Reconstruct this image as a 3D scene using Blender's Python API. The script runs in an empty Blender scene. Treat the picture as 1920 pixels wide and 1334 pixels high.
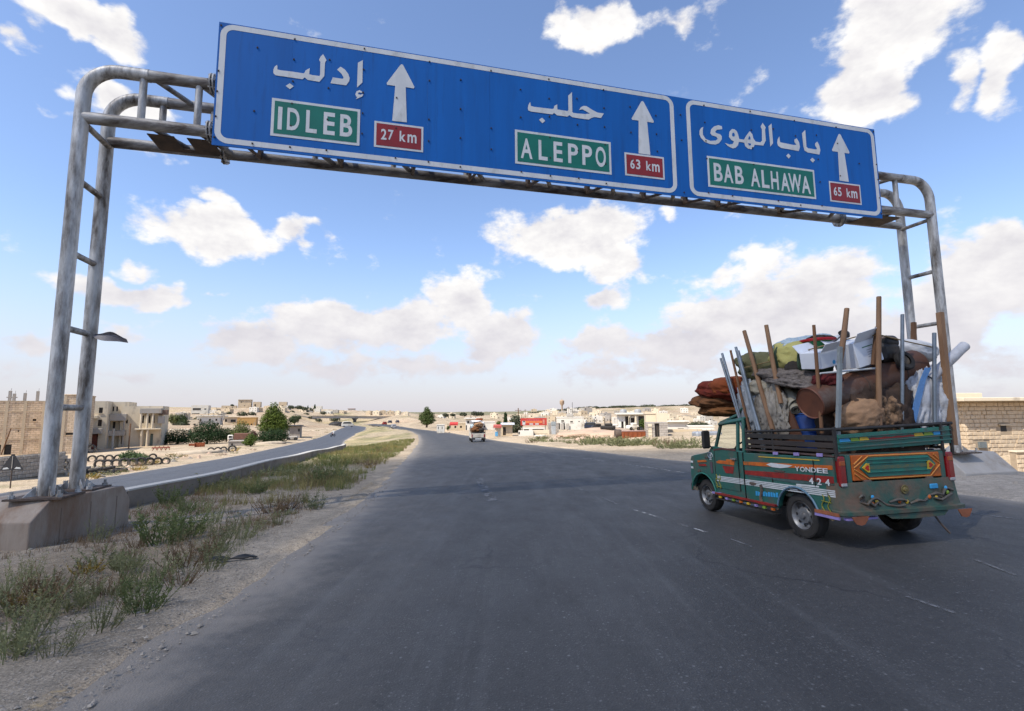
import bpy, math, random
import numpy as np
from mathutils import Vector, Matrix, noise

rnd = random.Random(7)
C = bpy.context.scene.collection
SC = bpy.context.scene

# ------------------------------------------------------------------ camera
FPX, PITCH, ROLL, CAM_H = 930.0, 0.1121, -0.008, 1.6      # focal length in photo pixels, radians, metres
cp, sp_ = math.cos(PITCH), math.sin(PITCH)
FW = np.array([0, cp, sp_]); UP0 = np.array([0, -sp_, cp]); RX = np.array([1.0, 0, 0])
RT = RX * math.cos(ROLL) + UP0 * math.sin(ROLL)
UPV = -RX * math.sin(ROLL) + UP0 * math.cos(ROLL)
CAMP = np.array([0, 0, CAM_H])
cam_data = bpy.data.cameras.new('camera')
cam_data.sensor_width = 36.0
cam_data.lens = FPX / 1920.0 * 36.0
cam_data.clip_start = 0.05
cam_data.clip_end = 20000.0
cam = bpy.data.objects.new('camera', cam_data)
C.objects.link(cam)
cam.matrix_world = Matrix(((RT[0], UPV[0], -FW[0], 0), (RT[1], UPV[1], -FW[1], 0),
                           (RT[2], UPV[2], -FW[2], CAM_H), (0, 0, 0, 1)))
SC.camera = cam

def ray(px, py):
    return FW + RT * ((px - 960) / FPX) + UPV * ((667 - py) / FPX)

# ------------------------------------------------------------------ sun, sky, exposure
TO_SUN = Vector((-0.46, -0.42, 0.785)).normalized()
SUN_EL = math.asin(TO_SUN.z)
SUN_AZ = math.atan2(TO_SUN.x, TO_SUN.y)                  # clockwise from +Y
sun_data = bpy.data.lights.new('sun', 'SUN')
sun_data.energy = 4.0
sun_data.angle = math.radians(0.53)
sun_data.color = (1.0, 0.94, 0.84)
sun = bpy.data.objects.new('sun', sun_data)
C.objects.link(sun)
sun.rotation_euler = TO_SUN.to_track_quat('Z', 'Y').to_euler()
sun.location = (-40, -40, 80)
SC.view_settings.view_transform = 'Standard'
SC.view_settings.look = 'None'
SC.view_settings.gamma = 1.0
SC.view_settings.exposure = 0.8
SC.view_settings.use_curve_mapping = False
SC.cycles.adaptive_threshold = 0.02; SC.cycles.max_bounces = 5; SC.cycles.diffuse_bounces = 3; SC.cycles.glossy_bounces = 2; SC.cycles.transmission_bounces = 3; SC.cycles.transparent_max_bounces = 12
SC.cycles.caustics_reflective = False; SC.cycles.caustics_refractive = False

def px_dir(px, py):
    d = ray(px, py); d = d / np.linalg.norm(d)
    return math.atan2(d[0], d[1]), math.asin(d[2])       # azimuth, elevation

# cumulus banks: centre (px, py), half width and height in px, weight
CLOUDS = [
    (120, 20, 190, 62, 1.0), (30, 62, 60, 30, .6), (90, 205, 60, 22, .35), (240, 200, 110, 48, .9), (290, 290, 60, 16, .4),
    (395, 368, 60, 32, .62), (430, 440, 150, 62, 1.0), (560, 430, 60, 32, .8), (270, 495, 60, 18, .5),
    (215, 540, 150, 38, .9), (300, 560, 60, 30, .8), (400, 558, 55, 16, .5), (60, 640, 120, 26, .55), (240, 632, 90, 22, .5),
    (480, 640, 130, 45, .8), (640, 620, 190, 62, .95), (760, 605, 120, 55, .85), (870, 570, 70, 80, .95), (940, 630, 110, 60, .95),
    (1060, 445, 170, 72, 1.0), (1150, 500, 80, 50, .9), (1130, 555, 55, 34, .8), (1110, 52, 90, 60, 1.0),
    (1250, 35, 110, 50, .5), (1255, 408, 22, 18, .6), (1650, 60, 170, 130, 1.05), (1620, 160, 130, 110, .95), (1880, 130, 80, 110, 1.0),
    (1800, 160, 60, 60, .7), (1490, 560, 200, 105, 1.05), (1340, 600, 160, 70, .9), (1300, 640, 170, 60, .85), (1110, 650, 130, 40, .7),
    (1830, 520, 170, 130, 1.05), (1760, 600, 160, 110, 1.0), (1600, 640, 260, 80, .9), (1890, 440, 70, 60, .8), (1340, 515, 80, 24, .55),
    (700, 690, 420, 44, .5), (1250, 690, 420, 46, .5), (1700, 700, 420, 60, .55), (180, 700, 320, 32, .4), (2200, 560, 300, 200, 1.0), (-250, 520, 200, 70, .9),
]
world = bpy.data.worlds.new('World')
SC.world = world
world.use_nodes = True
wn, wl = world.node_tree.nodes, world.node_tree.links
wn.clear()
def N(nodes, kind, **kw):
    n = nodes.new(kind)
    for k, v in kw.items():
        setattr(n, k, v)
    return n
def math_node(nodes, links, op, a, b=None, c=None, clamp=False):
    n = nodes.new('ShaderNodeMath'); n.operation = op; n.use_clamp = clamp
    for i, v in enumerate((a, b, c)):
        if v is None: continue
        if isinstance(v, (int, float)): n.inputs[i].default_value = v
        else: links.new(v, n.inputs[i])
    return n.outputs[0]
def build_world():
    M_ = lambda op, a, b=None, c=None, clamp=False: math_node(wn, wl, op, a, b, c, clamp)
    out = wn.new('ShaderNodeOutputWorld')
    sky = N(wn, 'ShaderNodeTexSky', sky_type='NISHITA', sun_disc=False)
    sky.sun_elevation = SUN_EL
    sky.sun_rotation = SUN_AZ
    sky.altitude = 300; sky.air_density = 1.0; sky.dust_density = 0.6; sky.ozone_density = 1.3
    geo = wn.new('ShaderNodeTexCoord')
    sep = wn.new('ShaderNodeSeparateXYZ'); wl.new(geo.outputs['Generated'], sep.inputs[0])
    x, y, z = sep.outputs
    az = M_('ARCTAN2', x, y)
    el = M_('ARCSINE', M_('MINIMUM', M_('MAXIMUM', z, -1.0), 1.0))
    comb = wn.new('ShaderNodeCombineXYZ'); wl.new(az, comb.inputs[0]); wl.new(el, comb.inputs[1])
    # wispy warp of the coordinates
    wz = N(wn, 'ShaderNodeTexNoise', noise_dimensions='3D'); wz.inputs['Scale'].default_value = 14.0; wz.inputs['Detail'].default_value = 3.0
    wl.new(geo.outputs['Generated'], wz.inputs['Vector'])
    sub = N(wn, 'ShaderNodeVectorMath', operation='SUBTRACT'); wl.new(wz.outputs['Color'], sub.inputs[0]); sub.inputs[1].default_value = (.5, .5, .5)
    scl = N(wn, 'ShaderNodeVectorMath', operation='SCALE'); wl.new(sub.outputs[0], scl.inputs[0]); scl.inputs['Scale'].default_value = 0.10
    add = N(wn, 'ShaderNodeVectorMath', operation='ADD'); wl.new(comb.outputs[0], add.inputs[0]); wl.new(scl.outputs[0], add.inputs[1])
    flat = N(wn, 'ShaderNodeVectorMath', operation='MULTIPLY'); wl.new(add.outputs[0], flat.inputs[0]); flat.inputs[1].default_value = (1, 1, 0)
    vec = flat.outputs[0]
    lst = []
    for (px, py, rx, ry, w) in CLOUDS:
        a, e = px_dir(px, py); a1, _ = px_dir(px + rx, py); _, e1 = px_dir(px, py - ry)
        lst.append((a, e, abs(a1 - a), abs(e1 - e), w))
    r2 = random.Random(3)
    for k in range(12):                                   # the rest of the sky, outside the frame
        a = r2.uniform(1.15, 5.1); e = r2.uniform(.1, 1.0)
        lst.append((a if a < math.pi else a - 2 * math.pi, e, r2.uniform(.08, .22), r2.uniform(.05, .1), r2.uniform(.7, 1)))
    total = None; top = None
    for (a, e, ra, re, w) in lst:
        mp = N(wn, 'ShaderNodeMapping', vector_type='TEXTURE')
        mp.inputs['Location'].default_value = (a, e, 0); mp.inputs['Scale'].default_value = (ra * 1.25, re * 1.25, 1)
        wl.new(vec, mp.inputs['Vector'])
        g = N(wn, 'ShaderNodeTexGradient', gradient_type='SPHERICAL'); wl.new(mp.outputs[0], g.inputs[0])
        v = M_('MULTIPLY', g.outputs['Fac'], w)
        total = v if total is None else M_('SMOOTH_MAX', total, v, 0.1)
    def fbm(scale, detail, rough, off):
        mp = N(wn, 'ShaderNodeMapping'); mp.inputs['Location'].default_value = off; mp.inputs['Scale'].default_value = (1, 1, 1.7)
        wl.new(geo.outputs['Generated'], mp.inputs['Vector'])
        n = N(wn, 'ShaderNodeTexNoise'); n.inputs['Scale'].default_value = scale; n.inputs['Detail'].default_value = detail
        n.inputs['Roughness'].default_value = rough; wl.new(mp.outputs[0], n.inputs['Vector'])
        return n.outputs['Fac']
    n1 = fbm(11.0, 7.0, .62, (0, 0, 0)); n2 = fbm(11.0, 4.0, .6, (0.016, 0.014, -0.040))
    dens = M_('ADD', total, M_('MULTIPLY', M_('SUBTRACT', n1, .5), 1.25))
    mr = N(wn, 'ShaderNodeMapRange', interpolation_type='SMOOTHSTEP'); wl.new(dens, mr.inputs['Value'])
    mr.inputs['From Min'].default_value = .22; mr.inputs['From Max'].default_value = .50
    cover = mr.outputs['Result']
    # light and shade inside the cloud: slope of the density towards the sun, darker cores
    lit = M_('ADD', .62, M_('MULTIPLY', M_('SUBTRACT', n1, n2), 2.6))
    lit = M_('SUBTRACT', lit, M_('MULTIPLY', M_('SUBTRACT', dens, .55), .42), clamp=True)
    cr = wn.new('ShaderNodeMix'); cr.data_type = 'RGBA'
    wl.new(lit, cr.inputs['Factor']); cr.inputs[6].default_value = CLOUD_LO; cr.inputs[7].default_value = CLOUD_HI
    skys = wn.new('ShaderNodeMix'); skys.data_type = 'RGBA'; skys.blend_type = 'MULTIPLY'; skys.inputs['Factor'].default_value = 1
    wl.new(sky.outputs[0], skys.inputs[6]); skys.inputs[7].default_value = SKY_MUL
    # pale haze towards the horizon
    hz = N(wn, 'ShaderNodeMapRange', interpolation_type='SMOOTHSTEP'); wl.new(el, hz.inputs['Value'])
    hz.inputs['From Min'].default_value = 0.36; hz.inputs['From Max'].default_value = -0.02
    hz.inputs['To Min'].default_value = 0.0; hz.inputs['To Max'].default_value = 0.93
    m1 = wn.new('ShaderNodeMix'); m1.data_type = 'RGBA'
    wl.new(cover, m1.inputs['Factor']); wl.new(skys.outputs[2], m1.inputs[6]); wl.new(cr.outputs[2], m1.inputs[7])
    m2 = wn.new('ShaderNodeMix'); m2.data_type = 'RGBA'
    wl.new(M_('POWER', hz.outputs[0], 1.5), m2.inputs['Factor']); wl.new(m1.outputs[2], m2.inputs[6]); m2.inputs[7].default_value = HAZE_COL
    bg = wn.new('ShaderNodeBackground'); wl.new(m2.outputs[2], bg.inputs['Color']); bg.inputs['Strength'].default_value = 0.1
    wl.new(bg.outputs[0], out.inputs['Surface'])
# colours are in the sky texture's own (physically bright) units
SKY_MUL = (1.30, 1.30, 1.40, 1)
CLOUD_HI = (6.2, 6.1, 5.95, 1)
CLOUD_LO = (4.5, 4.4, 4.6, 1)
HAZE_COL = (3.85, 3.72, 4.15, 1)
build_world()
world.cycles.sampling_method = 'MANUAL'
world.cycles.sample_map_resolution = 512

# ------------------------------------------------------------------ ground shape
def smooth_curve(pts, sig=5.0):
    ys = np.arange(-40, 900, 1.0)
    v = np.interp(ys, [p[0] for p in pts], [p[1] for p in pts])
    a, b = pts[-2], pts[-1]
    sl = (b[1] - a[1]) / (b[0] - a[0])
    v = np.where(ys > b[0], b[1] + sl * (ys - b[0]), v)
    k = np.exp(-0.5 * (np.arange(-15, 16) / sig) ** 2); k /= k.sum()
    w = np.convolve(np.pad(v, 15, mode='edge'), k, mode='valid')
    return lambda y: np.interp(y, ys, w)
EL = smooth_curve([(-40, -2.6), (3, -2.82), (8, -3.02), (12.7, -3.5), (20, -4.62), (35, -7.0), (68, -12.7), (106, -20), (144, -29.3), (193, -45.4), (242, -63.4), (300, -88), (420, -150)], 2.5)
ER = smooth_curve([(-40, 9.9), (3, 9.4), (10, 9.0), (18, 6.6), (28, 4.12), (54, -.65), (76, -4.95), (115, -13.7), (150, -24.7), (212, -45.4), (272, -65.5), (300, -77), (420, -138)], 2.5)
LF = smooth_curve([(-40, -20), (23, -23.4), (31, -25), (51, -30.1), (86, -38.6), (129, -49.4), (171, -62), (227, -77.6), (300, -110), (420, -170)])
LN = smooth_curve([(-40, -9.2), (12, -9.3), (20, -10.6), (38, -14.3), (50, -18), (80, -27), (108, -36), (162, -49.5), (200, -58.6), (240, -70), (300, -97), (420, -158)], 3)
WALLX = smooth_curve([(-40, -8.3), (12, -8.36), (15, -8.87), (20, -9.72), (27, -11.1), (38, -13.2), (50, -16.5)], 2.5)
ZP = smooth_curve([(-40, .5), (0, 0), (10, -.2), (25, -.62), (58, -1.95), (110, -3.3), (181, -4.5), (300, -5.6), (500, -5.7), (890, -5.8)], 6)
OFFL = smooth_curve([(-40, -1.35), (30, -1.35), (60, -1.3), (120, -1.0), (200, -.5), (300, 0), (400, 0)])
def zr(x, y):
    xc = (EL(y) + ER(y)) / 2
    return ZP(y) + .02 * np.clip(x - xc + 3, -10, 12)
def zl(x, y):
    return ZP(y) + OFFL(y)
def sm(t):
    t = np.clip(t, 0, 1); return t * t * (3 - 2 * t)
# hills and lower ground: what stands at a pixel of the photo at a chosen distance
CTRL = [(20, 853, 72), (140, 850, 74), (250, 840, 88), (370, 834, 100), (510, 829, 104), (560, 812, 150), (430, 800, 190), (330, 800, 170), (250, 800, 170),
        (600, 798, 200), (560, 784, 270), (620, 781, 300), (470, 766, 400), (430, 765, 380), (380, 779, 280), (330, 766, 520), (200, 766, 520), (60, 768, 500), (540, 764, 440), (590, 768, 430), (640, 773, 480), (700, 777, 520), (760, 779, 600), (-200, 800, 200), (-300, 775, 500),
        (470, 772, 900), (200, 773, 900), (820, 780, 600), (900, 782, 500), (960, 781, 700), (1010, 777, 850), (1060, 770, 900), (1150, 764, 950), (1330, 762, 950), (1500, 760, 950), (1800, 760, 800), (2300, 756, 800),
        (860, 806, 125), (900, 806, 125), (1000, 803, 135), (1070, 805, 112), (1110, 805, 128), (1000, 790, 260), (1150, 788, 300), (1300, 785, 300), (1300, 800, 150), (1450, 790, 250), (1700, 790, 200), (2000, 800, 150), (1150, 776, 560), (1300, 773, 560), (1500, 772, 560), (900, 790, 260)]
_cx, _cy, _cr = [], [], []
for (px, py, Y) in CTRL:
    d = ray(px, py); q = CAMP + d * (Y / d[1])
    _cx.append(math.atan2(q[0], q[1]) * 7); _cy.append(math.log(math.hypot(q[0], q[1])) * 3)
    _cr.append(q[2] - float(ZP(q[1])))
_cx, _cy, _cr = map(np.array, (_cx, _cy, _cr))
def residual(x, y):
    a = np.arctan2(x, y) * 7; b = np.log(np.hypot(x, y) + 1) * 3
    d2 = (a[..., None] - _cx) ** 2 + (b[..., None] - _cy) ** 2
    w = np.exp(-d2 / 0.35) + 1e-4 / (d2 + .3) ** 2
    return (w * _cr).sum(-1) / w.sum(-1)
def ground(x, y):
    x = np.asarray(x, float); y = np.asarray(y, float)
    el, er, lf, ln = EL(y), ER(y), LF(y), LN(y)
    wx = WALLX(y)
    zrr, zll = zr(x, y), zl(x, y)
    # median: road level to the wall, then a drop to the lower carriageway; without a wall an even bank
    has_wall = sm((52 - y) / 6)
    t = np.clip((el - x) / np.maximum(el - ln, .1), 0, 1)
    bank = zr(el, y) * (1 - sm(t)) + zll * sm(t)
    step = np.where(x > wx - .12, zrr, np.where(x < wx - .5, zll, zrr + (zll - zrr) * np.clip((wx - .12 - x) / .38, 0, 1)))
    med = step * has_wall + bank * (1 - has_wall)
    res = residual(x, y)
    wl_ = sm((lf - 1.0 - x) / 30); wr_ = sm((x - er - 2) / 24) * sm((y - 20) / 30)
    left = zll + (res - OFFL(y)) * wl_ + .12 * sm((lf - x - .5) / 3)
    right = zrr * 1.0 + (ZP(y) + res - zrr) * wr_
    drop = 3.4 * sm((x - 13.2) / 5) * sm((36 - y) / 6)
    right = right - drop
    z = np.where(x < ln, zll, med)
    z = np.where(x > el, zrr, z); z = np.where(x > er, right, z); z = np.where(x < lf, left, z)
    far = sm((y - 290) / 90)
    return z * (1 - far) + (ZP(y) + res) * far
_T = np.exp(np.linspace(math.log(2.0), math.log(2500), 1400))
def hit(px, py):
    """where the line of sight through a photo pixel meets the ground"""
    d = ray(px, py)
    P = CAMP + d[None, :] * _T[:, None]
    below = P[:, 2] < ground(P[:, 0], P[:, 1])
    i = int(np.argmax(below)) if below.any() else len(_T) - 1
    return P[i]
def gz(x, y):
    return float(ground(np.array([x]), np.array([y]))[0])
def at_y(px, py, Y):
    d = ray(px, py)
    return CAMP + d * (Y / d[1])

# ------------------------------------------------------------------ helpers
def tag(o, label=None, cat=None, group=None, kind=None):
    if label: o['label'] = label
    if cat: o['category'] = cat
    if group: o['group'] = group
    if kind: o['kind'] = kind
    return o
def empty(name, loc=(0, 0, 0), rz=0.0, label=None, cat=None, group=None):
    o = bpy.data.objects.new(name, None); C.objects.link(o)
    o.location = loc; o.rotation_euler = (0, 0, rz); o.empty_display_size = .2
    return tag(o, label, cat, group)
def link_mesh(name, me, parent=None):
    o = bpy.data.objects.new(name, me); C.objects.link(o)
    if parent: o.parent = parent
    return o
class MB:
    """collects vertices and faces, then becomes one mesh object"""
    def __init__(s): s.v = []; s.f = []; s.mi = []; s.m = 0
    def quad(s, a, b, c, d):
        n = len(s.v); s.v += [tuple(a), tuple(b), tuple(c), tuple(d)]; s.f.append((n, n + 1, n + 2, n + 3)); s.mi.append(s.m); return s
    def poly(s, pts):
        n = len(s.v); s.v += [tuple(p) for p in pts]; s.f.append(tuple(range(n, n + len(pts)))); s.mi.append(s.m); return s
    def add(s, vs, fs):
        n = len(s.v); s.v += [tuple(p) for p in vs]
        for f in fs: s.f.append(tuple(i + n for i in f)); s.mi.append(s.m)
        return s
    def box(s, c, size, rz=0.0, M=None):
        hx, hy, hz = size[0] / 2, size[1] / 2, size[2] / 2
        vs = [Vector((x, y, z)) for z in (-hz, hz) for y in (-hy, hy) for x in (-hx, hx)]
        R = M if M is not None else Matrix.Rotation(rz, 3, 'Z')
        vs = [R @ v + Vector(c) for v in vs]
        return s.add(vs, [(0, 2, 3, 1), (4, 5, 7, 6), (0, 1, 5, 4), (2, 6, 7, 3), (0, 4, 6, 2), (1, 3, 7, 5)])
    def bx(s, x0, x1, y0, y1, z0, z1):
        return s.box(((x0 + x1) / 2, (y0 + y1) / 2, (z0 + z1) / 2), (abs(x1 - x0), abs(y1 - y0), abs(z1 - z0)))
    def bbox(s, c, size, b, M=None):
        """box with chamfered edges"""
        hx, hy, hz = [q / 2 for q in size]; vs = []
        for sx in (-1, 1):
            for sy in (-1, 1):
                for sz in (-1, 1):
                    vs += [Vector((sx * (hx - b), sy * (hy - b), sz * hz)), Vector((sx * (hx - b), sy * hy, sz * (hz - b))), Vector((sx * hx, sy * (hy - b), sz * (hz - b)))]
        R = M if M is not None else Matrix.Identity(3)
        import bmesh as _b
        bm = _b.new()
        for v in vs: bm.verts.new(R @ v + Vector(c))
        _b.ops.convex_hull(bm, input=bm.verts)
        bm.verts.index_update()
        s.add([v.co[:] for v in bm.verts], [[v.index for v in f.verts] for f in bm.faces]); bm.free(); return s
    def tube(s, path, r, n=10, caps=True):
        path = [Vector(p) for p in path]
        rs = r if isinstance(r, (list, tuple)) else [r] * len(path)
        base = len(s.v); prev = None
        for i, p in enumerate(path):
            a = path[max(i - 1, 0)]; b = path[min(i + 1, len(path) - 1)]
            t = (b - a)
            t = t.normalized() if t.length > 1e-9 else Vector((0, 0, 1))
            if prev is None:
                u = t.orthogonal().normalized()
            else:
                u = (prev - t * prev.dot(t))
                u = u.normalized() if u.length > 1e-6 else t.orthogonal().normalized()
            prev = u; w = t.cross(u)
            for k in range(n):
                an = 2 * math.pi * k / n
                s.v.append(tuple(p + (u * math.cos(an) + w * math.sin(an)) * rs[i]))
        for i in range(len(path) - 1):
            for k in range(n):
                k2 = (k + 1) % n
                s.f.append((base + i * n + k, base + i * n + k2, base + (i + 1) * n + k2, base + (i + 1) * n + k)); s.mi.append(s.m)
        if caps:
            s.f.append(tuple(base + k for k in reversed(range(n)))); s.mi.append(s.m)
            e = base + (len(path) - 1) * n; s.f.append(tuple(e + k for k in range(n))); s.mi.append(s.m)
        return s
    def lathe(s, prof, n=24, M=None):
        """profile (radius, height) turned round local z"""
        base = len(s.v)
        for (r, h) in prof:
            for k in range(n):
                a = 2 * math.pi * k / n
                v = Vector((r * math.cos(a), r * math.sin(a), h))
                s.v.append(tuple(M @ v if M is not None else v))
        for i in range(len(prof) - 1):
            for k in range(n):
                k2 = (k + 1) % n
                s.f.append((base + i * n + k, base + i * n + k2, base + (i + 1) * n + k2, base + (i + 1) * n + k)); s.mi.append(s.m)
        return s
    def prism(s, pts, fa, fb):
        """flat outline pts (2d) extruded between fa(p) and fb(p)"""
        n = len(pts); base = len(s.v)
        s.v += [tuple(fa(p)) for p in pts] + [tuple(fb(p)) for p in pts]
        s.f.append(tuple(base + i for i in range(n))); s.mi.append(s.m)
        s.f.append(tuple(base + n + i for i in reversed(range(n)))); s.mi.append(s.m)
        for i in range(n):
            j = (i + 1) % n
            s.f.append((base + i, base + n + i, base + n + j, base + j)); s.mi.append(s.m)
        return s
    def mesh(s, name, mat, smooth=False, fix=True):
        me = bpy.data.meshes.new(name)
        me.from_pydata(s.v, [], s.f)
        for m in (mat if isinstance(mat, (list, tuple)) else [mat]): me.materials.append(m)
        if isinstance(mat, (list, tuple)) and len(mat) > 1:
            me.polygons.foreach_set('material_index', s.mi)
        if fix and len(s.f) < 60000:
            import bmesh as _b
            bm = _b.new(); bm.from_mesh(me)
            _b.ops.recalc_face_normals(bm, faces=bm.faces); bm.to_mesh(me); bm.free()
        if smooth:
            me.polygons.foreach_set('use_smooth', [True] * len(me.polygons))
            try: me.set_sharp_from_angle(angle=math.radians(smooth if smooth is not True else 40))
            except Exception: pass
        me.update()
        return me
    def build(s, name, mat, parent=None, smooth=False, fix=True):
        return link_mesh(name, s.mesh(name, mat, smooth, fix), parent)
def copy_tree(o, parent=None):
    c = o.copy(); C.objects.link(c); c.parent = parent
    for ch in list(o.children):
        copy_tree(ch, c)
    return c

# ------------------------------------------------------------------ materials
MATS = {}
def mat(name, col, rough=.8, col2=None, scale=6.0, amount=.5, bump=0.0, bscale=None, metal=0.0, dirt=None, dirt_amt=.5, dirt_scale=2.0, stretch=(1, 1, 1), spec=.3, coords='Object', detail=6.0, tint=0.0):
    """base colour broken up by noise, optional second colour of dirt or rust, fine relief"""
    if name in MATS: return MATS[name]
    m = bpy.data.materials.new(name); m.use_nodes = True; MATS[name] = m
    nd, lk = m.node_tree.nodes, m.node_tree.links
    b = nd['Principled BSDF']
    b.inputs['Roughness'].default_value = rough; b.inputs['Metallic'].default_value = metal
    b.inputs['Specular IOR Level'].default_value = spec
    tc = nd.new('ShaderNodeTexCoord'); mp = nd.new('ShaderNodeMapping'); mp.inputs['Scale'].default_value = stretch
    lk.new(tc.outputs[coords], mp.inputs[0])
    c2 = col2 if col2 else tuple(c * .72 for c in col)
    nz = nd.new('ShaderNodeTexNoise'); nz.inputs['Scale'].default_value = scale; nz.inputs['Detail'].default_value = detail; nz.inputs['Roughness'].default_value = .62
    lk.new(mp.outputs[0], nz.inputs['Vector'])
    mr = nd.new('ShaderNodeMapRange'); mr.inputs['From Min'].default_value = .35; mr.inputs['From Max'].default_value = .66
    mr.inputs['To Max'].default_value = amount * 2 if amount <= .5 else 1.0
    lk.new(nz.outputs['Fac'], mr.inputs['Value'])
    mx = nd.new('ShaderNodeMix'); mx.data_type = 'RGBA'; lk.new(mr.outputs[0], mx.inputs['Factor'])
    mx.inputs[6].default_value = (*col, 1); mx.inputs[7].default_value = (*c2, 1)
    src = mx.outputs[2]
    if dirt:
        n2 = nd.new('ShaderNodeTexNoise'); n2.inputs['Scale'].default_value = dirt_scale; n2.inputs['Detail'].default_value = 8; n2.inputs['Roughness'].default_value = .68
        lk.new(mp.outputs[0], n2.inputs['Vector'])
        r2 = nd.new('ShaderNodeMapRange'); r2.inputs['From Min'].default_value = .62 - dirt_amt * .25; r2.inputs['From Max'].default_value = .74 - dirt_amt * .12
        lk.new(n2.outputs['Fac'], r2.inputs['Value'])
        m3 = nd.new('ShaderNodeMix'); m3.data_type = 'RGBA'; lk.new(r2.outputs[0], m3.inputs['Factor'])
        lk.new(src, m3.inputs[6]); m3.inputs[7].default_value = (*dirt, 1); src = m3.outputs[2]
    if tint:
        oi = nd.new('ShaderNodeObjectInfo'); hs = nd.new('ShaderNodeHueSaturation')
        t1 = nd.new('ShaderNodeMapRange'); t1.inputs['To Min'].default_value = 1 - tint; t1.inputs['To Max'].default_value = 1 + tint
        lk.new(oi.outputs['Random'], t1.inputs['Value']); lk.new(t1.outputs[0], hs.inputs['Value']); lk.new(src, hs.inputs['Color']); src = hs.outputs[0]
    lk.new(src, b.inputs['Base Color'])
    if bump:
        n4 = nd.new('ShaderNodeTexNoise'); n4.inputs['Scale'].default_value = bscale or scale * 6; n4.inputs['Detail'].default_value = 5
        lk.new(mp.outputs[0], n4.inputs['Vector'])
        bp = nd.new('ShaderNodeBump'); bp.inputs['Strength'].default_value = bump; bp.inputs['Distance'].default_value = .02
        lk.new(n4.outputs['Fac'], bp.inputs['Height']); lk.new(bp.outputs[0], b.inputs['Normal'])
    return m
def glass_mat():
    if 'window glass' in MATS: return MATS['window glass']
    m = mat('window glass', (.02, .025, .03), .08, (.04, .045, .05), 2.0, spec=.6)
    return m
# ================================================================== the setting: terrain, roads
def axis(lo, hi, core0, core1, fine, grow):
    a = list(np.arange(core0, core1 + 1e-6, fine))
    v, st = core1, fine
    while v < hi: st *= grow; v += st; a.append(v)
    v, st = core0, fine; pre = []
    while v > lo: st *= grow; v -= st; pre.append(v)
    return np.array(pre[::-1] + a)
def terrain_material():
    m = bpy.data.materials.new('stony ground'); m.use_nodes = True
    nd, lk = m.node_tree.nodes, m.node_tree.links
    b = nd['Principled BSDF']; b.inputs['Roughness'].default_value = .95; b.inputs['Specular IOR Level'].default_value = .1
    at = nd.new('ShaderNodeAttribute'); at.attribute_name = 'soil'
    tc = nd.new('ShaderNodeTexCoord')
    def nz(s, d=6, r=.65):
        n = nd.new('ShaderNodeTexNoise'); n.inputs['Scale'].default_value = s; n.inputs['Detail'].default_value = d; n.inputs['Roughness'].default_value = r
        lk.new(tc.outputs['Object'], n.inputs['Vector']); return n.outputs['Fac']
    def rng(v, a, b_, c, d):
        r = nd.new('ShaderNodeMapRange'); lk.new(v, r.inputs['Value'])
        for k, q in zip(('From Min', 'From Max', 'To Min', 'To Max'), (a, b_, c, d)): r.inputs[k].default_value = q
        return r.outputs[0]
    def mul(c, f):
        x = nd.new('ShaderNodeMix'); x.data_type = 'RGBA'; x.blend_type = 'MULTIPLY'; x.inputs['Factor'].default_value = 1
        lk.new(c, x.inputs[6]); lk.new(f, x.inputs[7]); return x.outputs[2]
    c = mul(at.outputs['Color'], rng(nz(.35), .3, .7, .72, 1.25))
    c = mul(c, rng(nz(6.0), .3, .7, .74, 1.22))
    c = mul(c, rng(nz(55.0, 3), .3, .7, .55, 1.4))
    vo = nd.new('ShaderNodeTexVoronoi'); vo.inputs['Scale'].default_value = 38; lk.new(tc.outputs['Object'], vo.inputs['Vector'])
    st = rng(vo.outputs['Distance'], .12, .3, 1, 0)
    pick = nd.new('ShaderNodeSeparateColor'); lk.new(vo.outputs['Color'], pick.inputs[0])
    st2 = math_node(nd, lk, 'MULTIPLY', st, math_node(nd, lk, 'GREATER_THAN', pick.outputs[0], .72))
    x = nd.new('ShaderNodeMix'); x.data_type = 'RGBA'; lk.new(st2, x.inputs['Factor']); lk.new(c, x.inputs[6]); x.inputs[7].default_value = (.40, .365, .31, 1)
    lk.new(x.outputs[2], b.inputs['Base Color'])
    bp = nd.new('ShaderNodeBump'); bp.inputs['Strength'].default_value = .7; bp.inputs['Distance'].default_value = .03
    h = math_node(nd, lk, 'ADD', nz(28, 6), math_node(nd, lk, 'MULTIPLY', st2, .35)); lk.new(h, bp.inputs['Height']); lk.new(bp.outputs[0], b.inputs['Normal'])
    return m
def fb(x, y, s, seed=0.0, o=4):
    return noise.fractal((x * s + seed, y * s - seed, seed * 1.7), 1.0, 2.0, o)
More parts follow.
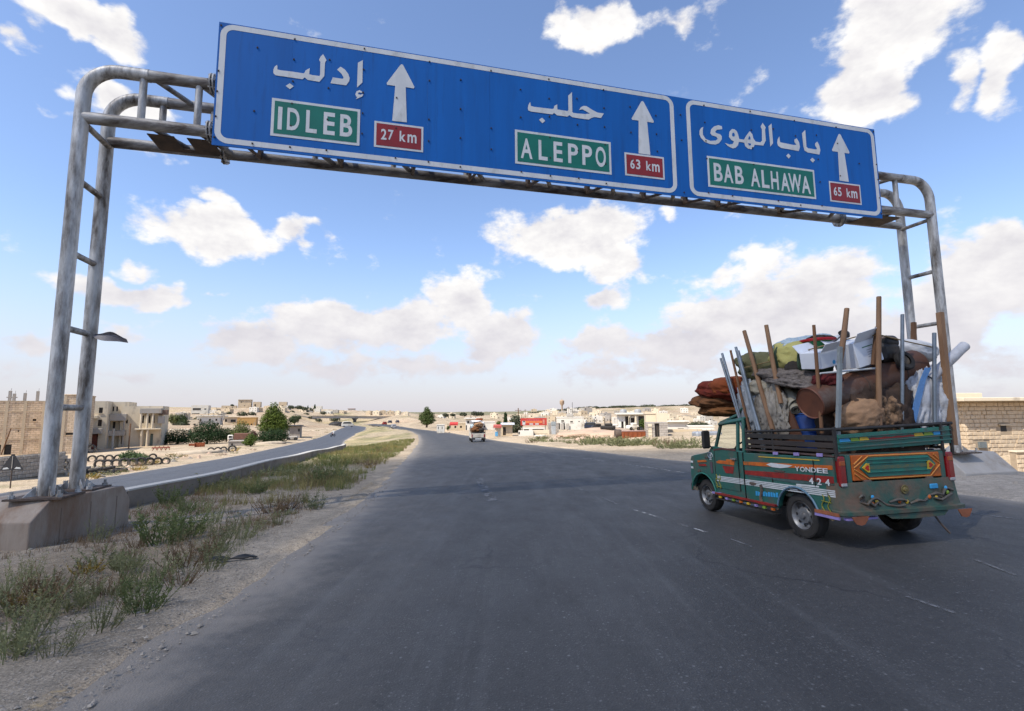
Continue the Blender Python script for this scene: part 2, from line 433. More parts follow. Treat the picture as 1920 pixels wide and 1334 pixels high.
def build_terrain():
    xs = axis(-1500, 1600, -18, 15, .3, 1.055); ys = axis(-60, 1700, 1.5, 18, .3, 1.04)
    X, Y = np.meshgrid(xs, ys)
    Z = ground(X, Y)
    el, er, lf, ln = EL(Y), ER(Y), LF(Y), LN(Y)
    far = sm((Y - 330) / 60)
    onr = ((X > el + .12) & (X < er - .12)); onl = ((X > lf + .12) & (X < ln - .12))
    on = (onr | onl) & (Y < 420)
    dist = np.minimum(np.minimum(abs(X - el), abs(X - er)), np.minimum(abs(X - lf), abs(X - ln)))
    nr, nc = X.shape
    bump = np.zeros_like(Z); col = np.zeros((nr, nc, 4)); col[..., 3] = 1
    sand = np.array((.41, .325, .225)); grav = np.array((.27, .23, .178)); soil = np.array((.40, .275, .18)); green = np.array((.17, .165, .07)); pale = np.array((.43, .34, .235)); dry = np.array((.36, .29, .15)); gravr = np.array((.33, .29, .24))
    for i in range(nr):
        for j in range(nc):
            x, y = X[i, j], Y[i, j]; d = math.hypot(x, y)
            a = fb(x, y, .9, 3) * .035 + fb(x, y, .16, 9) * .08
            if d > 60: a += fb(x, y, .035, 5) * min(1.6, (d - 60) * .008)
            bump[i, j] = a * min(1.0, max(0.0, dist[i, j] - .1) * .9 + .03)
            n1 = fb(x, y, .05, 20) ; n2 = fb(x, y, .013, 40); n3 = fb(x, y, .3, 60)
            if x > ln[i, j] and x < el[i, j]:
                t = (el[i, j] - x)
                c = grav * (1 + .0) if t < 1.1 else grav * .9 + soil * .08
                k = float(sm((y - 16) / 14))
                g = green if n3 > -.1 else dry
                kk = k * (.75 if t > 1.2 else .0) * (1 if n1 + .3 * n3 > -.25 else .25)
                c = c * (1 - k) + sand * .92 * k
                c = c * (1 - kk) + g * kk
                if k < .9 and n3 > .25 and t > 1.2: c = c * .6 + np.array((.20, .15, .09)) * .4
            elif x >= er[i, j] - .5:
                k = float(sm((y - 13) / 9)); c = gravr * (1 - k) + pale * k
                far_k = min(1, max(0, (d - 70) / 120))
                if n1 > .15: c = c * (1 - .5 * far_k) + soil * .5 * far_k
                if d > 140:
                    st = math.sin((y + 25 * n2) * .11 + n1 * 4)
                    c = c * (.9 + .12 * st)
                    if n2 + .5 * n1 > .32: c = c * .65 + green * .35
                if d > 860: c = c * .3 + np.array((.12, .13, .07)) * .7
            else:
                c = pale.copy()
                t = lf[i, j] - x
                if t > 2.5 and n1 > 0.0: c = c * .55 + soil * .45
                if t > 1.5 and n3 > .32 and d < 150: c = c * .6 + green * .4
                if d > 150:
                    st = math.sin((y + 25 * n2) * .13 + n1 * 5); c = c * (.92 + .1 * st)
                    if n2 > .2: c = c * .6 + np.array((.34, .27, .12)) * .4
                if d > 500: c = c * .6 + np.array((.30, .25, .12)) * .4
            col[i, j, :3] = c
    Z = Z + np.where(on, 0, bump) - np.where(on, (.07 + .0022 * np.abs(Y)) * (1 - far), 0)
    vs = np.stack([X, Y, Z], -1).reshape(-1, 3)
    idx = np.arange(nr * nc).reshape(nr, nc)
    fs = np.stack([idx[:-1, :-1], idx[:-1, 1:], idx[1:, 1:], idx[1:, :-1]], -1).reshape(-1, 4)
    me = bpy.data.meshes.new('ground'); me.from_pydata(vs.tolist(), [], fs.tolist())
    ca = me.color_attributes.new('soil', 'FLOAT_COLOR', 'POINT'); ca.data.foreach_set('color', col.reshape(-1).astype(np.float32))
    me.materials.append(terrain_material()); me.polygons.foreach_set('use_smooth', [True] * len(me.polygons))
    return tag(link_mesh('ground', me), 'pale stony ground with dusty verges and far hillsides', kind='structure')
build_terrain()

def asphalt(name, base, dust, patch, dk_=1.0):
    m = bpy.data.materials.new(name); m.use_nodes = True
    nd, lk = m.node_tree.nodes, m.node_tree.links
    b = nd['Principled BSDF']
    tc = nd.new('ShaderNodeTexCoord')
    uv = nd.new('ShaderNodeAttribute'); uv.attribute_name = 'lane'
    sep = nd.new('ShaderNodeSeparateColor'); lk.new(uv.outputs['Color'], sep.inputs[0])
    edge, across = sep.outputs[0], sep.outputs[1]
    def nz(s, d=6, r=.65, sc=(1, 1, 1)):
        mp = nd.new('ShaderNodeMapping'); mp.inputs['Scale'].default_value = sc; lk.new(tc.outputs['Object'], mp.inputs[0])
        n = nd.new('ShaderNodeTexNoise'); n.inputs['Scale'].default_value = s; n.inputs['Detail'].default_value = d; n.inputs['Roughness'].default_value = r
        lk.new(mp.outputs[0], n.inputs['Vector']); return n.outputs['Fac']
    def rng(v, a, b_, c, d, smooth=False):
        r = nd.new('ShaderNodeMapRange'); lk.new(v, r.inputs['Value'])
        if smooth: r.interpolation_type = 'SMOOTHSTEP'
        for k, q in zip(('From Min', 'From Max', 'To Min', 'To Max'), (a, b_, c, d)): r.inputs[k].default_value = q
        return r.outputs[0]
    def mixc(f, a, c):
        x = nd.new('ShaderNodeMix'); x.data_type = 'RGBA'; lk.new(f, x.inputs['Factor'])
        for s, v in ((6, a), (7, c)):
            if isinstance(v, tuple): x.inputs[s].default_value = (*v, 1)
            else: lk.new(v, x.inputs[s])
        return x.outputs[2]
    c = mixc(rng(nz(.5, 8, .72, (1, .5, 1)), .38, .66, 0, .8), base, patch)
    # polished wheel tracks along the lanes
    tr = math_node(nd, lk, 'ABSOLUTE', math_node(nd, lk, 'SINE', math_node(nd, lk, 'MULTIPLY', across, 12.0 * math.pi / 1.9)))
    trk = math_node(nd, lk, 'MULTIPLY', math_node(nd, lk, 'POWER', tr, 3.0), rng(nz(.8, 3, .5, (1, .12, 1)), .3, .7, 0, .5))
    c = mixc(trk, c, tuple(q * .55 for q in base))
    c = mixc(rng(nz(1.1, 6, .7, (3.2, .10, 1)), .52, .70, 0, .5), c, (.085, .085, .084))
    # bare aggregate: pale and dark chips
    vo = nd.new('ShaderNodeTexVoronoi'); vo.inputs['Scale'].default_value = 70; lk.new(tc.outputs['Object'], vo.inputs['Vector'])
    sc_ = nd.new('ShaderNodeSeparateColor'); lk.new(vo.outputs['Color'], sc_.inputs[0])
    chip = math_node(nd, lk, 'MULTIPLY', rng(vo.outputs['Distance'], .15, .42, 1, 0), rng(sc_.outputs[0], .55, .9, 0, 1))
    c = mixc(math_node(nd, lk, 'MULTIPLY', chip, rng(nz(1.3, 3), .35, .7, .3, .9)), c, (.20, .198, .192))
    dk = math_node(nd, lk, 'MULTIPLY', rng(vo.outputs['Distance'], .1, .4, 1, 0), rng(sc_.outputs[1], .7, 1.0, 0, .8))
    c = mixc(dk, c, (.012, .013, .015))
    v3 = nd.new('ShaderNodeTexVoronoi'); v3.inputs['Scale'].default_value = 24; lk.new(tc.outputs['Object'], v3.inputs['Vector'])
    s3 = nd.new('ShaderNodeSeparateColor'); lk.new(v3.outputs['Color'], s3.inputs[0])
    c = mixc(math_node(nd, lk, 'MULTIPLY', rng(v3.outputs['Distance'], .10, .32, 1, 0), rng(s3.outputs[0], .78, 1.0, 0, 1)), c, (.17, .17, .168))
    c = mixc(math_node(nd, lk, 'MULTIPLY', rng(v3.outputs['Distance'], .05, .12, 1, 0), rng(s3.outputs[1], .95, .97, 0, .9)), c, (.40, .40, .38))
    c = mixc(rng(nz(12, 8, .8), .45, .65, 0, .5), c, tuple(q * .6 for q in base))
    # thin cracks
    vc = nd.new('ShaderNodeTexVoronoi'); vc.feature = 'DISTANCE_TO_EDGE'; vc.inputs['Scale'].default_value = .28
    wmp = nd.new('ShaderNodeVectorMath'); wmp.operation = 'ADD'; wn_ = nd.new('ShaderNodeTexNoise'); wn_.inputs['Scale'].default_value = 1.6; wn_.inputs['Detail'].default_value = 6
    lk.new(tc.outputs['Object'], wn_.inputs['Vector']); lk.new(tc.outputs['Object'], wmp.inputs[0]); lk.new(wn_.outputs['Color'], wmp.inputs[1]); lk.new(wmp.outputs[0], vc.inputs['Vector'])
    crk = math_node(nd, lk, 'MULTIPLY', rng(vc.outputs['Distance'], .0, .009, 1, 0), rng(nz(.6, 3), .44, .56, 0, .9))
    c = mixc(crk, c, (.02, .02, .022))
    # dust blown in from the verge
    wob = math_node(nd, lk, 'ADD', edge, math_node(nd, lk, 'MULTIPLY', math_node(nd, lk, 'SUBTRACT', nz(1.7, 8, .7), .5), 1.3))
    dst = rng(wob, .05, .85 if dk_ > .9 else .45, .95, 0, True)
    c = mixc(dst, c, dust)
    wide = rng(wob, 0.0, 2.6, .40 * dk_, 0, True)
    c = mixc(math_node(nd, lk, 'MULTIPLY', wide, rng(nz(3.5, 8, .7), .3, .7, .3, 1)), c, dust)
    lk.new(c, b.inputs['Base Color'])
    rg = rng(nz(2.2, 4, .6, (1, .5, 1)), .3, .7, .56, .70); lk.new(rg, b.inputs['Roughness']); b.inputs['Specular IOR Level'].default_value = .38
    bp = nd.new('ShaderNodeBump'); bp.inputs['Strength'].default_value = .55; bp.inputs['Distance'].default_value = .006
    lk.new(math_node(nd, lk, 'ADD', nz(90, 4, .7), math_node(nd, lk, 'MULTIPLY', vo.outputs['Distance'], -.9)), bp.inputs['Height'])
    lk.new(bp.outputs[0], b.inputs['Normal'])
    return m
def build_road(name, A, B, zf, m, label, seed, y0=-30, y1=420):
    ys = axis(y0, y1, 1.5, 22, .16, 1.03); n = 34
    vs, fs, at = [], [], []
    for i, y in enumerate(ys):
        y = float(y); fade = min(1.0, 60 / max(y, 1))
        a = float(A(y)) + (fb(0, y, 1.1, seed, 4) * .14 + fb(0, y, .25, seed, 2) * .12) * fade
        b = float(B(y)) + (fb(5, y, 1.1, seed + 3, 4) * .14 + fb(5, y, .25, seed, 2) * .12) * fade
        for k in range(n + 1):
            t = k / n; t = t if 0 < k < n else t
            x = a + (b - a) * t
            e = min(x - a, b - x)
            z = float(zf(x, y)) - (.03 if k in (0, n) else 0)
            vs.append((x, y, z)); at += [min(e, 6.0), (x - a) / 12.0, t, 1]
    for i in range(len(ys) - 1):
        for k in range(n):
            q = i * (n + 1) + k; fs.append((q, q + 1, q + n + 2, q + n + 1))
    me = bpy.data.meshes.new(name); me.from_pydata(vs, [], fs)
    ca = me.color_attributes.new('lane', 'FLOAT_COLOR', 'POINT'); ca.data.foreach_set('color', np.array(at, np.float32))
    me.materials.append(m); me.polygons.foreach_set('use_smooth', [True] * len(me.polygons))
    return tag(link_mesh(name, me), label, kind='structure')
road = build_road('road', EL, ER, lambda x, y: zr(x, y) + .004, asphalt('dark asphalt', (.0445, .0435, .0425), (.205, .178, .145), (.056, .0545, .053)), 'wide dark asphalt road curving left ahead', 1.0)
road_low = build_road('lower_carriageway', LF, LN, lambda x, y: zl(x, y) + .004, asphalt('grey asphalt', (.062, .066, .076), (.32, .28, .23), (.075, .078, .086), .25), 'lower grey carriageway beyond the median wall', 8.0)

# painted lines: thin worn strips 5 mm above the asphalt
def paint(name, col, keep):
    m = bpy.data.materials.new(name); m.use_nodes = True
    nd, lk = m.node_tree.nodes, m.node_tree.links
    b = nd['Principled BSDF']; b.inputs['Base Color'].default_value = (*col, 1); b.inputs['Roughness'].default_value = .8
    tr = nd.new('ShaderNodeBsdfTransparent'); mx = nd.new('ShaderNodeMixShader')
    n = nd.new('ShaderNodeTexNoise'); n.inputs['Scale'].default_value = 7; n.inputs['Detail'].default_value = 9; n.inputs['Roughness'].default_value = .75
    tc = nd.new('ShaderNodeTexCoord'); lk.new(tc.outputs['Object'], n.inputs['Vector'])
    r = nd.new('ShaderNodeMapRange'); r.inputs['From Min'].default_value = .62 - keep * .3; r.inputs['From Max'].default_value = .70 - keep * .25
    lk.new(n.outputs['Fac'], r.inputs['Value']); lk.new(r.outputs[0], mx.inputs[0]); lk.new(tr.outputs[0], mx.inputs[1]); lk.new(b.outputs[0], mx.inputs[2])
    lk.new(mx.outputs[0], nd['Material Output'].inputs['Surface'])
    return m
def stripe(pts, w, m, label, dz=.006):
    mb = MB(); P = []
    for (x0, y0), (x1, y1) in zip(pts[:-1], pts[1:]):
        k = max(1, int(math.hypot(x1 - x0, y1 - y0) / .5))
        P += [(x0 + (x1 - x0) * i / k, y0 + (y1 - y0) * i / k) for i in range(k)]
    P.append(pts[-1])
    for (x0, y0), (x1, y1) in zip(P[:-1], P[1:]):
        L = math.hypot(x1 - x0, y1 - y0) or 1; nx, ny = -(y1 - y0) / L * w / 2, (x1 - x0) / L * w / 2
        q = [(x0 + nx, y0 + ny), (x0 - nx, y0 - ny), (x1 - nx, y1 - ny), (x1 + nx, y1 + ny)]
        mb.quad(*[(a, b, float(zr(a, b)) + .004 + dz) for a, b in q])
    return tag(mb.build('road_marking', m, fix=False), label, kind='structure')
white_p = paint('worn white road paint', (.42, .42, .40), .42); ghost_p = paint('ghost of white road paint', (.14, .14, .14), .6); yellow_p = paint('worn yellow road paint', (.30, .22, .11), .42)
H2 = lambda px, py: tuple(hit(px, py)[:2])
stripe([H2(958, 838), H2(1000, 846), H2(1060, 855), H2(1140, 866), H2(1292, 889)], .11, white_p, 'thin white lane line running from the distance to the truck')
stripe([H2(1800, 962), H2(1915, 976)], .07, ghost_p, 'faint white line beyond the rear of the truck')
stripe([H2(896, 897), H2(911, 903), H2(938, 942), H2(915, 942)][0:1] + [H2(924, 941)], .22, ghost_p, 'single faded broad dash in the middle of the road')
for k, (a, b, w, s) in enumerate([((1012, 886), (1040, 897), .05, 'far'), ((1072, 912), (1105, 926), .05, 'second'), ((1130, 936), (1160, 948), .06, 'third'), ((1175, 953), (1325, 1000), .045, 'long middle'), ((1370, 1013), (1410, 1027), .035, 'short'), ((1700, 1122), (1790, 1152), .04, 'near'), ((1830, 1052), (1905, 1082), .035, 'right')]):
    stripe([H2(*a), H2(*b)], w, white_p if s == 'long middle' else ghost_p, f'{s} fragment of the worn dashed lane line left of the truck' if s != 'right' else 'short pale crack line on the asphalt behind the truck')
stripe([H2(607, 999), H2(652, 984)], .04, white_p, 'short white paint remnant at the left asphalt edge')
stripe([H2(640, 945), H2(672, 925), H2(700, 905)], .12, yellow_p, 'worn yellow edge line along the left verge')
stripe([H2(62, 1332), H2(110, 1300)], .1, yellow_p, 'bit of yellow edge line in the near left corner')

# unseen cloud added to shade the near stretch of road, high overhead behind the camera
def build_shade_cloud():
    import bmesh
    bm = bmesh.new(); bmesh.ops.create_icosphere(bm, subdivisions=5, radius=1)
    for v in bm.verts:
        p = v.co.copy(); k = 1 + .32 * noise.fractal(p * 1.7, 1.0, 2.0, 5)
        v.co = Vector((p.x * 26 * k, p.y * 25 * k, p.z * (9 if p.z > 0 else 4.5) * k))
    me = bpy.data.meshes.new('shade_cloud'); bm.to_mesh(me); bm.free()
    me.polygons.foreach_set('use_smooth', [True] * len(me.polygons))
    m = mat('cloud white', (.9, .9, .9), 1.0, (.85, .85, .86), .1, spec=0); nd, lk = m.node_tree.nodes, m.node_tree.links
    tr = nd.new('ShaderNodeBsdfTransparent'); mx = nd.new('ShaderNodeMixShader'); mx.inputs[0].default_value = .48        # thin cloud: part of the sunlight comes through
    lk.new(nd['Principled BSDF'].outputs[0], mx.inputs[2]); lk.new(tr.outputs[0], mx.inputs[1]); lk.new(mx.outputs[0], nd['Material Output'].inputs['Surface'])
    me.materials.append(m)
    o = link_mesh('shade_cloud', me); o.location = Vector((1, -4, 2)) + TO_SUN * 760
    tag(o, 'white cumulus cloud high overhead shading the road', kind='stuff')
build_shade_cloud()
# ================================================================== gantry, footings, direction sign
GT = 0.247                                                 # the gantry stands turned a little from square
GO = Vector((-7.2084, 7.8379, 0)); GLEN, GDEP = 18.70, 0.7866
GZT, GZL = 5.8728 + CAM_H, 4.9753 + CAM_H
GU = Vector((math.cos(GT), math.sin(GT), 0)); GB = Vector((-math.sin(GT), math.cos(GT), 0))
def G(s, q, z): return GO + GU * s + GB * q + Vector((0, 0, z))
steel = mat('weathered galvanised steel', (.62, .605, .57), .5, (.42, .405, .375), 2.6, .5, .12, 40, .25, dirt=(.10, .08, .062), dirt_amt=.8, dirt_scale=2.2, stretch=(2.2, 2.2, .5))
steel_h = mat('weathered galvanised beam', (.52, .505, .475), .55, (.30, .28, .25), 2.4, .5, .12, 40, .25, dirt=(.085, .064, .05), dirt_amt=.85, dirt_scale=2.2, stretch=(.45, 2.2, 2.2))
rusty = mat('rusted plate', (.13, .09, .065), .8, (.055, .045, .04), 6, .5, .3)
concrete = mat('stained footing concrete', (.34, .285, .23), .92, (.25, .195, .15), 1.6, .5, .35, 22, dirt=(.20, .125, .08), dirt_amt=.5, dirt_scale=1.3, stretch=(1.6, 1.6, .5))
concrete_grey = mat('grey footing concrete', (.37, .345, .315), .92, (.30, .28, .25), 1.5, .4, .3, 20, dirt=(.24, .20, .16), dirt_amt=.35)
gantry = empty('sign_gantry', tuple(G(0, 0, gz(*G(0, 0, 0)[:2]) + .5)), 0, 'grey tubular steel gantry spanning the road on paired posts', 'gantry')
GINV = Matrix.Translation(-gantry.location)
def gpart(mb, name, m, smooth=50, parent=None):
    mb.v = [tuple(Vector(p) - gantry.location) for p in mb.v]
    return mb.build(name, m, parent or gantry, smooth)
PR, BR = .106, .099
def bend(s0, q, top, zb, sgn):
    """post with a swept corner into the top rail"""
    R = .50
    pts = [G(s0, q, zb), G(s0, q, (zb + top) / 2), G(s0, q, top - R)]
    for k in range(1, 9):
        a = math.pi / 2 * k / 8
        pts.append(G(s0 + sgn * R * (1 - math.cos(a)), q, top - R + R * math.sin(a)))
    return pts, s0 + sgn * R
ZBL, ZBR = .34, .50
for q in (0, GDEP):
    for s0, sgn, zb in ((0, 1, ZBL), (GLEN, -1, ZBR)):
        pts, _ = bend(s0, q, GZT, zb, sgn)
        pts.append(G(s0 + sgn * .95, q, GZT))
        gpart(MB().tube(pts, PR, 20), 'post', steel)
    gpart(MB().tube([G(.95, q, GZT), G(6, q, GZT), G(12, q, GZT), G(GLEN - .95, q, GZT)], BR, 18), 'top_rail', steel_h)
    gpart(MB().tube([G(0, q, GZL), G(6, q, GZL), G(12, q, GZL), G(GLEN, q, GZL)], BR, 18), 'bottom_rail', steel_h)
# rungs between the paired posts
for s0, zs in ((0, (1.72, 3.0, 4.25, 5.5)), (GLEN, (2.05, 3.75, 5.1))):
    for z in zs:
        gpart(MB().tube([G(s0, .06, z), G(s0, GDEP - .06, z)], .052, 10), 'rung', steel_h)
# uprights and cross braces of the beam
ups = [.86, 1.72] + [2.05 + 1.53 * k for k in range(1, 10)] + [GLEN - 1.12]
for q in (0, GDEP):
    for s in ups:
        gpart(MB().tube([G(s, q, GZL + .05), G(s, q, GZT - .05)], .058, 10), 'upright', steel)
for z in (GZT, GZL):
    for k, s in enumerate([.98] + ups[1:]):
        gpart(MB().tube([G(s, .05, z), G(s + (.38 if s < 17 else -.3), GDEP - .05, z)], .048, 8), 'cross_brace', steel_h)
gpart(MB().tube([G(.06, .05, GZL - .12), G(.06, GDEP - .05, GZL - .12)], .05, 8), 'cross_brace', steel_h)
gpart(MB().tube([G(GLEN - .06, .05, GZL - .12), G(GLEN - .06, GDEP - .05, GZL - .12)], .05, 8), 'cross_brace', steel_h)
for s0 in (1.95, GLEN - 2.1):                              # bolted flanges where the beam sections meet
    for q, z in ((0, GZT), (0, GZL), (GDEP, GZL), (GDEP, GZT)):
        MT = Matrix.Translation(G(s0, q, z)) @ Matrix.Rotation(GT, 4, 'Z') @ Matrix.Rotation(math.pi / 2, 4, 'Y')
        mb = MB()
        for o in (-.035, .015): mb.lathe([(.02, o), (.19, o), (.19, o + .02), (.02, o + .02)], 20, MT)
        for k in range(8):
            a = k * math.pi / 4; p = MT @ Vector((.16 * math.cos(a), .16 * math.sin(a), -.06)); r_ = MT @ Vector((.16 * math.cos(a), .16 * math.sin(a), .06))
            mb.tube([p, r_], .014, 6)
        gpart(mb, 'flange', steel, 30)
# walkway plate under the beam at each end
gpart(MB().box(G(1.12, .40, GZL - .10), (.42, .56, .015), GT).box(G(1.74, .40, GZL - .10), (.42, .56, .015), GT).box(G(1.43, .61, GZL - .10), (.198, .14, .015), GT), 'walkway_plate', rusty)
gpart(MB().poly([G(GLEN - 1.9, .1, GZL - .10), G(GLEN - .9, .1, GZL - .10), G(GLEN - .9, GDEP - .1, GZL - .10), G(GLEN - 1.9, GDEP - .1, GZL - .10)]).poly([G(GLEN - 1.9, .1, GZL - .115), G(GLEN - .9, .1, GZL - .115), G(GLEN - .9, GDEP - .1, GZL - .115), G(GLEN - 1.9, GDEP - .1, GZL - .115)]), 'walkway_plate', rusty)
# hanger brackets that show below the board
for s in [2.6, 4.1, 5.5, 6.7, 8.0, 9.4, 10.8, 11.9, 12.8, 14.6]:
    mb = MB(); mb.tube([G(s, -.12, GZL - .28), G(s, GDEP - .03, GZL - .03)], .03, 6); mb.box(G(s, GDEP - .1, GZL + .04), (.06, .2, .2), GT)
    gpart(mb, 'hanger_bracket', rusty)
# base plates with gussets and anchor bolts
for s0, zb in ((0, ZBL), (GLEN, ZBR)):
    for q in (0, GDEP):
        pl = gpart(MB().box(G(s0, q, zb + .015), (.74, .62, .03), GT), 'base_plate', rusty)
        for k in range(4):
            a = GT + k * math.pi / 2 + math.pi / 4; d = Vector((math.cos(a), math.sin(a), 0)); t = Vector((-math.sin(a), math.cos(a), 0)) * .008
            c0 = G(s0, q, zb + .03)
            pts = [c0 + d * .12, c0 + d * .27, c0 + d * .12 + Vector((0, 0, .15))]
            mb = MB(); mb.poly([p + t for p in pts]); mb.poly([p - t for p in pts]); mb.quad(pts[1] + t, pts[2] + t, pts[2] - t, pts[1] - t)
            gpart(mb, 'gusset', steel, False, pl)
        for sx in (-1, 1):
            for sy in (-1, 1):
                b0 = G(s0 + sx * .3, q + sy * .24, zb + .03)
                mb = MB(); mb.tube([b0, b0 + Vector((0, 0, .10))], .022, 8); mb.tube([b0, b0 + Vector((0, 0, .045))], .042, 6)
                gpart(mb, 'anchor_bolt', steel, False, pl)
# concrete footings: block with a sloped shoulder at each end
def footing(c, rz, hx, y0, y1, zt, zb, label, m, sh=.28, shz=.27):
    e = empty('concrete_footing', (c[0], c[1], zb), rz, label, 'footing', 'gantry footings')
    mb = MB(); zt_, zb_ = zt - zb, -.35
    prof = [(y0, zb_), (y0, zt_ - shz), (y0 + sh, zt_ - .02), (y0 + sh + .03, zt_), (y1 - .19, zt_), (y1 - .16, zt_ - .02), (y1, zt_ - shz), (y1, zb_)]
    mb.prism(prof, lambda p: (-hx, p[0], p[1]), lambda p: (hx, p[0], p[1]))
    o = mb.build('block', m, e)
    bv = o.modifiers.new('worn edges', 'BEVEL'); bv.width = .018; bv.segments = 2
    for k in range(3): MB().box((hx + .001, y0 + .5 + k * .55, zt_ * .3), (.006, .012, zt_ * .9)).build('form_seam', mat('concrete seam', (.22, .16, .115), .95, (.17, .12, .09)), e)
    return e
footing((-7.50, 8.2), 0.02, .57, -.90, 1.02, ZBL, -.28, 'stained concrete footing under the gantry posts in the weedy median', concrete)
footing((11.25, 12.80), 0.247, .85, -.75, 1.05, ZBR, .02, 'grey sloped concrete footing under the gantry posts behind the truck', concrete_grey, .42, .44)
# a torn scrap of plastic tied to a rung of the left posts
mb = MB(); a0 = G(.03, GDEP - .05, 3.0); n = 12
for i in range(n + 1):
    t = i / n; w = .022 + .045 * math.sin(t * math.pi * .9) ** 1.3 + .03 * t; c0 = a0 + GU * (.62 * t) + Vector((0, -.12 * t, -.10 * t - .02 * math.sin(t * 7)))
    tw = .9 + t * 1.6
    d = Vector((.2 * math.cos(tw), math.cos(tw), math.sin(tw))) * w
    mb.v += [tuple(c0 + d), tuple(c0 + d * .2 + Vector((0, .03, .02))), tuple(c0 - d)]
for i in range(n):
    for k in range(2): mb.f.append((i * 3 + k, i * 3 + k + 1, i * 3 + k + 4, i * 3 + k + 3)); mb.mi.append(0)
tag(mb.build('plastic_scrap', mat('grey plastic rag', (.26, .24, .25), .5, (.16, .15, .16), 9), None, True, False), 'twisted grey scrap of plastic tied to a gantry rung', 'scrap')

# ---- the board
SS1, SS2, SZB, SZT, SQ = 2.0467, 16.7611, 4.6223 + CAM_H, 6.9347 + CAM_H, -.24
def homography(src, dst):
    A = []
    for (x, y), (u, v) in zip(src, dst):
        A.append([x, y, 1, 0, 0, 0, -u * x, -u * y, -u]); A.append([0, 0, 0, x, y, 1, -v * x, -v * y, -v])
    return np.linalg.svd(np.array(A, float))[2][-1].reshape(3, 3)
HM = homography([(410, 40), (399, 275), (1643, 247), (1648, 408)], [(SS1, SZT), (SS1, SZB), (SS2, SZT), (SS2, SZB)])
def on_board(px, py):
    q = HM @ np.array([px, py, 1.0]); return float(q[0] / q[2]), float(q[1] / q[2])
sign = empty('direction_sign', tuple(G((SS1 + SS2) / 2, SQ, SZB)), GT, 'long blue overhead road sign with white Arabic and Latin place names', 'road sign')
SMID = (SS1 + SS2) / 2
def S3(p, d): return (p[0] - SMID, -d, p[1] - SZB)           # sign-local: x along, y out of the face, z up
blue = mat('faded blue sign sheet', (.006, .115, .40), .6, (.006, .098, .34), 1.2, .5, 0, dirt=(.008, .085, .29), dirt_amt=.35, dirt_scale=2.5, stretch=(3, 1, .25), spec=.2, tint=.05)
whit = mat('dull white sign sheet', (.62, .62, .60), .5, (.52, .53, .52), 3, .5, 0, dirt=(.44, .44, .41), dirt_amt=.3, dirt_scale=4, stretch=(1, 1, .4))
grn = mat('green sign sheet', (.008, .155, .11), .45, (.007, .125, .09), 2, .5)
red = mat('red sign sheet', (.27, .02, .022), .45, (.21, .018, .02), 2, .5)
ally = mat('sign back aluminium', (.22, .22, .22), .5, (.14, .14, .14), 3, .5, 0, None, .5)
NP = 12; pw = (SS2 - SS1) / NP
for k in range(NP):
    a, b = SS1 + k * pw + .0008, SS1 + (k + 1) * pw - .0008
    mb = MB(); off = rnd.uniform(-.0012, .0012)
    x0, x1 = a - SMID, b - SMID
    mb.quad((x0, off, 0), (x1, off, 0), (x1, off, SZT - SZB), (x0, off, SZT - SZB)); mb.quad((x0, .02, 0), (x1, .02, 0), (x1, .02, SZT - SZB), (x0, .02, SZT - SZB))
    for p, q in (((x0, 0), (x1, 0)), ((x0, SZT - SZB), (x1, SZT - SZB))): mb.quad((p[0], off, p[1]), (q[0], off, q[1]), (q[0], .02, q[1]), (p[0], .02, p[1]))
    for x in (x0, x1): mb.quad((x, off, 0), (x, off, SZT - SZB), (x, .02, SZT - SZB), (x, .02, 0))
    mb.build('panel', blue, sign)
for z in (.35, 1.15, 1.95):                                 # rails on the back of the board
    MB().box((0, .07, z), (SS2 - SS1 - .1, .08, .06)).build('back_rail', ally, sign)
for s in [SS1 + 1.2 + k * 1.55 for k in range(9)]:
    MB().box((s - SMID, .14, 1.1), (.07, .07, 2.0)).build('back_post', ally, sign)
def flat(name, pts, d, m, parent=None, th=.0025):
    """a cut-out of sheet stuck to the board"""
    mb = MB(); mb.prism(pts, lambda p: S3(p, d + th), lambda p: S3(p, d)); return mb.build(name, m, parent or sign)
def rring(x0, x1, z0, z1, r, w, d, name, m):
    def rr(x0, x1, z0, z1, r):
        o = []
        for (cx, cz, a0) in ((x1 - r, z1 - r, 0), (x0 + r, z1 - r, 90), (x0 + r, z0 + r, 180), (x1 - r, z0 + r, 270)):
            for k in range(9):
                a = math.radians(a0 + k * 90 / 8); o.append((cx + r * math.cos(a), cz + r * math.sin(a)))
        return o
    A, B = rr(x0, x1, z0, z1, r), rr(x0 + w, x1 - w, z0 + w, z1 - w, max(r - w, .02)); n = len(A); mb = MB()
    for i in range(n):
        j = (i + 1) % n
        mb.quad(S3(A[i], d), S3(A[j], d), S3(B[j], d), S3(B[i], d))
    return mb.build(name, m, sign)
def mean(*v): return sum(v) / len(v)
zt_ = mean(on_board(428, 50)[1], on_board(1314, 192)[1], on_board(900, 121)[1]); zb_ = mean(on_board(422, 271)[1], on_board(1262, 361)[1], on_board(1634, 406)[1])
rring(mean(on_board(413, 61)[0], on_board(404, 255)[0]), mean(on_board(1276, 197)[0], on_board(1278, 350)[0]), zb_, zt_, .22, .098, .004, 'border', whit)
rring(mean(on_board(1299, 206)[0], on_board(1301, 350)[0]), mean(on_board(1642, 260)[0], on_board(1645, 394)[0]), zb_, zt_, .22, .098, .004, 'border', whit)
def crop(ox, oy, sc): return lambda pts: [on_board(ox + x / sc, oy + y / sc) for x, y in pts]
A7, A8, A1 = crop(500, 90, 6.0), crop(970, 170, 6.0), crop(1290, 180, 5.189)
DL = .006
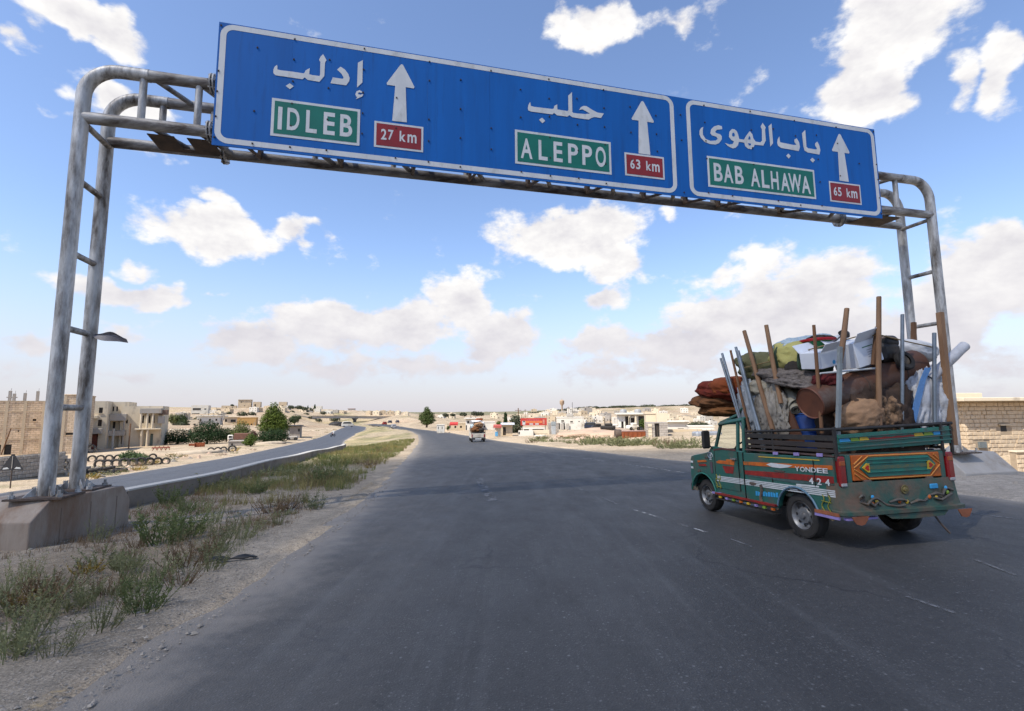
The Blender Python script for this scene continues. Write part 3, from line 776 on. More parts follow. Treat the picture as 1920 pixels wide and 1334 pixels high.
# Arabic lettering, traced letter by letter
ar = [
    (A7, [(1085, 185), (1142, 155), (1137, 410), (1075, 467)]),
    (A7, [(1135, 515), (1105, 497), (1070, 510), (1055, 545), (1065, 570), (1078, 575), (1063, 600), (1110, 580), (1137, 568), (1149, 540), (1115, 550), (1092, 546), (1086, 532), (1100, 521), (1118, 528), (1130, 528)]),
    (A7, [(885, 230), (935, 262), (975, 315), (990, 360), (985, 395), (950, 443), (768, 418), (795, 352), (885, 365), (912, 368), (920, 352), (895, 310), (845, 262)]),
    (A7, [(682, 85), (722, 155), (705, 178), (697, 335), (640, 402), (505, 380), (470, 350), (445, 372), (130, 325), (105, 300), (105, 260), (120, 225), (147, 207), (152, 230), (150, 258), (190, 268), (330, 285), (455, 305), (465, 300), (480, 270), (527, 245), (522, 315), (560, 325), (640, 335), (648, 320), (650, 175), (635, 150), (655, 110)]),
    (A7, [(297, 417), (342, 452), (298, 485), (250, 447)]),
    (A8, [(705, 45), (703, 265), (712, 278), (760, 285), (850, 292), (900, 285), (860, 262), (815, 238), (780, 246), (800, 215), (830, 200), (865, 203), (920, 240), (985, 275), (1056, 285), (1022, 336), (950, 325), (915, 335), (885, 353), (780, 340), (700, 326), (668, 302), (645, 320), (530, 305), (497, 278), (478, 295), (235, 262), (207, 250), (202, 225), (210, 185), (230, 155), (237, 200), (275, 210), (480, 235), (497, 225), (502, 200), (535, 182), (535, 240), (650, 258), (660, 245), (662, 85)]),
    (A8, [(360, 330), (395, 367), (362, 393), (326, 355)]),
    (A1, [(185, 335), (207, 323), (200, 360), (200, 400), (225, 440), (270, 458), (320, 455), (340, 440), (330, 420), (285, 405), (272, 385), (280, 350), (310, 320), (350, 308), (385, 318), (387, 345), (360, 350), (335, 352), (318, 372), (330, 385), (365, 395), (380, 415), (378, 445), (350, 480), (315, 493), (265, 488), (215, 468), (180, 430), (167, 395), (170, 360)]),
    (A1, [(480, 345), (505, 348), (525, 365), (537, 400), (545, 440), (590, 447), (612, 410), (650, 365), (672, 395), (680, 435), (700, 465), (745, 472), (762, 455), (765, 345), (755, 325), (775, 285), (803, 330), (795, 350), (797, 455), (772, 502), (690, 495), (680, 515), (655, 538), (625, 532), (600, 510), (592, 475), (540, 467), (530, 500), (505, 525), (480, 530), (440, 512), (405, 478), (450, 492), (480, 488), (495, 465), (470, 450), (448, 420), (455, 370)]),
    (A1, [(830, 318), (860, 293), (865, 480), (838, 512)]),
    (A1, [(905, 480), (910, 445), (928, 415), (930, 455), (935, 472), (1060, 497), (1085, 495), (1070, 470), (1070, 445), (1092, 433), (1112, 470), (1118, 515), (1105, 555), (1070, 548), (940, 525), (912, 505)]),
    (A1, [(1005, 578), (1027, 602), (1006, 625), (984, 600)]),
    (A1, [(1145, 385), (1177, 353), (1180, 515), (1195, 528), (1270, 540), (1278, 530), (1262, 500), (1265, 480), (1285, 465), (1302, 500), (1310, 545), (1298, 588), (1190, 568), (1160, 550), (1152, 510)]),
    (A1, [(1230, 617), (1253, 640), (1232, 664), (1208, 637)]),
]
for f, pts in ar: flat('arabic_letter', f(pts), DL, whit)
# counters of the round letters
for f, pts in [(A1, [(480, 388), (492, 378), (502, 390), (503, 412), (490, 418), (478, 408)]), (A1, [(640, 410), (652, 428), (650, 445), (630, 443)]), (A1, [(625, 480), (655, 485), (650, 500), (636, 502)])]:
    flat('letter_counter', f(pts), DL + .0035, blue)
# arrows
for f, pts in [(A7, [(1575, 212), (1590, 204), (1606, 212), (1735, 462), (1728, 480), (1635, 465), (1645, 862), (1478, 845), (1515, 450), (1420, 437), (1418, 415)]),
               (A8, [(1480, 152), (1492, 147), (1505, 155), (1612, 375), (1605, 390), (1537, 378), (1560, 745), (1430, 728), (1443, 365), (1370, 355), (1365, 340)]),
               (A1, [(1490, 396), (1498, 391), (1508, 398), (1583, 565), (1578, 578), (1535, 572), (1560, 845), (1474, 832), (1475, 562), (1424, 555), (1420, 542)])]:
    flat('arrow', f(pts), DL, whit)
def letter(ch, box, d, m, parent, bold=.022):
    cu = bpy.data.curves.new('letter', 'FONT'); cu.body = ch; cu.offset = bold; cu.resolution_u = 4
    o = bpy.data.objects.new('letter_tmp', cu); C.objects.link(o)
    dg = bpy.context.evaluated_depsgraph_get(); me = bpy.data.meshes.new_from_object(o.evaluated_get(dg))
    bpy.data.objects.remove(o); bpy.data.curves.remove(cu)
    co = np.array([v.co[:] for v in me.vertices]); lo, hi = co.min(0), co.max(0)
    x0, x1, z0, z1 = box
    for v in me.vertices:
        tx = (v.co.x - lo[0]) / max(hi[0] - lo[0], 1e-6); tz = (v.co.y - lo[1]) / max(hi[1] - lo[1], 1e-6)
        v.co = S3((x0 + (x1 - x0) * tx, z0 + (z1 - z0) * tz), d)
    me.materials.clear(); me.materials.append(m); me.name = 'letter'
    return link_mesh('letter', me, parent)
def plate(f, outer, w, letters, m, name):
    q = f(outer); x0, x1 = mean(q[0][0], q[3][0]), mean(q[1][0], q[2][0]); z1, z0 = mean(q[0][1], q[1][1]), mean(q[2][1], q[3][1])
    p = flat(name, [(x0, z0), (x1, z0), (x1, z1), (x0, z1)], .005, whit)
    flat('plate_face', [(x0 + w, z0 + w), (x1 - w, z0 + w), (x1 - w, z1 - w), (x0 + w, z1 - w)], .009, m, p)
    for ch, (a, b, c, d) in letters:
        k = f([(a, b), (c, b), (c, d), (a, d)])
        # the letters run along the board: take height at the letter's own middle
        letter(ch, (mean(k[0][0], k[3][0]), mean(k[1][0], k[2][0]), k[3][1] * .5 + k[2][1] * .5, k[0][1] * .5 + k[1][1] * .5), .014, whit, p)
    return p
plate(A7, [(92, 583), (1113, 715), (1102, 1122), (75, 1012)], .05, [('I', (163, 686, 212, 944)), ('D', (270, 704, 414, 955)), ('L', (488, 730, 616, 983)), ('E', (690, 752, 822, 1005)), ('B', (880, 778, 1022, 1025))], grn, 'place_plate')
plate(A7, [(1275, 843), (1835, 915), (1827, 1198), (1267, 1135)], .04, [('2', (1350, 938, 1413, 1058)), ('7', (1430, 948, 1492, 1064)), ('k', (1562, 962, 1632, 1080)), ('m', (1652, 1002, 1755, 1096))], red, 'distance_plate')
plate(A8, [(52, 465), (1125, 602), (1120, 962), (46, 840)], .05, [('A', (112, 565, 243, 788)), ('L', (312, 585, 412, 806)), ('E', (480, 603, 580, 824)), ('P', (642, 625, 755, 842)), ('P', (800, 642, 910, 862)), ('O', (948, 656, 1062, 880))], grn, 'place_plate')
plate(A8, [(1273, 716), (1710, 770), (1708, 1018), (1272, 968)], .04, [('6', (1333, 792, 1380, 898)), ('3', (1395, 798, 1443, 905)), ('k', (1508, 815, 1562, 918)), ('m', (1572, 848, 1655, 932))], red, 'distance_plate')
plate(A1, [(228, 592), (1240, 740), (1245, 1016), (232, 882)], .05, [('B', (288, 672, 368, 843)), ('A', (380, 683, 468, 856)), ('B', (488, 700, 567, 869)), ('A', (635, 722, 720, 893)), ('L', (738, 738, 808, 904)), ('H', (826, 748, 896, 918)), ('A', (918, 764, 1000, 934)), ('W', (992, 772, 1112, 944)), ('A', (1112, 792, 1195, 956))], grn, 'place_plate')
plate(A1, [(1371, 832), (1664, 876), (1668, 1062), (1378, 1024)], .036, [('6', (1411, 892, 1443, 974)), ('5', (1451, 897, 1484, 980)), ('k', (1531, 908, 1568, 990)), ('m', (1575, 932, 1630, 998))], red, 'distance_plate')
# rivets along the panel seams
mb = MB()
for k in range(NP * 2 + 1):
    s = SS1 + k * pw / 2
    for j in range(6 if k % 2 == 0 else 4):
        if rnd.random() < .8:
            z = SZB + .12 + j * (2.1 / 5 if k % 2 == 0 else .6) + rnd.uniform(-.03, .03)
            c0 = S3((min(max(s + .03, SS1 + .04), SS2 - .04), min(z, SZT - .06)), .012)
            mb.box(c0, (.026, .014, .026))
o = mb.build('rivets', mat('rivet rust', (.05, .035, .03), .8), sign); o['kind'] = 'stuff'
# ================================================================== the painted pickup truck
TH = math.radians(11.8)
TO = Vector((4.514, 6.923, 0)); TO.z = float(zr(TO.x, TO.y)) + .004
tf = Vector((-math.sin(TH), math.cos(TH), -.022)).normalized(); trg = Vector((math.cos(TH), math.sin(TH), .012)).normalized()
tup = trg.cross(tf).normalized(); trg = tf.cross(tup).normalized()
TM = Matrix(((trg.x, tf.x, tup.x, TO.x), (trg.y, tf.y, tup.y, TO.y), (trg.z, tf.z, tup.z, TO.z), (0, 0, 0, 1)))
truck = empty('pickup_truck', (0, 0, 0), 0, 'green hand-painted pickup truck piled high with household goods', 'pickup truck')
truck.matrix_world = TM
tgreen = mat('worn green truck paint', (.014, .088, .068), .33, (.024, .10, .08), 4, .5, .12, 9, 0, dirt=(.085, .075, .058), dirt_amt=.5, dirt_scale=3.2, spec=.5)
tgreen2 = mat('light green truck paint', (.018, .16, .115), .42, (.022, .10, .08), 4, .5, .05, 30, 0, dirt=(.06, .07, .05), dirt_amt=.3, dirt_scale=5)
torange = mat('orange paint', (.50, .125, .015), .5, (.36, .075, .012), 7, .5, dirt=(.10, .07, .03), dirt_amt=.3, dirt_scale=6)
tred = mat('dark red paint', (.27, .018, .012), .5, (.15, .014, .012), 7, .5, dirt=(.05, .035, .025), dirt_amt=.32, dirt_scale=6)
twhite = mat('white truck paint', (.55, .56, .55), .5, (.43, .44, .43), 8, .5)
tblue = mat('sky blue paint', (.04, .30, .55), .5, (.03, .22, .42), 8, .5)
tyellow = mat('yellow paint', (.55, .36, .03), .5, (.42, .27, .03), 8, .5)
tlime = mat('lime paint', (.20, .30, .03), .5, (.14, .22, .03), 8, .5)
tlilac = mat('lilac paint', (.28, .22, .46), .5, (.22, .17, .36), 8, .5)
tblack = mat('black painted steel', (.018, .017, .016), .5, (.035, .03, .026), 8, .5, .1, 40, 0, dirt=(.06, .045, .035), dirt_amt=.3, dirt_scale=5)
tbrown = mat('brown fence boards', (.045, .033, .026), .6, (.025, .02, .018), 6, .5, .1, 30, dirt=(.09, .07, .055), dirt_amt=.25, dirt_scale=4, stretch=(1, .3, 2))
trust = mat('dirty rusted bumper', (.022, .085, .065), .6, (.04, .075, .055), 5, .5, .25, 25, 0, dirt=(.13, .085, .058), dirt_amt=.75, dirt_scale=2.4)
rubber = mat('tyre rubber', (.018, .017, .016), .85, (.035, .031, .027), 6, .5, .2, 40, dirt=(.08, .065, .05), dirt_amt=.2, dirt_scale=4)
hub = mat('grey steel wheel', (.22, .225, .23), .45, (.13, .125, .12), 6, .5, 0, None, .5, dirt=(.08, .06, .045), dirt_amt=.35, dirt_scale=5)
chrome = mat('chrome trim', (.5, .5, .5), .25, (.35, .35, .35), 5, .5, 0, None, .8)
lampred = mat('red lamp lens', (.20, .008, .01), .2, (.15, .006, .008), 5, .5, spec=.6)
lampam = mat('amber lamp lens', (.30, .06, .01), .2, (.24, .045, .008), 5, .5, spec=.6)
lampcl = mat('clear lamp lens', (.35, .34, .34), .2, (.28, .27, .27), 5, .5, spec=.6)
dark = mat('dark interior', (.012, .011, .011), .9, (.02, .018, .017), 5)
def arc(cy, cz, r, a0, a1, n=12):
    return [(cy + r * math.cos(math.radians(a0 + (a1 - a0) * k / n)), cz + r * math.sin(math.radians(a0 + (a1 - a0) * k / n))) for k in range(n + 1)]
def tp(mb, name, m, smooth=False, parent=None, bevel=0):
    o = mb.build(name, m, parent or truck, smooth)
    if bevel:
        b = o.modifiers.new('soft edges', 'BEVEL'); b.width = bevel; b.segments = 2; b.limit_method = 'ANGLE'; b.angle_limit = math.radians(35)
    return o
def sidep(pts, x0, x1): return MB().prism(pts, lambda p: (x0, p[0], p[1]), lambda p: (x1, p[0], p[1]))
bed_out = [(-.74, .40), (-.46, .38)] + arc(-.12, .29, .345, 165, 12) + [(.26, .31), (.895, .30), (.895, 1.035), (-.74, 1.065)]
cab_out = [(.905, .30), (1.60, .30)] + arc(1.985, .27, .345, 172, 8, 12) + [(2.36, .30), (2.385, .60), (2.37, .83), (2.33, .90), (2.22, .925), (1.98, .965), (1.80, 1.00), (1.70, 1.10), (1.66, 1.03), (.905, 1.05)]
for sx in (-1, 1):
    a, b = (-.84, -.79) if sx < 0 else (.79, .84)
    side = tp(sidep(bed_out, a, b), 'bed_side', tgreen, bevel=.012)
    cabs = tp(sidep([p for p in cab_out if p != (1.66, 1.03)], a, b), 'cab_side', tgreen, bevel=.012)
    xo = -.842 if sx < 0 else .842
    def deco(pts, m, name='painted_band', t=.004, par=None, k=0):
        p = tp(sidep(pts, xo, xo + sx * (t + k * .002 + (.006 if par else 0))), name, m, parent=par or side); return p
    deco([(.895, .905), (.40, .925), (-.735, .975), (-.735, .925), (.40, .872), (.895, .855)], torange)
    deco([(.88, .775), (.3, .805), (-.735, .845), (-.735, .765), (.3, .728), (.88, .718)], tred)
    deco([(-.10, .70), (-.735, .745), (-.735, .75), (.8, .715), (.86, .70)], mat('grey green streak', (.06, .10, .095), .5, (.04, .07, .066), 9))
    for k in range(4):
        z0 = .575 + k * .022; deco([(.89, z0 - .012), (.89, z0 + .002), (-.735, z0 + .042), (-.735, z0 + .028)], twhite, 'white_stripe')
        deco([(1.60, z0 - .03), (1.60, z0 - .016), (.92, z0 + .002), (.92, z0 - .012)], twhite, 'white_stripe', par=cabs)
    deco([(.55, 1.005), (-.55, 1.03), (-.55, 1.018), (.55, .993)], tyellow, 'yellow_line')
    deco([(1.50, .88), (1.32, .885), (1.30, .91), (1.18, .915), (1.10, .90), (1.12, .83), (1.55, .83), (1.58, .85)], torange, par=cabs)
    deco([(1.42, .80), (1.12, .81), (1.16, .70), (1.34, .69)], tred, par=cabs)
    deco([(2.12, .80), (1.86, .83), (1.88, .86), (2.13, .835)], torange, par=cabs)
    deco([(2.08, .74), (1.86, .76), (1.90, .79), (2.10, .78)], tred, par=cabs)
    deco([(1.76, .83), (1.70, .84), (1.69, .66), (1.74, .65)], mat('mauve paint', (.10, .065, .08), .5, (.07, .05, .06), 9), par=cabs)
    deco([(.40, .93 - .03), (.30, .93), (-.10, .925), (-.02, .895), (.12, .872), (.28, .872)], twhite, 'wing_emblem', k=1)
    for k in range(9):                                     # blue lettering ghosts along the sill
        y0 = .68 - k * .052; deco([(y0, .435 + k * .004), (y0 - .038, .437 + k * .004), (y0 - .040, .50 + k * .004 - .02 * (k % 3 == 1)), (y0 - .002, .498 + k * .004)], tblue, 'blue_letter')
    for k, (ya, yb) in enumerate([(1.74, 1.50), (1.42, 1.15), (1.05, .72), (.62, .30)]):
        deco([(ya, .325), (ya, .355), (yb, .365), (yb, .335)], (tlilac, tred, tred, torange)[k], 'sill_patch', .02)
    tp(sidep([(1.62, .36), (.25, .37), (.25, .345), (1.62, .335)], xo + sx * .004, xo + sx * .05), 'running_board', tred)
    tp(sidep([(1.60, .28), (.25, .255), (.25, .24), (1.60, .262)], xo + sx * -.02, xo + sx * .045), 'running_board_lip', tblack)
    for k in range(8): tp(MB().box((xo + sx * .03, 1.5 - k * .17, .30), (.03, .05, .03)), 'sill_ornament', (tyellow, tlilac, tlime, torange)[k % 4])
    tp(MB().tube([(xo + sx * .012, -.49, .40)] + [(xo + sx * .012, *q) for q in arc(-.12, .29, .36, 160, 12, 14)], .014, 8), 'wheel_arch_trim', mat('blue grey arch trim', (.10, .19, .26), .4, (.08, .12, .15), 9), 60)
    tp(MB().tube([(xo + sx * .012, *q) for q in arc(1.985, .27, .36, 172, 8, 14)], .013, 8), 'wheel_arch_trim', tgreen2, 60)
    for k in range(3): deco([(.24 - k * .38, 1.045 + .012 * k), (.24 - k * .38, 1.085 + .012 * k), (.15 - k * .38, 1.088 + .012 * k), (.15 - k * .38, 1.048 + .012 * k)], tlilac, 'lilac_tab', .012)
    # rail and slatted fence over the bed side
    xf = sx * .80
    for z0, h, m in ((1.12, .04, tbrown), (1.175, .065, tbrown), (1.262, .066, tblack)):
        tp(MB().box((xf, .035, z0 + h / 2), (.022, 1.62, h)), 'fence_board', m, bevel=.004)
    tp(MB().tube([(xf, -.78, 1.405), (xf, .85, 1.35)], .019, 10), 'top_rail', tblack, 60)
    tp(MB().box((xf, .06, 1.085), (.04, 1.62, .02)), 'bed_rail', mat('scuffed brown rail', (.10, .06, .05), .6, (.06, .045, .04), 8))
    for y in (-.76, .28, .84): tp(MB().tube([(xf, y, 1.03), (xf, y, 1.40)], .018, 8), 'fence_post', tblack, 60)
    # door, pillars
    door = tp(sidep([(1.60, .44), (1.63, 1.025), (1.40, 1.05), (1.04, 1.04), (1.02, .44)], xo, xo + sx * .006), 'door', tgreen, bevel=.003)
    tp(MB().box((xo + sx * .02, 1.10, .93), (.03, .12, .025)), 'door_handle', chrome, parent=door)
    tp(sidep([(1.63, 1.025), (1.40, 1.06), (1.06, 1.05), (1.06, 1.075), (1.40, 1.085), (1.62, 1.05)], xo, xo + sx * .012), 'window_ledge', mat('brown ledge', (.11, .04, .035), .5, (.08, .03, .028), 8), parent=door)
    for p, q, r_ in (((1.67, 1.03), (1.50, 1.46), .028), ((1.08, 1.03), (1.06, 1.50), .028), ((.93, 1.03), (.92, 1.56), .03), ((1.50, 1.46), (.92, 1.53), .03)):
        tp(MB().tube([(sx * .79, *p), (sx * .765, *q)], r_, 8), 'cab_pillar', tgreen, 60)
    # mirror
    tp(MB().tube([(sx * .83, 1.66, 1.06), (sx * .92, 1.70, 1.14)], .012, 6), 'mirror_arm', tblack)
    tp(MB().bbox((sx * .93, 1.70, 1.21), (.15, .06, .30), .025), 'mirror', tblack)
    # wheels
    for wy, wz, name in ((-.12, .288, 'rear'), (1.985, .262, 'front')):
        MW = Matrix.Translation((sx * .715, wy, wz)) @ Matrix.Rotation(sx * math.pi / 2, 4, 'Y')
        R = wz + .002
        w = tp(MB().lathe([(R * .60, .075), (R * .66, .088), (R * .90, .082), (R * .985, .055), (R, .02), (R, -.02), (R * .985, -.055), (R * .90, -.082), (R * .60, -.08)], 40, MW), 'wheel', rubber, 40)
        mb = MB().lathe([(R * .62, .07), (R * .60, .084), (R * .55, .07), (R * .50, .035), (R * .40, .028), (R * .33, .055), (R * .16, .06), (R * .12, .085), (0.001, .088)], 28, MW)
        rim = tp(mb, 'rim', hub, 40, w)
        for k in range(8):
            an = k * math.pi / 4; tp(MB().lathe([(.001, .047), (.02, .047)], 8, MW @ Matrix.Translation((R * .42 * math.cos(an), R * .42 * math.sin(an), 0))), 'rim_hole', dark, parent=w)
        mb = MB()
        for k in range(30):
            an = k * math.pi / 15; mb.box(MW @ Vector((R * 1.002 * math.cos(an), R * 1.002 * math.sin(an), 0)), (.012, .012, .012), 0)
        o_ = tp(MB().lathe([(R * .93, .084), (R * .95, .0855), (R * .965, .078)], 40, MW), 'tyre_rib', rubber, 40, w)
    # ornamental yellow scrolls beside the wheels
    for (y0, z0, s_) in ((1.60, .60, 1), (-.55, .56, 1.1)):
        for off in (0, .09):
            pts = [(xo + sx * .012, y0 - off - .02 * math.sin(k * .9) * s_, z0 + .05 - k * .022 * s_) for k in range(11)]
            tp(MB().tube(pts, .007, 6), 'scroll_ornament', mat('olive yellow paint', (.22, .21, .03), .5, (.15, .15, .03), 9), 60)
        tp(MB().tube([(xo + sx * .012, y0 + .02, z0 - .02), (xo + sx * .012, y0 - .12, z0 - .03)], .007, 6), 'scroll_ornament', MATS['olive yellow paint'])
        tp(MB().tube([(xo + sx * .012, y0 + .02, z0 - .14), (xo + sx * .012, y0 - .12, z0 - .15)], .007, 6), 'scroll_ornament', MATS['olive yellow paint'])
    tp(MB().tube([(xo + sx * .01, .55 - .02 * math.sin(k), .60 - k * .04) for k in range(7)], .022, 6), 'rusty_strap', rusty)
# lettering on the near side
def tletter(ch, y0, y1, z0, z1, m, parent=None, bold=.02):
    cu = bpy.data.curves.new('letter', 'FONT'); cu.body = ch; cu.offset = bold; cu.resolution_u = 3
    o = bpy.data.objects.new('letter_tmp', cu); C.objects.link(o)
    me = bpy.data.meshes.new_from_object(o.evaluated_get(bpy.context.evaluated_depsgraph_get()))
    bpy.data.objects.remove(o); bpy.data.curves.remove(cu)
    co = np.array([v.co[:] for v in me.vertices]); lo, hi = co.min(0), co.max(0)
    for v in me.vertices:
        tx = (v.co.x - lo[0]) / (hi[0] - lo[0]); tz = (v.co.y - lo[1]) / (hi[1] - lo[1])
        y = y0 + (y1 - y0) * tx
        v.co = (-.8515, y, z0 + (z1 - z0) * tz + (y0 - y) * .03)
    me.materials.clear(); me.materials.append(m); return link_mesh('painted_letter', me, parent or truck)
for k, ch in enumerate('YONDEE'): tletter(ch, -.14 - k * .09, -.22 - k * .09, .858 + k * .003, .918 + k * .003, twhite)
for k, ch in enumerate('424'): tletter(ch, -.36 - k * .125, -.43 - k * .125, .72 + k * .004, .80 + k * .004, twhite)
tp(sidep([(-.13, .672), (-.13, .695), (-.50, .71), (-.50, .69)], -.846, -.842), 'white_stripe', twhite)
# oval emblem with a slanted letter on the front pillar
em = tp(MB().tube([(-.846, 1.74 + .062 * math.cos(a * math.pi / 10), .945 + .045 * math.sin(a * math.pi / 10)) for a in range(21)], .006, 6), 'oval_emblem', twhite)
for p, q in (((1.765, .915), (1.745, .975)), ((1.735, .915), (1.715, .975)), ((1.76, .94), (1.72, .95))): tp(MB().tube([(-.847, *p), (-.847, *q)], .006, 6), 'emblem_letter', twhite, parent=em)
tp(sidep([(1.71, .875), (1.77, .872), (1.77, .885), (1.71, .888)], -.846, -.842), 'emblem_letter', twhite, parent=em)
# cab shell: nose, windscreen, roof, back
def clear_glass():
    m = bpy.data.materials.new('cab glass'); m.use_nodes = True; MATS['cab glass'] = m; nd, lk = m.node_tree.nodes, m.node_tree.links
    g = nd.new('ShaderNodeBsdfGlossy'); g.inputs['Roughness'].default_value = .03; t = nd.new('ShaderNodeBsdfTransparent'); t.inputs['Color'].default_value = (.78, .84, .82, 1); x = nd.new('ShaderNodeMixShader'); f = nd.new('ShaderNodeFresnel'); f.inputs['IOR'].default_value = 1.5
    lk.new(f.outputs[0], x.inputs[0]); lk.new(t.outputs[0], x.inputs[1]); lk.new(g.outputs[0], x.inputs[2]); lk.new(x.outputs[0], nd['Material Output'].inputs['Surface']); return m
nose = [(2.36, .30), (2.385, .60), (2.37, .83), (2.33, .90), (2.22, .925), (1.98, .965), (1.80, 1.00), (1.68, 1.04)]
mb = MB()
for (p, q) in zip(nose[:-1], nose[1:]): mb.quad((-.79, *p), (.79, *p), (.79, *q), (-.79, *q))
tp(mb, 'nose_panel', tgreen, 40)
tp(MB().quad((-.76, 1.675, 1.05), (.76, 1.675, 1.05), (.74, 1.51, 1.45), (-.74, 1.51, 1.45)), 'windscreen', clear_glass())
mb = MB(); mb.prism([(1.54, 1.45), (1.50, 1.49), (1.30, 1.53), (.88, 1.575), (.88, 1.535), (1.30, 1.49), (1.48, 1.455)], lambda p: (-.785, *p), lambda p: (.785, *p)); tp(mb, 'cab_roof', tgreen, bevel=.015)
mb = MB(); mb.prism([(1.62, 1.50), (1.16, 1.62), (1.02, 1.72), (1.0, 1.70), (1.14, 1.585), (1.56, 1.475)], lambda p: (-.72, *p), lambda p: (.72, *p)); tp(mb, 'roof_visor', tgreen, bevel=.01)
tp(MB().bx(-.79, .79, .90, .93, .35, 1.05), 'cab_back', tgreen)
tp(MB().quad((-.74, .91, 1.06), (.74, .91, 1.06), (.74, .91, 1.52), (-.74, .91, 1.52)), 'rear_window', MATS['cab glass'])
tp(MB().bx(-.79, .79, -.70, .90, .50, .55), 'bed_floor', trust)
tp(MB().bx(-.77, .77, .95, 2.30, .33, .38), 'cab_floor', dark)
for x in (-.38, .38):
    st = tp(MB().bbox((x, 1.15, .72), (.48, .42, .30), .05), 'seat', dark); tp(MB().bbox((x, 1.0, 1.05), (.46, .12, .55), .05), 'backrest', dark, parent=st)
tp(MB().bbox((0, 1.62, .98), (1.5, .22, .14), .04), 'dashboard', dark)
MWH = Matrix.Translation((-.38, 1.48, 1.05)) @ Matrix.Rotation(math.radians(-50), 4, 'X')
tp(MB().tube([MWH @ Vector((.18 * math.cos(a * .314), .18 * math.sin(a * .314), 0)) for a in range(21)], .014, 6), 'steering_wheel', dark)
for x in (-.6, .6):
    tp(MB().lathe([(.001, .02), (.08, .015), (.09, 0), (.09, -.04)], 20, Matrix.Translation((x, 2.38, .66)) @ Matrix.Rotation(-math.pi / 2, 4, 'X')), 'headlight', lampcl, 40)
tp(MB().bbox((0, 2.40, .36), (1.66, .07, .14), .02), 'front_bumper', tblack)
for z in (.80, .70): tp(MB().box((-.847, 2.31, z), (.006, .07, .035)), 'fender_plate', twhite)
tp(MB().tube([(-.70, -.12, .29), (.70, -.12, .29)], .05, 10), 'rear_axle', dark); tp(MB().tube([(-.66, 1.985, .26), (.66, 1.985, .26)], .035, 10), 'front_axle', dark)
for x in (-.42, .42): tp(MB().box((x, .8, .40), (.08, 3.0, .12)), 'chassis_rail', dark)
# door shut lines, sheet seams, caked mud along the sill and rubbed patches
for y, z0, z1 in ((1.615, .45, 1.02), (1.012, .45, 1.04), (.90, .32, 1.04), (.30, .66, .72), (-.45, .70, 1.02)):
    tp(MB().box((-.8465, y, (z0 + z1) / 2), (.012, .007, z1 - z0)), 'panel_gap', dark)
mud = mat('dried mud', (.13, .10, .07), .95, (.09, .07, .05), 14, .5, .5, 40); r4 = random.Random(4)
for y0, y1, zb, h in ((.24, .88, .30, .06), (.95, 1.60, .30, .05), (-.72, -.47, .395, .06), (2.18, 2.36, .31, .10)):
    n = 14; pts = [(y0, zb), (y1, zb)] + [(y1 + (y0 - y1) * k / n, zb + h * r4.uniform(.25, 1.0)) for k in range(n + 1)]
    tp(sidep(pts, -.842, -.8455), 'mud_splash', mud)
for y, z, a, b in ((.72, .60, .10, .03), (-.20, .62, .07, .02), (1.30, .62, .09, .025), (2.10, .66, .06, .03), (.15, .83, .12, .012), (-.62, .90, .05, .03), (1.85, .90, .05, .02)):
    tp(sidep([(y + a * math.cos(t * .63) * r4.uniform(.6, 1), z + b * math.sin(t * .63) * r4.uniform(.6, 1)) for t in range(10)], -.842, -.8508), 'rust_patch', rusty)
# ---- tail
rear = -.75
def rearp(pts, y0, y1): return MB().prism(pts, lambda p: (p[0], y0, p[1]), lambda p: (p[0], y1, p[1]))
tail = tp(rearp([(-.60, .785), (.715, .785), (.715, 1.085), (-.60, 1.085)], rear - .02, rear + .03), 'tailgate', torange, bevel=.008)
tp(rearp([(-.50, .93), (-.36, 1.055), (.52, 1.055), (.63, .945), (.52, .825), (-.38, .825)], rear - .032, rear - .0205), 'green_panel', tgreen2, parent=tail)
for z, w in ((1.02, .016), (.978, .012), (.872, .014)): tp(rearp([(-.40, z), (.52, z), (.52, z + w), (-.40, z + w)], rear - .046, rear - .033), 'pressed_rib', tgreen2, parent=tail, bevel=.005)
tp(rearp([(-.38, .915), (.52, .915), (.52, .955), (-.38, .955)], rear - .037, rear - .033), 'faded_lettering', mat('faded lettering', (.10, .11, .05), .5, (.03, .11, .085), 26, .5), parent=tail)
for x, sx in ((-.43, 1), (.54, -1)):
    tp(rearp([(x - sx * .05, .935), (x + sx * .02, .99), (x + sx * .05, .985), (x + sx * .05, .885), (x + sx * .02, .88)], rear - .05, rear - .033), 'heart_surround', tyellow, parent=tail)
    tp(rearp([(x - sx * .025, .935), (x + sx * .02, .968), (x + sx * .042, .955), (x + sx * .03, .935), (x + sx * .042, .915), (x + sx * .02, .90)], rear - .054, rear - .0505), 'heart', mat('bright red paint', (.42, .02, .01), .5, (.36, .018, .01), 8), parent=tail)
for a, b in (((-.58, .94), (-.36, 1.07)), ((-.58, .92), (-.38, .80)), ((.70, .95), (.52, 1.07)), ((.70, .93), (.54, .80)), ((-.58, .98), (-.45, 1.07)), ((-.58, .87), (-.48, .80)), ((.69, 1.0), (.62, 1.06)), ((-.36, 1.07), (.52, 1.07)), ((-.38, .80), (.54, .80))):
    tp(MB().tube([(a[0], rear - .024, a[1]), (b[0], rear - .024, b[1])], .008, 6), 'scroll_line', mat('light orange paint', (.55, .24, .06), .5, (.5, .19, .04), 9), parent=tail)
for x in (-.42, .50): tp(MB().tube([(x - .05, rear - .03, .775), (x + .05, rear - .03, .775)], .018, 8), 'hinge', rusty, parent=tail)
for x in (-.645, .755): tp(rearp([(x - .035, .76), (x + .035, .76), (x + .035, 1.09), (x - .035, 1.09)], rear - .015, rear + .03), 'tail_post', tgreen, bevel=.006)
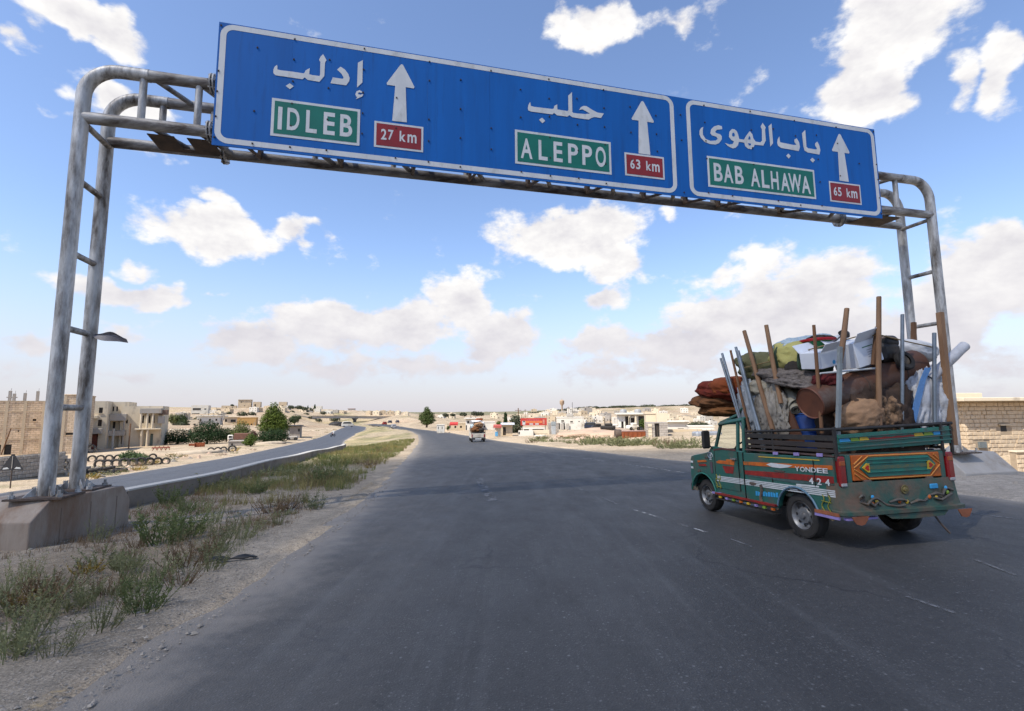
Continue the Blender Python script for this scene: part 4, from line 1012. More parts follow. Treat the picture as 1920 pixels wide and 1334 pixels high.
for x in (-.755, .855):
    lm = tp(MB().bbox((x, rear - .01, .90), (.105, .07, .36), .018), 'tail_lamp', lampred)
    tp(MB().bbox((x, rear - .012, 1.0), (.085, .075, .07), .012), 'amber_lens', lampam, parent=lm); tp(MB().bbox((x, rear - .012, .75), (.085, .075, .05), .012), 'clear_lens', lampcl, parent=lm)
tp(MB().bx(-.82, .86, rear + .0, rear + .03, 1.085, 1.105), 'tail_top_strip', trust)
# curved lower tail panel and bumper, wrapped round the corners
mb = MB(); ring = []
for k in range(25):
    t = k / 24; x = -.845 + 1.76 * t
    e = min(t, 1 - t) / .16; yy = rear - .03 - .05 * math.sin(min(1, e) * math.pi / 2)
    if e < 1: yy += .0
    ring.append((x, yy))
ring = [(-.85, rear + .12)] + ring + [(.92, rear + .12)]
prof = [(.03, .775), (.02, .72), (.012, .62), (.0, .52), (-.012, .455), (-.055, .445), (-.055, .405), (.02, .385)]
for (dy, z) in prof: mb.v += [(x * (1 - dy * .3), y + dy, z) for x, y in ring]
n = len(ring)
for i in range(len(prof) - 1):
    for k in range(n - 1): mb.f.append((i * n + k, i * n + k + 1, (i + 1) * n + k + 1, (i + 1) * n + k)); mb.mi.append(0)
bump = tp(mb, 'rear_bumper', trust, 40)
def yb(x): return rear - .085
for pts in ([(-.62, .60), (-.60, .63), (-.56, .62), (-.55, .58), (-.60, .55), (-.52, .52), (-.46, .58), (-.40, .59), (-.32, .56), (-.24, .50), (-.10, .48), (.0, .49)],
            [(.10, .50), (.2, .535), (.30, .52), (.36, .53), (.42, .58), (.50, .60), (.58, .58), (.62, .63), (.70, .65), (.78, .62)],
            [(-.50, .56), (-.44, .50), (-.38, .54), (-.33, .50)], [(.46, .55), (.55, .52), (.66, .56), (.75, .58)], [(-.2, .53), (-.1, .56), (0, .55), (.08, .52)]):
    tp(MB().tube([(x, yb(x) - .005 - .02 * math.sin(i * 1.3), z) for i, (x, z) in enumerate(pts)], [.012 + .007 * (i % 2) for i in range(len(pts))], 8), 'scroll_ornament', mat('grimy ornament', (.11, .10, .08), .5, (.07, .06, .05), 12, .5, dirt=(.18, .08, .03), dirt_amt=.3, dirt_scale=8), 60, bump)
for (x, z, m) in ((-.44, .525, torange), (-.38, .545, tyellow), (.40, .56, torange), (.50, .55, tyellow), (-.05, .53, torange), (.06, .52, tyellow), (-.43, .60, tblue), (.68, .60, tlime), (.66, .655, tblue)):
    tp(MB().lathe([(.001, .012), (.016, .008), (.026, 0)], 10, Matrix.Translation((x, yb(x) - .005, z)) @ Matrix.Rotation(math.pi / 2, 4, 'X')), 'flower_boss', m, 40, bump)
tp(MB().lathe([(.001, .02), (.025, .015), (.03, .0), (.05, .004), (.055, 0)], 18, Matrix.Translation((.06, rear - .08, .665)) @ Matrix.Rotation(math.pi / 2, 4, 'X')), 'brass_rosette', mat('dull brass', (.18, .14, .05), .5, (.10, .08, .03), 9), 40, bump)
tp(MB().bbox((.50, rear - .075, .68), (.12, .02, .06), .008), 'blue_bird', tblue, parent=bump)
for (x0, x1) in ((-.80, -.56), (.74, .96)):
    xm = (x0 + x1) / 2
    tp(rearp([(x0, .40), (x1, .40), (x1 - .03, .35), (xm + .05, .31), (xm, .30), (xm - .06, .315), (x0 + .03, .35)], rear - .14, rear - .13), 'mud_flap_fringe', mat('terracotta flap', (.30, .10, .045), .6, (.20, .07, .035), 9), parent=bump)
tp(rearp([(-.3, .395), (.62, .395), (.55, .34), (.1, .33), (-.22, .345)], rear - .12, rear - .10), 'tail_fringe', trust, parent=bump)
for x in (-.82, -.60): tp(MB().bx(x, x + .2, rear - .1, rear - .04, .352, .375), 'lilac_strip', tlilac, parent=bump)
tp(MB().box((-.862, -.60, .365), (.02, .36, .03)), 'lilac_strip', tlilac); tp(MB().box((-.861, -.60, .405), (.02, .36, .04)), 'terracotta_strip', MATS['terracotta flap'])
tp(MB().tube([(.45, rear - .05, .38), (.55, rear - .07, .22), (.62, rear - .1, .12)], .012, 6), 'loose_strap', rusty)
tp(MB().tube([(-.855, -.66 - .02 * k + .004 * k * k, .38 - .05 * math.sin(k * .39)) for k in range(9)], .009, 6), 'hanging_rope', mat('tan rope', (.22, .16, .08), .9, (.16, .11, .05), 20))
# upper board across the tail with the coloured flashes
ub = tp(rearp([(-.76, 1.135), (.955, 1.185), (.955, 1.40), (-.76, 1.335)], rear - .01, rear + .015), 'tail_board', tgreen2, bevel=.005)
for z, w in ((1.17, .02), (1.225, .014), (1.29, .012)): tp(rearp([(-.75, z), (.945, z + .055), (.945, z + .055 + w), (-.75, z + w)], rear - .03, rear - .011), 'pressed_rib', tgreen, parent=ub, bevel=.005)
cs = [(-.73, -.57, tblue), (-.57, -.44, tlime), (-.44, -.30, tyellow), (.38, .53, tyellow), (.53, .68, tlime), (.68, .83, tblue)]
for x0, x1, m in cs: tp(rearp([(x0, 1.248 + (x0 + .76) * .033), (x1, 1.248 + (x1 + .76) * .033), (x1 - .03, 1.285 + (x1 + .76) * .033), (x0 - .02 + .02, 1.285 + (x0 + .76) * .033)], rear - .016, rear - .0115), 'colour_flash', m, parent=ub)
tp(rearp([(-.30, 1.263)] + [(-.30 + .68 * k / 12, 1.263 + .023 * k / 12 + .022 + .006 * math.sin(k * 1.9)) for k in range(13)] + [(.38, 1.286)], rear - .016, rear - .0115), 'colour_flash', tred, parent=ub)
tp(MB().tube([(-.79, rear + .0, 1.40), (1.0, rear, 1.435)], .021, 10), 'tail_rail', tblack, 60)
for x in (-.78, .96): tp(MB().tube([(x, rear, 1.05), (x, rear, 1.43)], .02, 8), 'tail_rail_post', tblack, 60)
# ================================================================== the load: every piece is a thing of its own
import bmesh
woodb = mat('weathered brown pole wood', (.17, .085, .04), .75, (.10, .05, .026), 5, .5, .15, 30, stretch=(3, 3, .4), tint=.15)
wood_l = mat('pale pole wood', (.26, .15, .08), .75, (.18, .10, .055), 5, .5, .15, 30, stretch=(3, 3, .4), tint=.1)
pipe = mat('galvanised pole', (.20, .225, .245), .4, (.13, .145, .155), 5, .5, 0, None, .5, tint=.12)
def loadtag(o, label, cat, group=None):
    return tag(o, label, cat, group)
def place(o): o.matrix_world = TM @ o.matrix_world; return o
def pole(a, b, r, m, label, square=False):
    A, B = Vector(a), Vector(b); mb = MB()
    pts = [A - B, (A - B) * .5 + Vector((rnd.uniform(-.008, .008), rnd.uniform(-.008, .008), 0)), Vector((0, 0, 0))]
    if not square and m is not pipe:
        mb.tube(pts, [r * .88, r, r * 1.05], 8)
    elif square: mb.tube(pts, r, 4)
    else: mb.tube(pts, r, 10)
    o = mb.build('wooden_pole' if m is not pipe else 'steel_pole', m, None, 50)
    o.location = B; bpy.context.view_layer.update(); place(o)
    return loadtag(o, label, 'pole', 'poles standing in the truck bed')
pole((-.74, 1.35, 2.62), (-.74, .90, 1.10), .020, pipe, 'front-most grey steel pole leaning over the cab, tallest of its close pair')
pole((-.76, 1.37, 2.54), (-.76, .86, 1.08), .018, pipe, 'thin steel pole in front of its taller twin above the cab')
pole((-.73, 1.14, 2.64), (-.73, .78, 1.10), .020, woodb, 'slim brown wooden pole between two pairs of steel poles')
pole((-.74, .99, 2.67), (-.74, .58, 1.10), .022, pipe, 'steel pole of the second pair, slightly taller and behind')
pole((-.76, .92, 2.60), (-.76, .50, 1.10), .026, pipe, 'stout steel pole of the second pair, in front')
pole((-.70, .79, 2.74), (-.70, .40, 1.6), .020, woodb, 'dark thin wooden pole just behind the thickest leaning wooden pole')
pole((-.74, .76, 2.89), (-.74, .26, 1.12), .033, wood_l, 'thick brown wooden pole leaning forward behind the cab')
pole((-.72, .30, 2.89), (-.72, .15, 1.75), .032, wood_l, 'brown wooden pole rising through the grey blanket')
pole((-.70, -.53, 2.73), (-.70, -.48, 1.35), .022, woodb, 'short dark wooden pole in front of the white cartons')
pole((-.32, -.68, 2.92), (-.52, -.68, 2.22), .033, wood_l, 'brown wooden pole lashed to the top of the tail corner post')
pole((-.51, -.70, 2.42), (-.74, -.72, 1.12), .030, mat('pale grey painted post', (.22, .25, .25), .5, (.15, .16, .155), 5, dirt=(.12, .07, .04), dirt_amt=.4), 'grey corner post at the near end of the tail rail', True)
pole((.20, -.68, 3.09), (-.09, -.70, 1.15), .032, wood_l, 'tallest wooden pole standing in the middle of the tail')
pole((.18, -.62, 2.70), (.05, -.62, 2.2), .026, woodb, 'short wooden stub lashed beside the tallest pole')
pole((.54, -.68, 2.86), (.24, -.70, 1.15), .022, pipe, 'thin grey steel pole right of the tallest wooden pole')
pole((1.02, -.68, 2.62), (.76, -.70, 1.15), .024, pipe, 'grey steel pole standing before the pale rolled tarpaulin')
pole((1.16, -.68, 2.90), (1.06, -.70, 1.15), .044, wood_l, 'broad wooden post at the far end of the tail rail', True)
pole((1.62, .05, 2.92), (1.42, .05, 1.6), .036, woodb, 'wooden post end poking up behind the white sack', True)
def blob(name, c, rad, m, label, cat, seed=0, rot=(0, 0, 0), folds=.10, fscale=2.2, sq=2.6, lump=.18, sub=5, parent=None, sag=0.0, fdir=None):
    """a soft bundle: superellipsoid with lumps and sharp folds"""
    bm = bmesh.new(); bmesh.ops.create_icosphere(bm, subdivisions=sub, radius=1)
    R = Matrix.Rotation(rot[2], 3, 'Z') @ Matrix.Rotation(rot[1], 3, 'Y') @ Matrix.Rotation(rot[0], 3, 'X')
    for v in bm.verts:
        p = v.co.copy(); k = (abs(p.x) ** sq + abs(p.y) ** sq + abs(p.z) ** sq) ** (-1 / sq); p *= k
        n1 = noise.fractal(p * 1.3 + Vector((seed, seed * 2, 0)), 1.0, 2.0, 3)
        q = Vector((p.x * rad[0], p.y * rad[1], p.z * rad[2])) * (fscale * 3.2)
        if fdir: q = Vector((q.x * fdir[0], q.y * fdir[1], q.z * fdir[2]))
        n2 = 1 - abs(noise.noise(q + Vector((seed * 3, 1, seed)))) * 2
        n3 = 1 - abs(noise.noise(q * 2.3 + Vector((seed, 4, 2)))) * 2
        k2 = 1 + lump * n1 + folds * (n2 - .4) + folds * .45 * (n3 - .4)
        q = Vector((p.x * rad[0], p.y * rad[1], p.z * rad[2])) * k2
        q.z -= sag * (p.x * p.x + p.y * p.y)
        v.co = R @ q
    me = bpy.data.meshes.new(name); bm.to_mesh(me); bm.free()
    me.materials.append(m); me.polygons.foreach_set('use_smooth', [True] * len(me.polygons))
    o = link_mesh(name, me); o.location = c
    if parent: o.parent = parent; return o
    bpy.context.view_layer.update(); place(o)
    return loadtag(o, label, cat, 'goods piled on the truck')
def cloth(name, a, b=None, s=9, bump=.35): return mat(name, a, .9, b, s, .5, bump, 60, spec=.15)
c_red = cloth('rust red blanket', (.16, .030, .016), (.10, .018, .012), 5); c_br = cloth('brown blanket', (.17, .075, .03), (.09, .04, .018), 7); c_or = cloth('orange quilt', (.24, .065, .02), (.16, .04, .016), 5)
c_olive = cloth('olive tent canvas', (.13, .125, .06), (.085, .085, .045), 4); c_yel = cloth('pale yellow canvas', (.40, .37, .13), (.33, .30, .11), 4)
c_grey = cloth('patterned grey blanket', (.17, .145, .125), (.085, .072, .066), 26); c_cream = cloth('cream carpet back', (.30, .275, .215), (.23, .205, .155), 6); c_tan = cloth('tan cloth', (.34, .205, .115), (.25, .145, .08), 4)
c_white = mat('white woven sack', (.62, .61, .59), .6, (.52, .51, .49), 6, .5, .3, 60); c_plas = mat('pale blue plastic bag', (.36, .43, .46), .3, (.28, .35, .38), 5, .5, .2, 40)
c_tarp = mat('pale grey tarpaulin', (.52, .52, .53), .5, (.38, .38, .385), 5, .5, .3, 40, dirt=(.22, .18, .14), dirt_amt=.3); c_dark = cloth('dark bedding', (.03, .026, .023), (.05, .042, .036), 6); c_pat = cloth('black patterned tan cloth', (.30, .18, .10), (.02, .015, .013), 12)
# bags over the cab
blob('rolled_quilt', (-.30, 1.92, 2.04), (.42, .52, .17), c_red, 'dark red quilt on top of the bundles over the cab', 'quilt', 1, (.16, 0, .1), .05, 1.6, 2.6, .14)
blob('rolled_quilt', (-.28, 1.72, 2.06), (.44, .30, .20), c_or, 'orange quilt behind the dark red one over the cab', 'quilt', 8, (.1, 0, 0), .05, 1.6, 2.6, .12)
blob('blanket_roll', (-.36, 2.10, 1.84), (.42, .48, .12), c_br, 'creased brown blanket, middle of the bundles jutting over the cab', 'blanket', 2, (.10, 0, .05), .07, 2, 2.6, .14)
blob('blanket_roll', (-.30, 1.98, 1.68), (.40, .50, .10), cloth('tan brown blanket', (.20, .085, .03), (.12, .05, .02), 6), 'tan brown blanket lying lowest on the cab visor', 'blanket', 3, (.02, 0, -.05), .06, 2, 2.6, .12)
blob('blanket_roll', (.40, 1.90, 1.86), (.36, .55, .30), c_br, 'brown bundle on the far side of the cab roof', 'blanket', 31, (.1, 0, 0), .12)
# bulk of bedding inside the cage
blob('bedding_bundle', (0.08, .25, 1.42), (.56, .60, .60), c_dark, 'dark bedding filling the truck bed behind the poles', 'bedding', 4, (0, 0, 0), .06, 2, 4, .08)
blob('bedding_bundle', (.15, -.25, 1.35), (.60, .42, .62), cloth('brown bedding', (.07, .045, .032), (.04, .028, .022), 6), 'brown bedding packed under the rusty drum', 'bedding', 5, (0, 0, 0), .12, 2, 4)
# tent over the front half
tent = empty('tent_bundle', (-.15, .75, 2.30), 0); bpy.context.view_layer.update(); place(tent); loadtag(tent, 'folded olive tent with a pale yellow end behind the cab', 'tent', 'goods piled on the truck')
blob('canvas', (0, 0, 0), (.46, .72, .24), c_olive, None, None, 6, (.22, 0, .05), .08, 1.6, 2.6, .10, 5, tent)
blob('yellow_end', (-.12, -.50, .12), (.34, .34, .22), c_yel, None, None, 7, (.1, 0, .1), .06, 1.5, 2.8, .06, 5, tent)
blob('seam_strip', (-.13, -.42, .10), (.37, .045, .25), cloth('green seam', (.05, .08, .05), (.04, .06, .04)), None, None, 7, (.1, 0, .1), .02, 1, 2.6, .03, 4, tent)
blob('seam_strip', (-.12, -.80, .03), (.33, .045, .22), MATS['green seam'], None, None, 7, (.1, 0, .1), .02, 1, 2.6, .03, 4, tent)
blob('dark_opening', (-.32, -.66, -.06), (.14, .14, .12), c_dark, None, None, 9, (0, 0, 0), .05, 1, 2.2, .1, 4, tent)
blob('folded_blanket', (-.42, .28, 2.17), (.30, .55, .085), c_grey, 'upper layer of the folded grey patterned blanket', 'blanket', 10, (.16, .05, .05), .11, 2.4, 2.8, .12, 5, None, .03)
blob('folded_blanket', (-.46, .10, 2.05), (.30, .50, .075), c_grey, 'lower layer of the folded grey patterned blanket', 'blanket', 11, (.20, .05, -.05), .11, 2.4, 2.8, .12, 5, None, .02)
# rolled carpets
def roll(c, axis, L, r, m, label, turns=2.6, cat='carpet', th=.018):
    ax = Vector(axis).normalized(); u = ax.orthogonal().normalized(); w = ax.cross(u); mb = MB(); n = int(turns * 22)
    pr = []
    for k in range(n + 1):
        a = 2 * math.pi * turns * k / n; rr = r * (.25 + .75 * k / n); pr.append((u * math.cos(a) + w * math.sin(a)) * rr)
    for e in (0, 1):
        for i in range(7):
            t = i / 6 - .5
            for k, p in enumerate(pr):
                q = p * (1 - e * th / r) + ax * (t * L); q += p * .06 * noise.noise(q * 5); mb.v.append(tuple(q))
    s_ = n + 1
    for e in (0, 1):
        for i in range(6):
            for k in range(n): mb.f.append(tuple(x + e * 7 * s_ for x in (i * s_ + k, i * s_ + k + 1, (i + 1) * s_ + k + 1, (i + 1) * s_ + k))); mb.mi.append(0)
    for i in (0, 6):
        for k in range(n): mb.f.append((i * s_ + k, i * s_ + k + 1, 7 * s_ + i * s_ + k + 1, 7 * s_ + i * s_ + k)); mb.mi.append(0)
    o = mb.build('rolled_carpet' if cat == 'carpet' else 'rolled_tarpaulin', m, None, 60); o.location = c; bpy.context.view_layer.update(); place(o)
    return loadtag(o, label, cat, 'goods piled on the truck')
roll((-.50, .24, 1.88), (-.25, -.62, -.42), .62, .135, c_cream, 'cream rolled carpet with its open end towards the tail')
roll((-.56, .12, 1.78), (-.30, -.55, -.50), .40, .09, c_cream, 'small cream carpet roll tucked inside the larger roll')
blob('cream_bolster', (-.58, .66, 2.00), (.15, .28, .14), c_cream, 'cream bolster behind the thick leaning pole', 'bolster', 12, (.1, 0, 0), .07, 1.5)
blob('cloth_drape', (-.66, .42, 1.62), (.07, .30, .34), cloth('limp beige cloth', (.27, .245, .205), (.17, .15, .125), 6), 'limp beige cloth hanging between the leaning poles', 'cloth', 13, (0, 0, 0), .30, 3, 2.6, .15, 5, None, 0, (2.5, 2.5, .5))
blob('cloth_drape', (-.62, .95, 1.75), (.07, .20, .34), mat('crumpled clear plastic', (.34, .37, .40), .3, (.18, .20, .22), 8, .5, .3), 'crumpled grey plastic between the steel poles', 'plastic', 14, (0, 0, 0), .3, 3, 2.6, .15, 5, None, 0, (2.5, 2.5, .6))
bd = MB(); bd.prism([(.40, 2.00), (.24, 2.02), (.16, 1.90), (-.12, 1.22), (.22, 1.22)], lambda p: (-.66, *p), lambda p: (-.635, *p)); o = bd.build('plank', mat('reddish brown board', (.105, .045, .024), .6, (.065, .03, .018), 4, .5, .1, stretch=(1, 1, .3))); bpy.context.view_layer.update(); place(o); loadtag(o, 'wide reddish brown board leaning beside the blue drum', 'board', 'goods piled on the truck')
dr = empty('blue_drum', (-.45, .02, 1.12)); bpy.context.view_layer.update(); place(dr); loadtag(dr, 'blue plastic drum behind the side fence', 'drum', 'goods piled on the truck')
bl = mat('blue plastic', (.012, .05, .20), .4, (.010, .035, .15), 5, spec=.4)
MB().lathe([(.001, 0), (.15, 0), (.16, .02), (.165, .22), (.175, .23), (.165, .24), (.16, .44), (.13, .47), (.001, .47)], 28).build('barrel', bl, dr, 40); MB().lathe([(.135, .465), (.145, .475), (.135, .49), (.001, .49)], 24).build('lid', bl, dr, 40)
# rusty tank
A, B = Vector((-.76, -.40, 1.73)), Vector((1.02, -.36, 2.24)); ax = (B - A); MT = Matrix.Translation(A) @ ax.to_track_quat('Z', 'Y').to_matrix().to_4x4(); Lc = ax.length
tank = empty('rusty_tank', tuple(A)); bpy.context.view_layer.update(); place(tank); loadtag(tank, 'long rusty brown metal tank lying across the load', 'tank', 'goods piled on the truck')
rt = mat('brown rusted tank', (.125, .052, .028), .55, (.085, .05, .036), 4, .5, .15, 30, .2, dirt=(.14, .11, .09), dirt_amt=.4, dirt_scale=3)
def under(mb, name, m, par, smooth=40):
    mb.v = [tuple(Vector(p) - A) for p in mb.v]; return mb.build(name, m, par, smooth)
under(MB().lathe([(.196, .0), (.20, .012), (.20, Lc * .5), (.205, Lc * .5 + .01), (.20, Lc * .5 + .02), (.20, Lc), (.19, Lc + .01), (.001, Lc + .02)], 40, MT), 'shell', rt, tank)
under(MB().lathe([(.001, .012), (.19, .006), (.20, -.008), (.205, .0), (.20, .02)], 40, MT), 'end_cap', mat('red brown tank end', (.15, .055, .03), .5, (.10, .04, .024), 5, .5), tank)
for t in (.42, .78): under(MB().lathe([(.203, Lc * t), (.208, Lc * t + .006), (.203, Lc * t + .012)], 32, MT), 'wire_tie', rusty, tank)
# cartons
def carton(c, size, rz, rx, label, mark):
    e = empty('white_carton', c); e.rotation_euler = (rx, 0, rz); bpy.context.view_layer.update(); place(e); loadtag(e, label, 'carton', 'goods piled on the truck')
    wb = mat('white carton board', (.68, .70, .72), .6, (.60, .62, .65), 3, .5)
    MB().bbox((0, 0, 0), size, .006).build('box', wb, e)
    for sy in (-1, 1):
        M_ = Matrix.Rotation(sy * .9, 3, 'X'); MB().box((0, sy * (size[1] / 2 + .05), size[2] / 2 + .05), (size[0] * .96, size[1] * .45, .006), 0, M_).build('flap', wb, e)
    if mark == 'line':
        MB().box((.0, -size[1] / 2 - .002, size[2] * .22), (size[0] * .42, .002, .012)).build('green_line', mat('green print', (.02, .15, .06), .6), e)
        for k in range(4): MB().box((.04, -size[1] / 2 - .002, size[2] * (.08 - .09 * k)), (size[0] * .3, .002, .006)).build('printed_line', mat('grey print', (.25, .27, .29), .6), e)
    else: MB().lathe([(.001, 0), (.028, 0)], 12, Matrix.Translation((.05, -size[1] / 2 - .002, -size[2] * .25)) @ Matrix.Rotation(math.pi / 2, 4, 'X')).build('blue_mark', tblue, e)
    return e
carton((.02, -.42, 2.38), (.46, .34, .33), .10, .0, 'larger white carton with a thin green line, on the rusty tank', 'line').rotation_euler.rotate_axis('Y', -.26)
carton((-.44, -.30, 2.32), (.36, .30, .22), .15, .1, 'smaller white carton with a blue dot beside the larger carton', 'dot').rotation_euler.rotate_axis('Y', -.20)
pole((-.70, -.55, 2.10), (.12, -.58, 2.16), .014, twhite, 'short white rod lying under the cartons')
# engine with a wheel
en = empty('small_engine', (.50, -.42, 2.36)); bpy.context.view_layer.update(); place(en); loadtag(en, 'black machine with a small rubber wheel, right of the cartons', 'machine', 'goods piled on the truck')
MB().bbox((0, .02, .02), (.32, .26, .26), .05).build('housing', tblack, en); MB().lathe([(.001, -.1), (.09, -.1), (.10, -.08), (.10, .08), (.09, .1), (.001, .1)], 20, Matrix.Translation((.06, .02, .17)) @ Matrix.Rotation(math.pi / 2, 4, 'Y')).build('cylinder_head', tblack, en, 40)
MB().tube([(-.18, .0, .18), (-.05, -.08, .24), (.12, -.08, .2), (.2, .0, .12)], .016, 8).build('pipe', mat('tan hose', (.22, .16, .12), .6), en)
MWh = Matrix.Translation((.05, -.20, -.10)) @ Matrix.Rotation(math.radians(72), 4, 'X')
w_ = MB().lathe([(.07, .03), (.12, .035), (.135, .02), (.135, -.02), (.12, -.035), (.07, -.03)], 28, MWh).build('wheel', rubber, en, 40); MB().lathe([(.001, .02), (.04, .025), (.075, .01), (.07, -.02)], 20, MWh).build('rim', mat('dull brown rim', (.09, .065, .04), .6), w_, 40)
# sack, tarpaulins, basket, bags
blob('white_sack', (1.36, -.05, 2.46), (.36, .26, .15), c_white, 'full white woven sack at the far top corner of the load', 'sack', 15, (0, .20, .1), .06, 1.4, 2.5, .10)
blob('white_sack', (1.10, -.10, 2.30), (.22, .24, .14), c_white, 'smaller white sack tucked under the full one', 'sack', 16, (0, .1, 0), .06, 1.4)
roll((1.26, -.60, 2.24), (.62, .0, .42), .82, .085, c_tarp, 'pale grey rolled tarpaulin jutting out over the far tail corner', 1.8, 'tarpaulin')
blob('tarpaulin_bundle', (.90, -.48, 1.70), (.30, .16, .48), c_tarp, 'crumpled pale tarpaulin packed behind the far tail rail', 'tarpaulin', 17, (0, .35, 0), .18, 2.2, 3, .1, 5, None, 0, (2.2, 1, .6))
blob('tarpaulin_bundle', (1.02, -.25, 1.60), (.18, .40, .45), c_tarp, 'pale tarpaulin bundle along the far side of the bed', 'tarpaulin', 18, (0, .1, 0), .14, 2, 3, .1, 5, None, 0, (2.2, 1, .6))
mb = MB(); mb.prism([(.42, 1.42), (.54, 1.42), (.80, 2.0), (.92, 2.16), (.82, 2.16), (.70, 1.98)], lambda p: (p[0], -.665, p[1]), lambda p: (p[0], -.655, p[1])); o = mb.build('blue_strip', mat('light blue fabric', (.13, .27, .50), .8, (.10, .21, .40), 8, .5, .3)); bpy.context.view_layer.update(); place(o); loadtag(o, 'light blue fabric strip slanting across the pale tarpaulin', 'fabric strip', 'goods piled on the truck')
blob('tan_bundle', (-.20, -.56, 1.56), (.32, .18, .21), c_tan, 'tan cloth bundle bulging over the tail rail', 'bundle', 19, (0, -.25, 0), .10, 1.6, 2.4, .10, 5, None, .02, (1, 1, 2.2))
blob('patterned_bundle', (.17, -.54, 1.58), (.20, .18, .22), c_pat, 'tan bundle with black pattern beside the plain tan one', 'bundle', 20, (0, .2, 0), .16, 2.6)
bs = empty('plastic_basket', (-.18, -.02, 2.44)); bpy.context.view_layer.update(); place(bs); loadtag(bs, 'red rimmed green basket on top of the load', 'basket', 'goods piled on the truck')
MB().lathe([(.001, 0), (.15, 0), (.20, .16), (.19, .16), (.14, .01)], 24).build('bowl', mat('green plastic', (.01, .14, .04), .4), bs, 40); MB().tube([(.215 * math.cos(a * .2618), .215 * math.sin(a * .2618), .17) for a in range(25)], .022, 8).build('rim', mat('red plastic', (.32, .012, .015), .4), bs, 40)
blob('black_cloth', (-.14, -.02, 2.62), (.17, .15, .06), c_dark, 'black cloth heaped in the red rimmed basket', 'cloth', 21, (0, 0, 0), .2, 3)
blob('plastic_bag', (-.20, .35, 2.58), (.36, .26, .13), c_plas, 'pale blue plastic bag on the very top behind the basket', 'bag', 22, (0, -.15, 0), .14, 2, 2.6, .12)
blob('plastic_bag', (.02, .10, 2.68), (.10, .10, .06), c_plas, 'small knotted end of the pale blue bag', 'bag', 23, (0, 0, 0), .1, 2)
blob('striped_bundle', (-.48, -.42, 2.02), (.16, .14, .10), cloth('maroon cloth', (.12, .02, .02), (.05, .012, .012), 20), 'maroon striped cloth squeezed above the tank end', 'cloth', 24, (0, 0, 0), .16, 3)
mb = MB().lathe([(.001, .02), (.06, .015), (.075, -.02), (.06, -.03), (.001, -.03)], 18, Matrix.Translation((.05, -.25, 2.68)) @ Matrix.Rotation(.7, 4, 'Y')); mb.tube([(-.42, -.42, 2.45), (0, -.27, 2.66)], .010, 6)
o = mb.build('frying_pan', tblack, None, 40); bpy.context.view_layer.update(); place(o); loadtag(o, 'black pan with a long handle on top of the carton', 'pan', 'goods piled on the truck')
mb = MB().tube([(-.75, .9, 2.32), (-.6, .3, 2.38), (-.45, -.2, 2.47), (0, -.55, 2.60), (.2, -.66, 2.58), (.6, -.66, 2.50), (1.05, -.66, 2.42)], .008, 6); o = mb.build('rope', MATS['tan rope']); bpy.context.view_layer.update(); place(o); loadtag(o, 'thin rope tied over the top of the load', 'rope')
# ================================================================== median wall, weeds, trees
wallc = mat('grey brown barrier concrete', (.27, .225, .18), .92, (.20, .165, .13), 1.2, .5, .3, 16, dirt=(.16, .12, .085), dirt_amt=.5, dirt_scale=1.0)
capc = mat('pale wall coping', (.50, .475, .43), .9, (.42, .39, .34), 2, .5)
wallo = empty('median_wall', (float(WALLX(20)), 20, gz(float(WALLX(20)) + .3, 20)), 0, 'long low concrete wall with pale coping along the far side of the median', 'wall')
ys = np.arange(-4, 47.1, 1.0); k0 = 0
while k0 < len(ys) - 1:                                     # cast in lengths of about three metres
    seg = ys[k0:k0 + 4]; mb = MB(); mc = MB()
    for M_, (x0, x1, h0, h1) in ((mb, (-.14, .10, -1.9, .33)), (mc, (-.16, .115, .331, .37))):
        for y in seg:
            y_ = float(y) + (.012 if y == seg[0] else (-.012 if y == seg[-1] else 0)); x = float(WALLX(y_)); zb_ = float(zr(x, y_)) + .02 * math.sin(y_ * .7)
            o_ = wallo.location
            M_.v += [(x + a - o_.x, y_ - o_.y, zb_ + b - o_.z) for a, b in ((x0, h0), (x0, h1), (x1, h1), (x1, h0))]
        for i in range(len(seg) - 1):
            for k in range(4): M_.f.append((i * 4 + k, i * 4 + (k + 1) % 4, i * 4 + 4 + (k + 1) % 4, i * 4 + 4 + k)); M_.mi.append(0)
        M_.f.append((0, 1, 2, 3)); M_.mi.append(0); e = (len(seg) - 1) * 4; M_.f.append((e, e + 1, e + 2, e + 3)); M_.mi.append(0)
    sg = mb.build('wall_length', wallc, wallo); mc.build('coping', capc, sg); k0 += 3
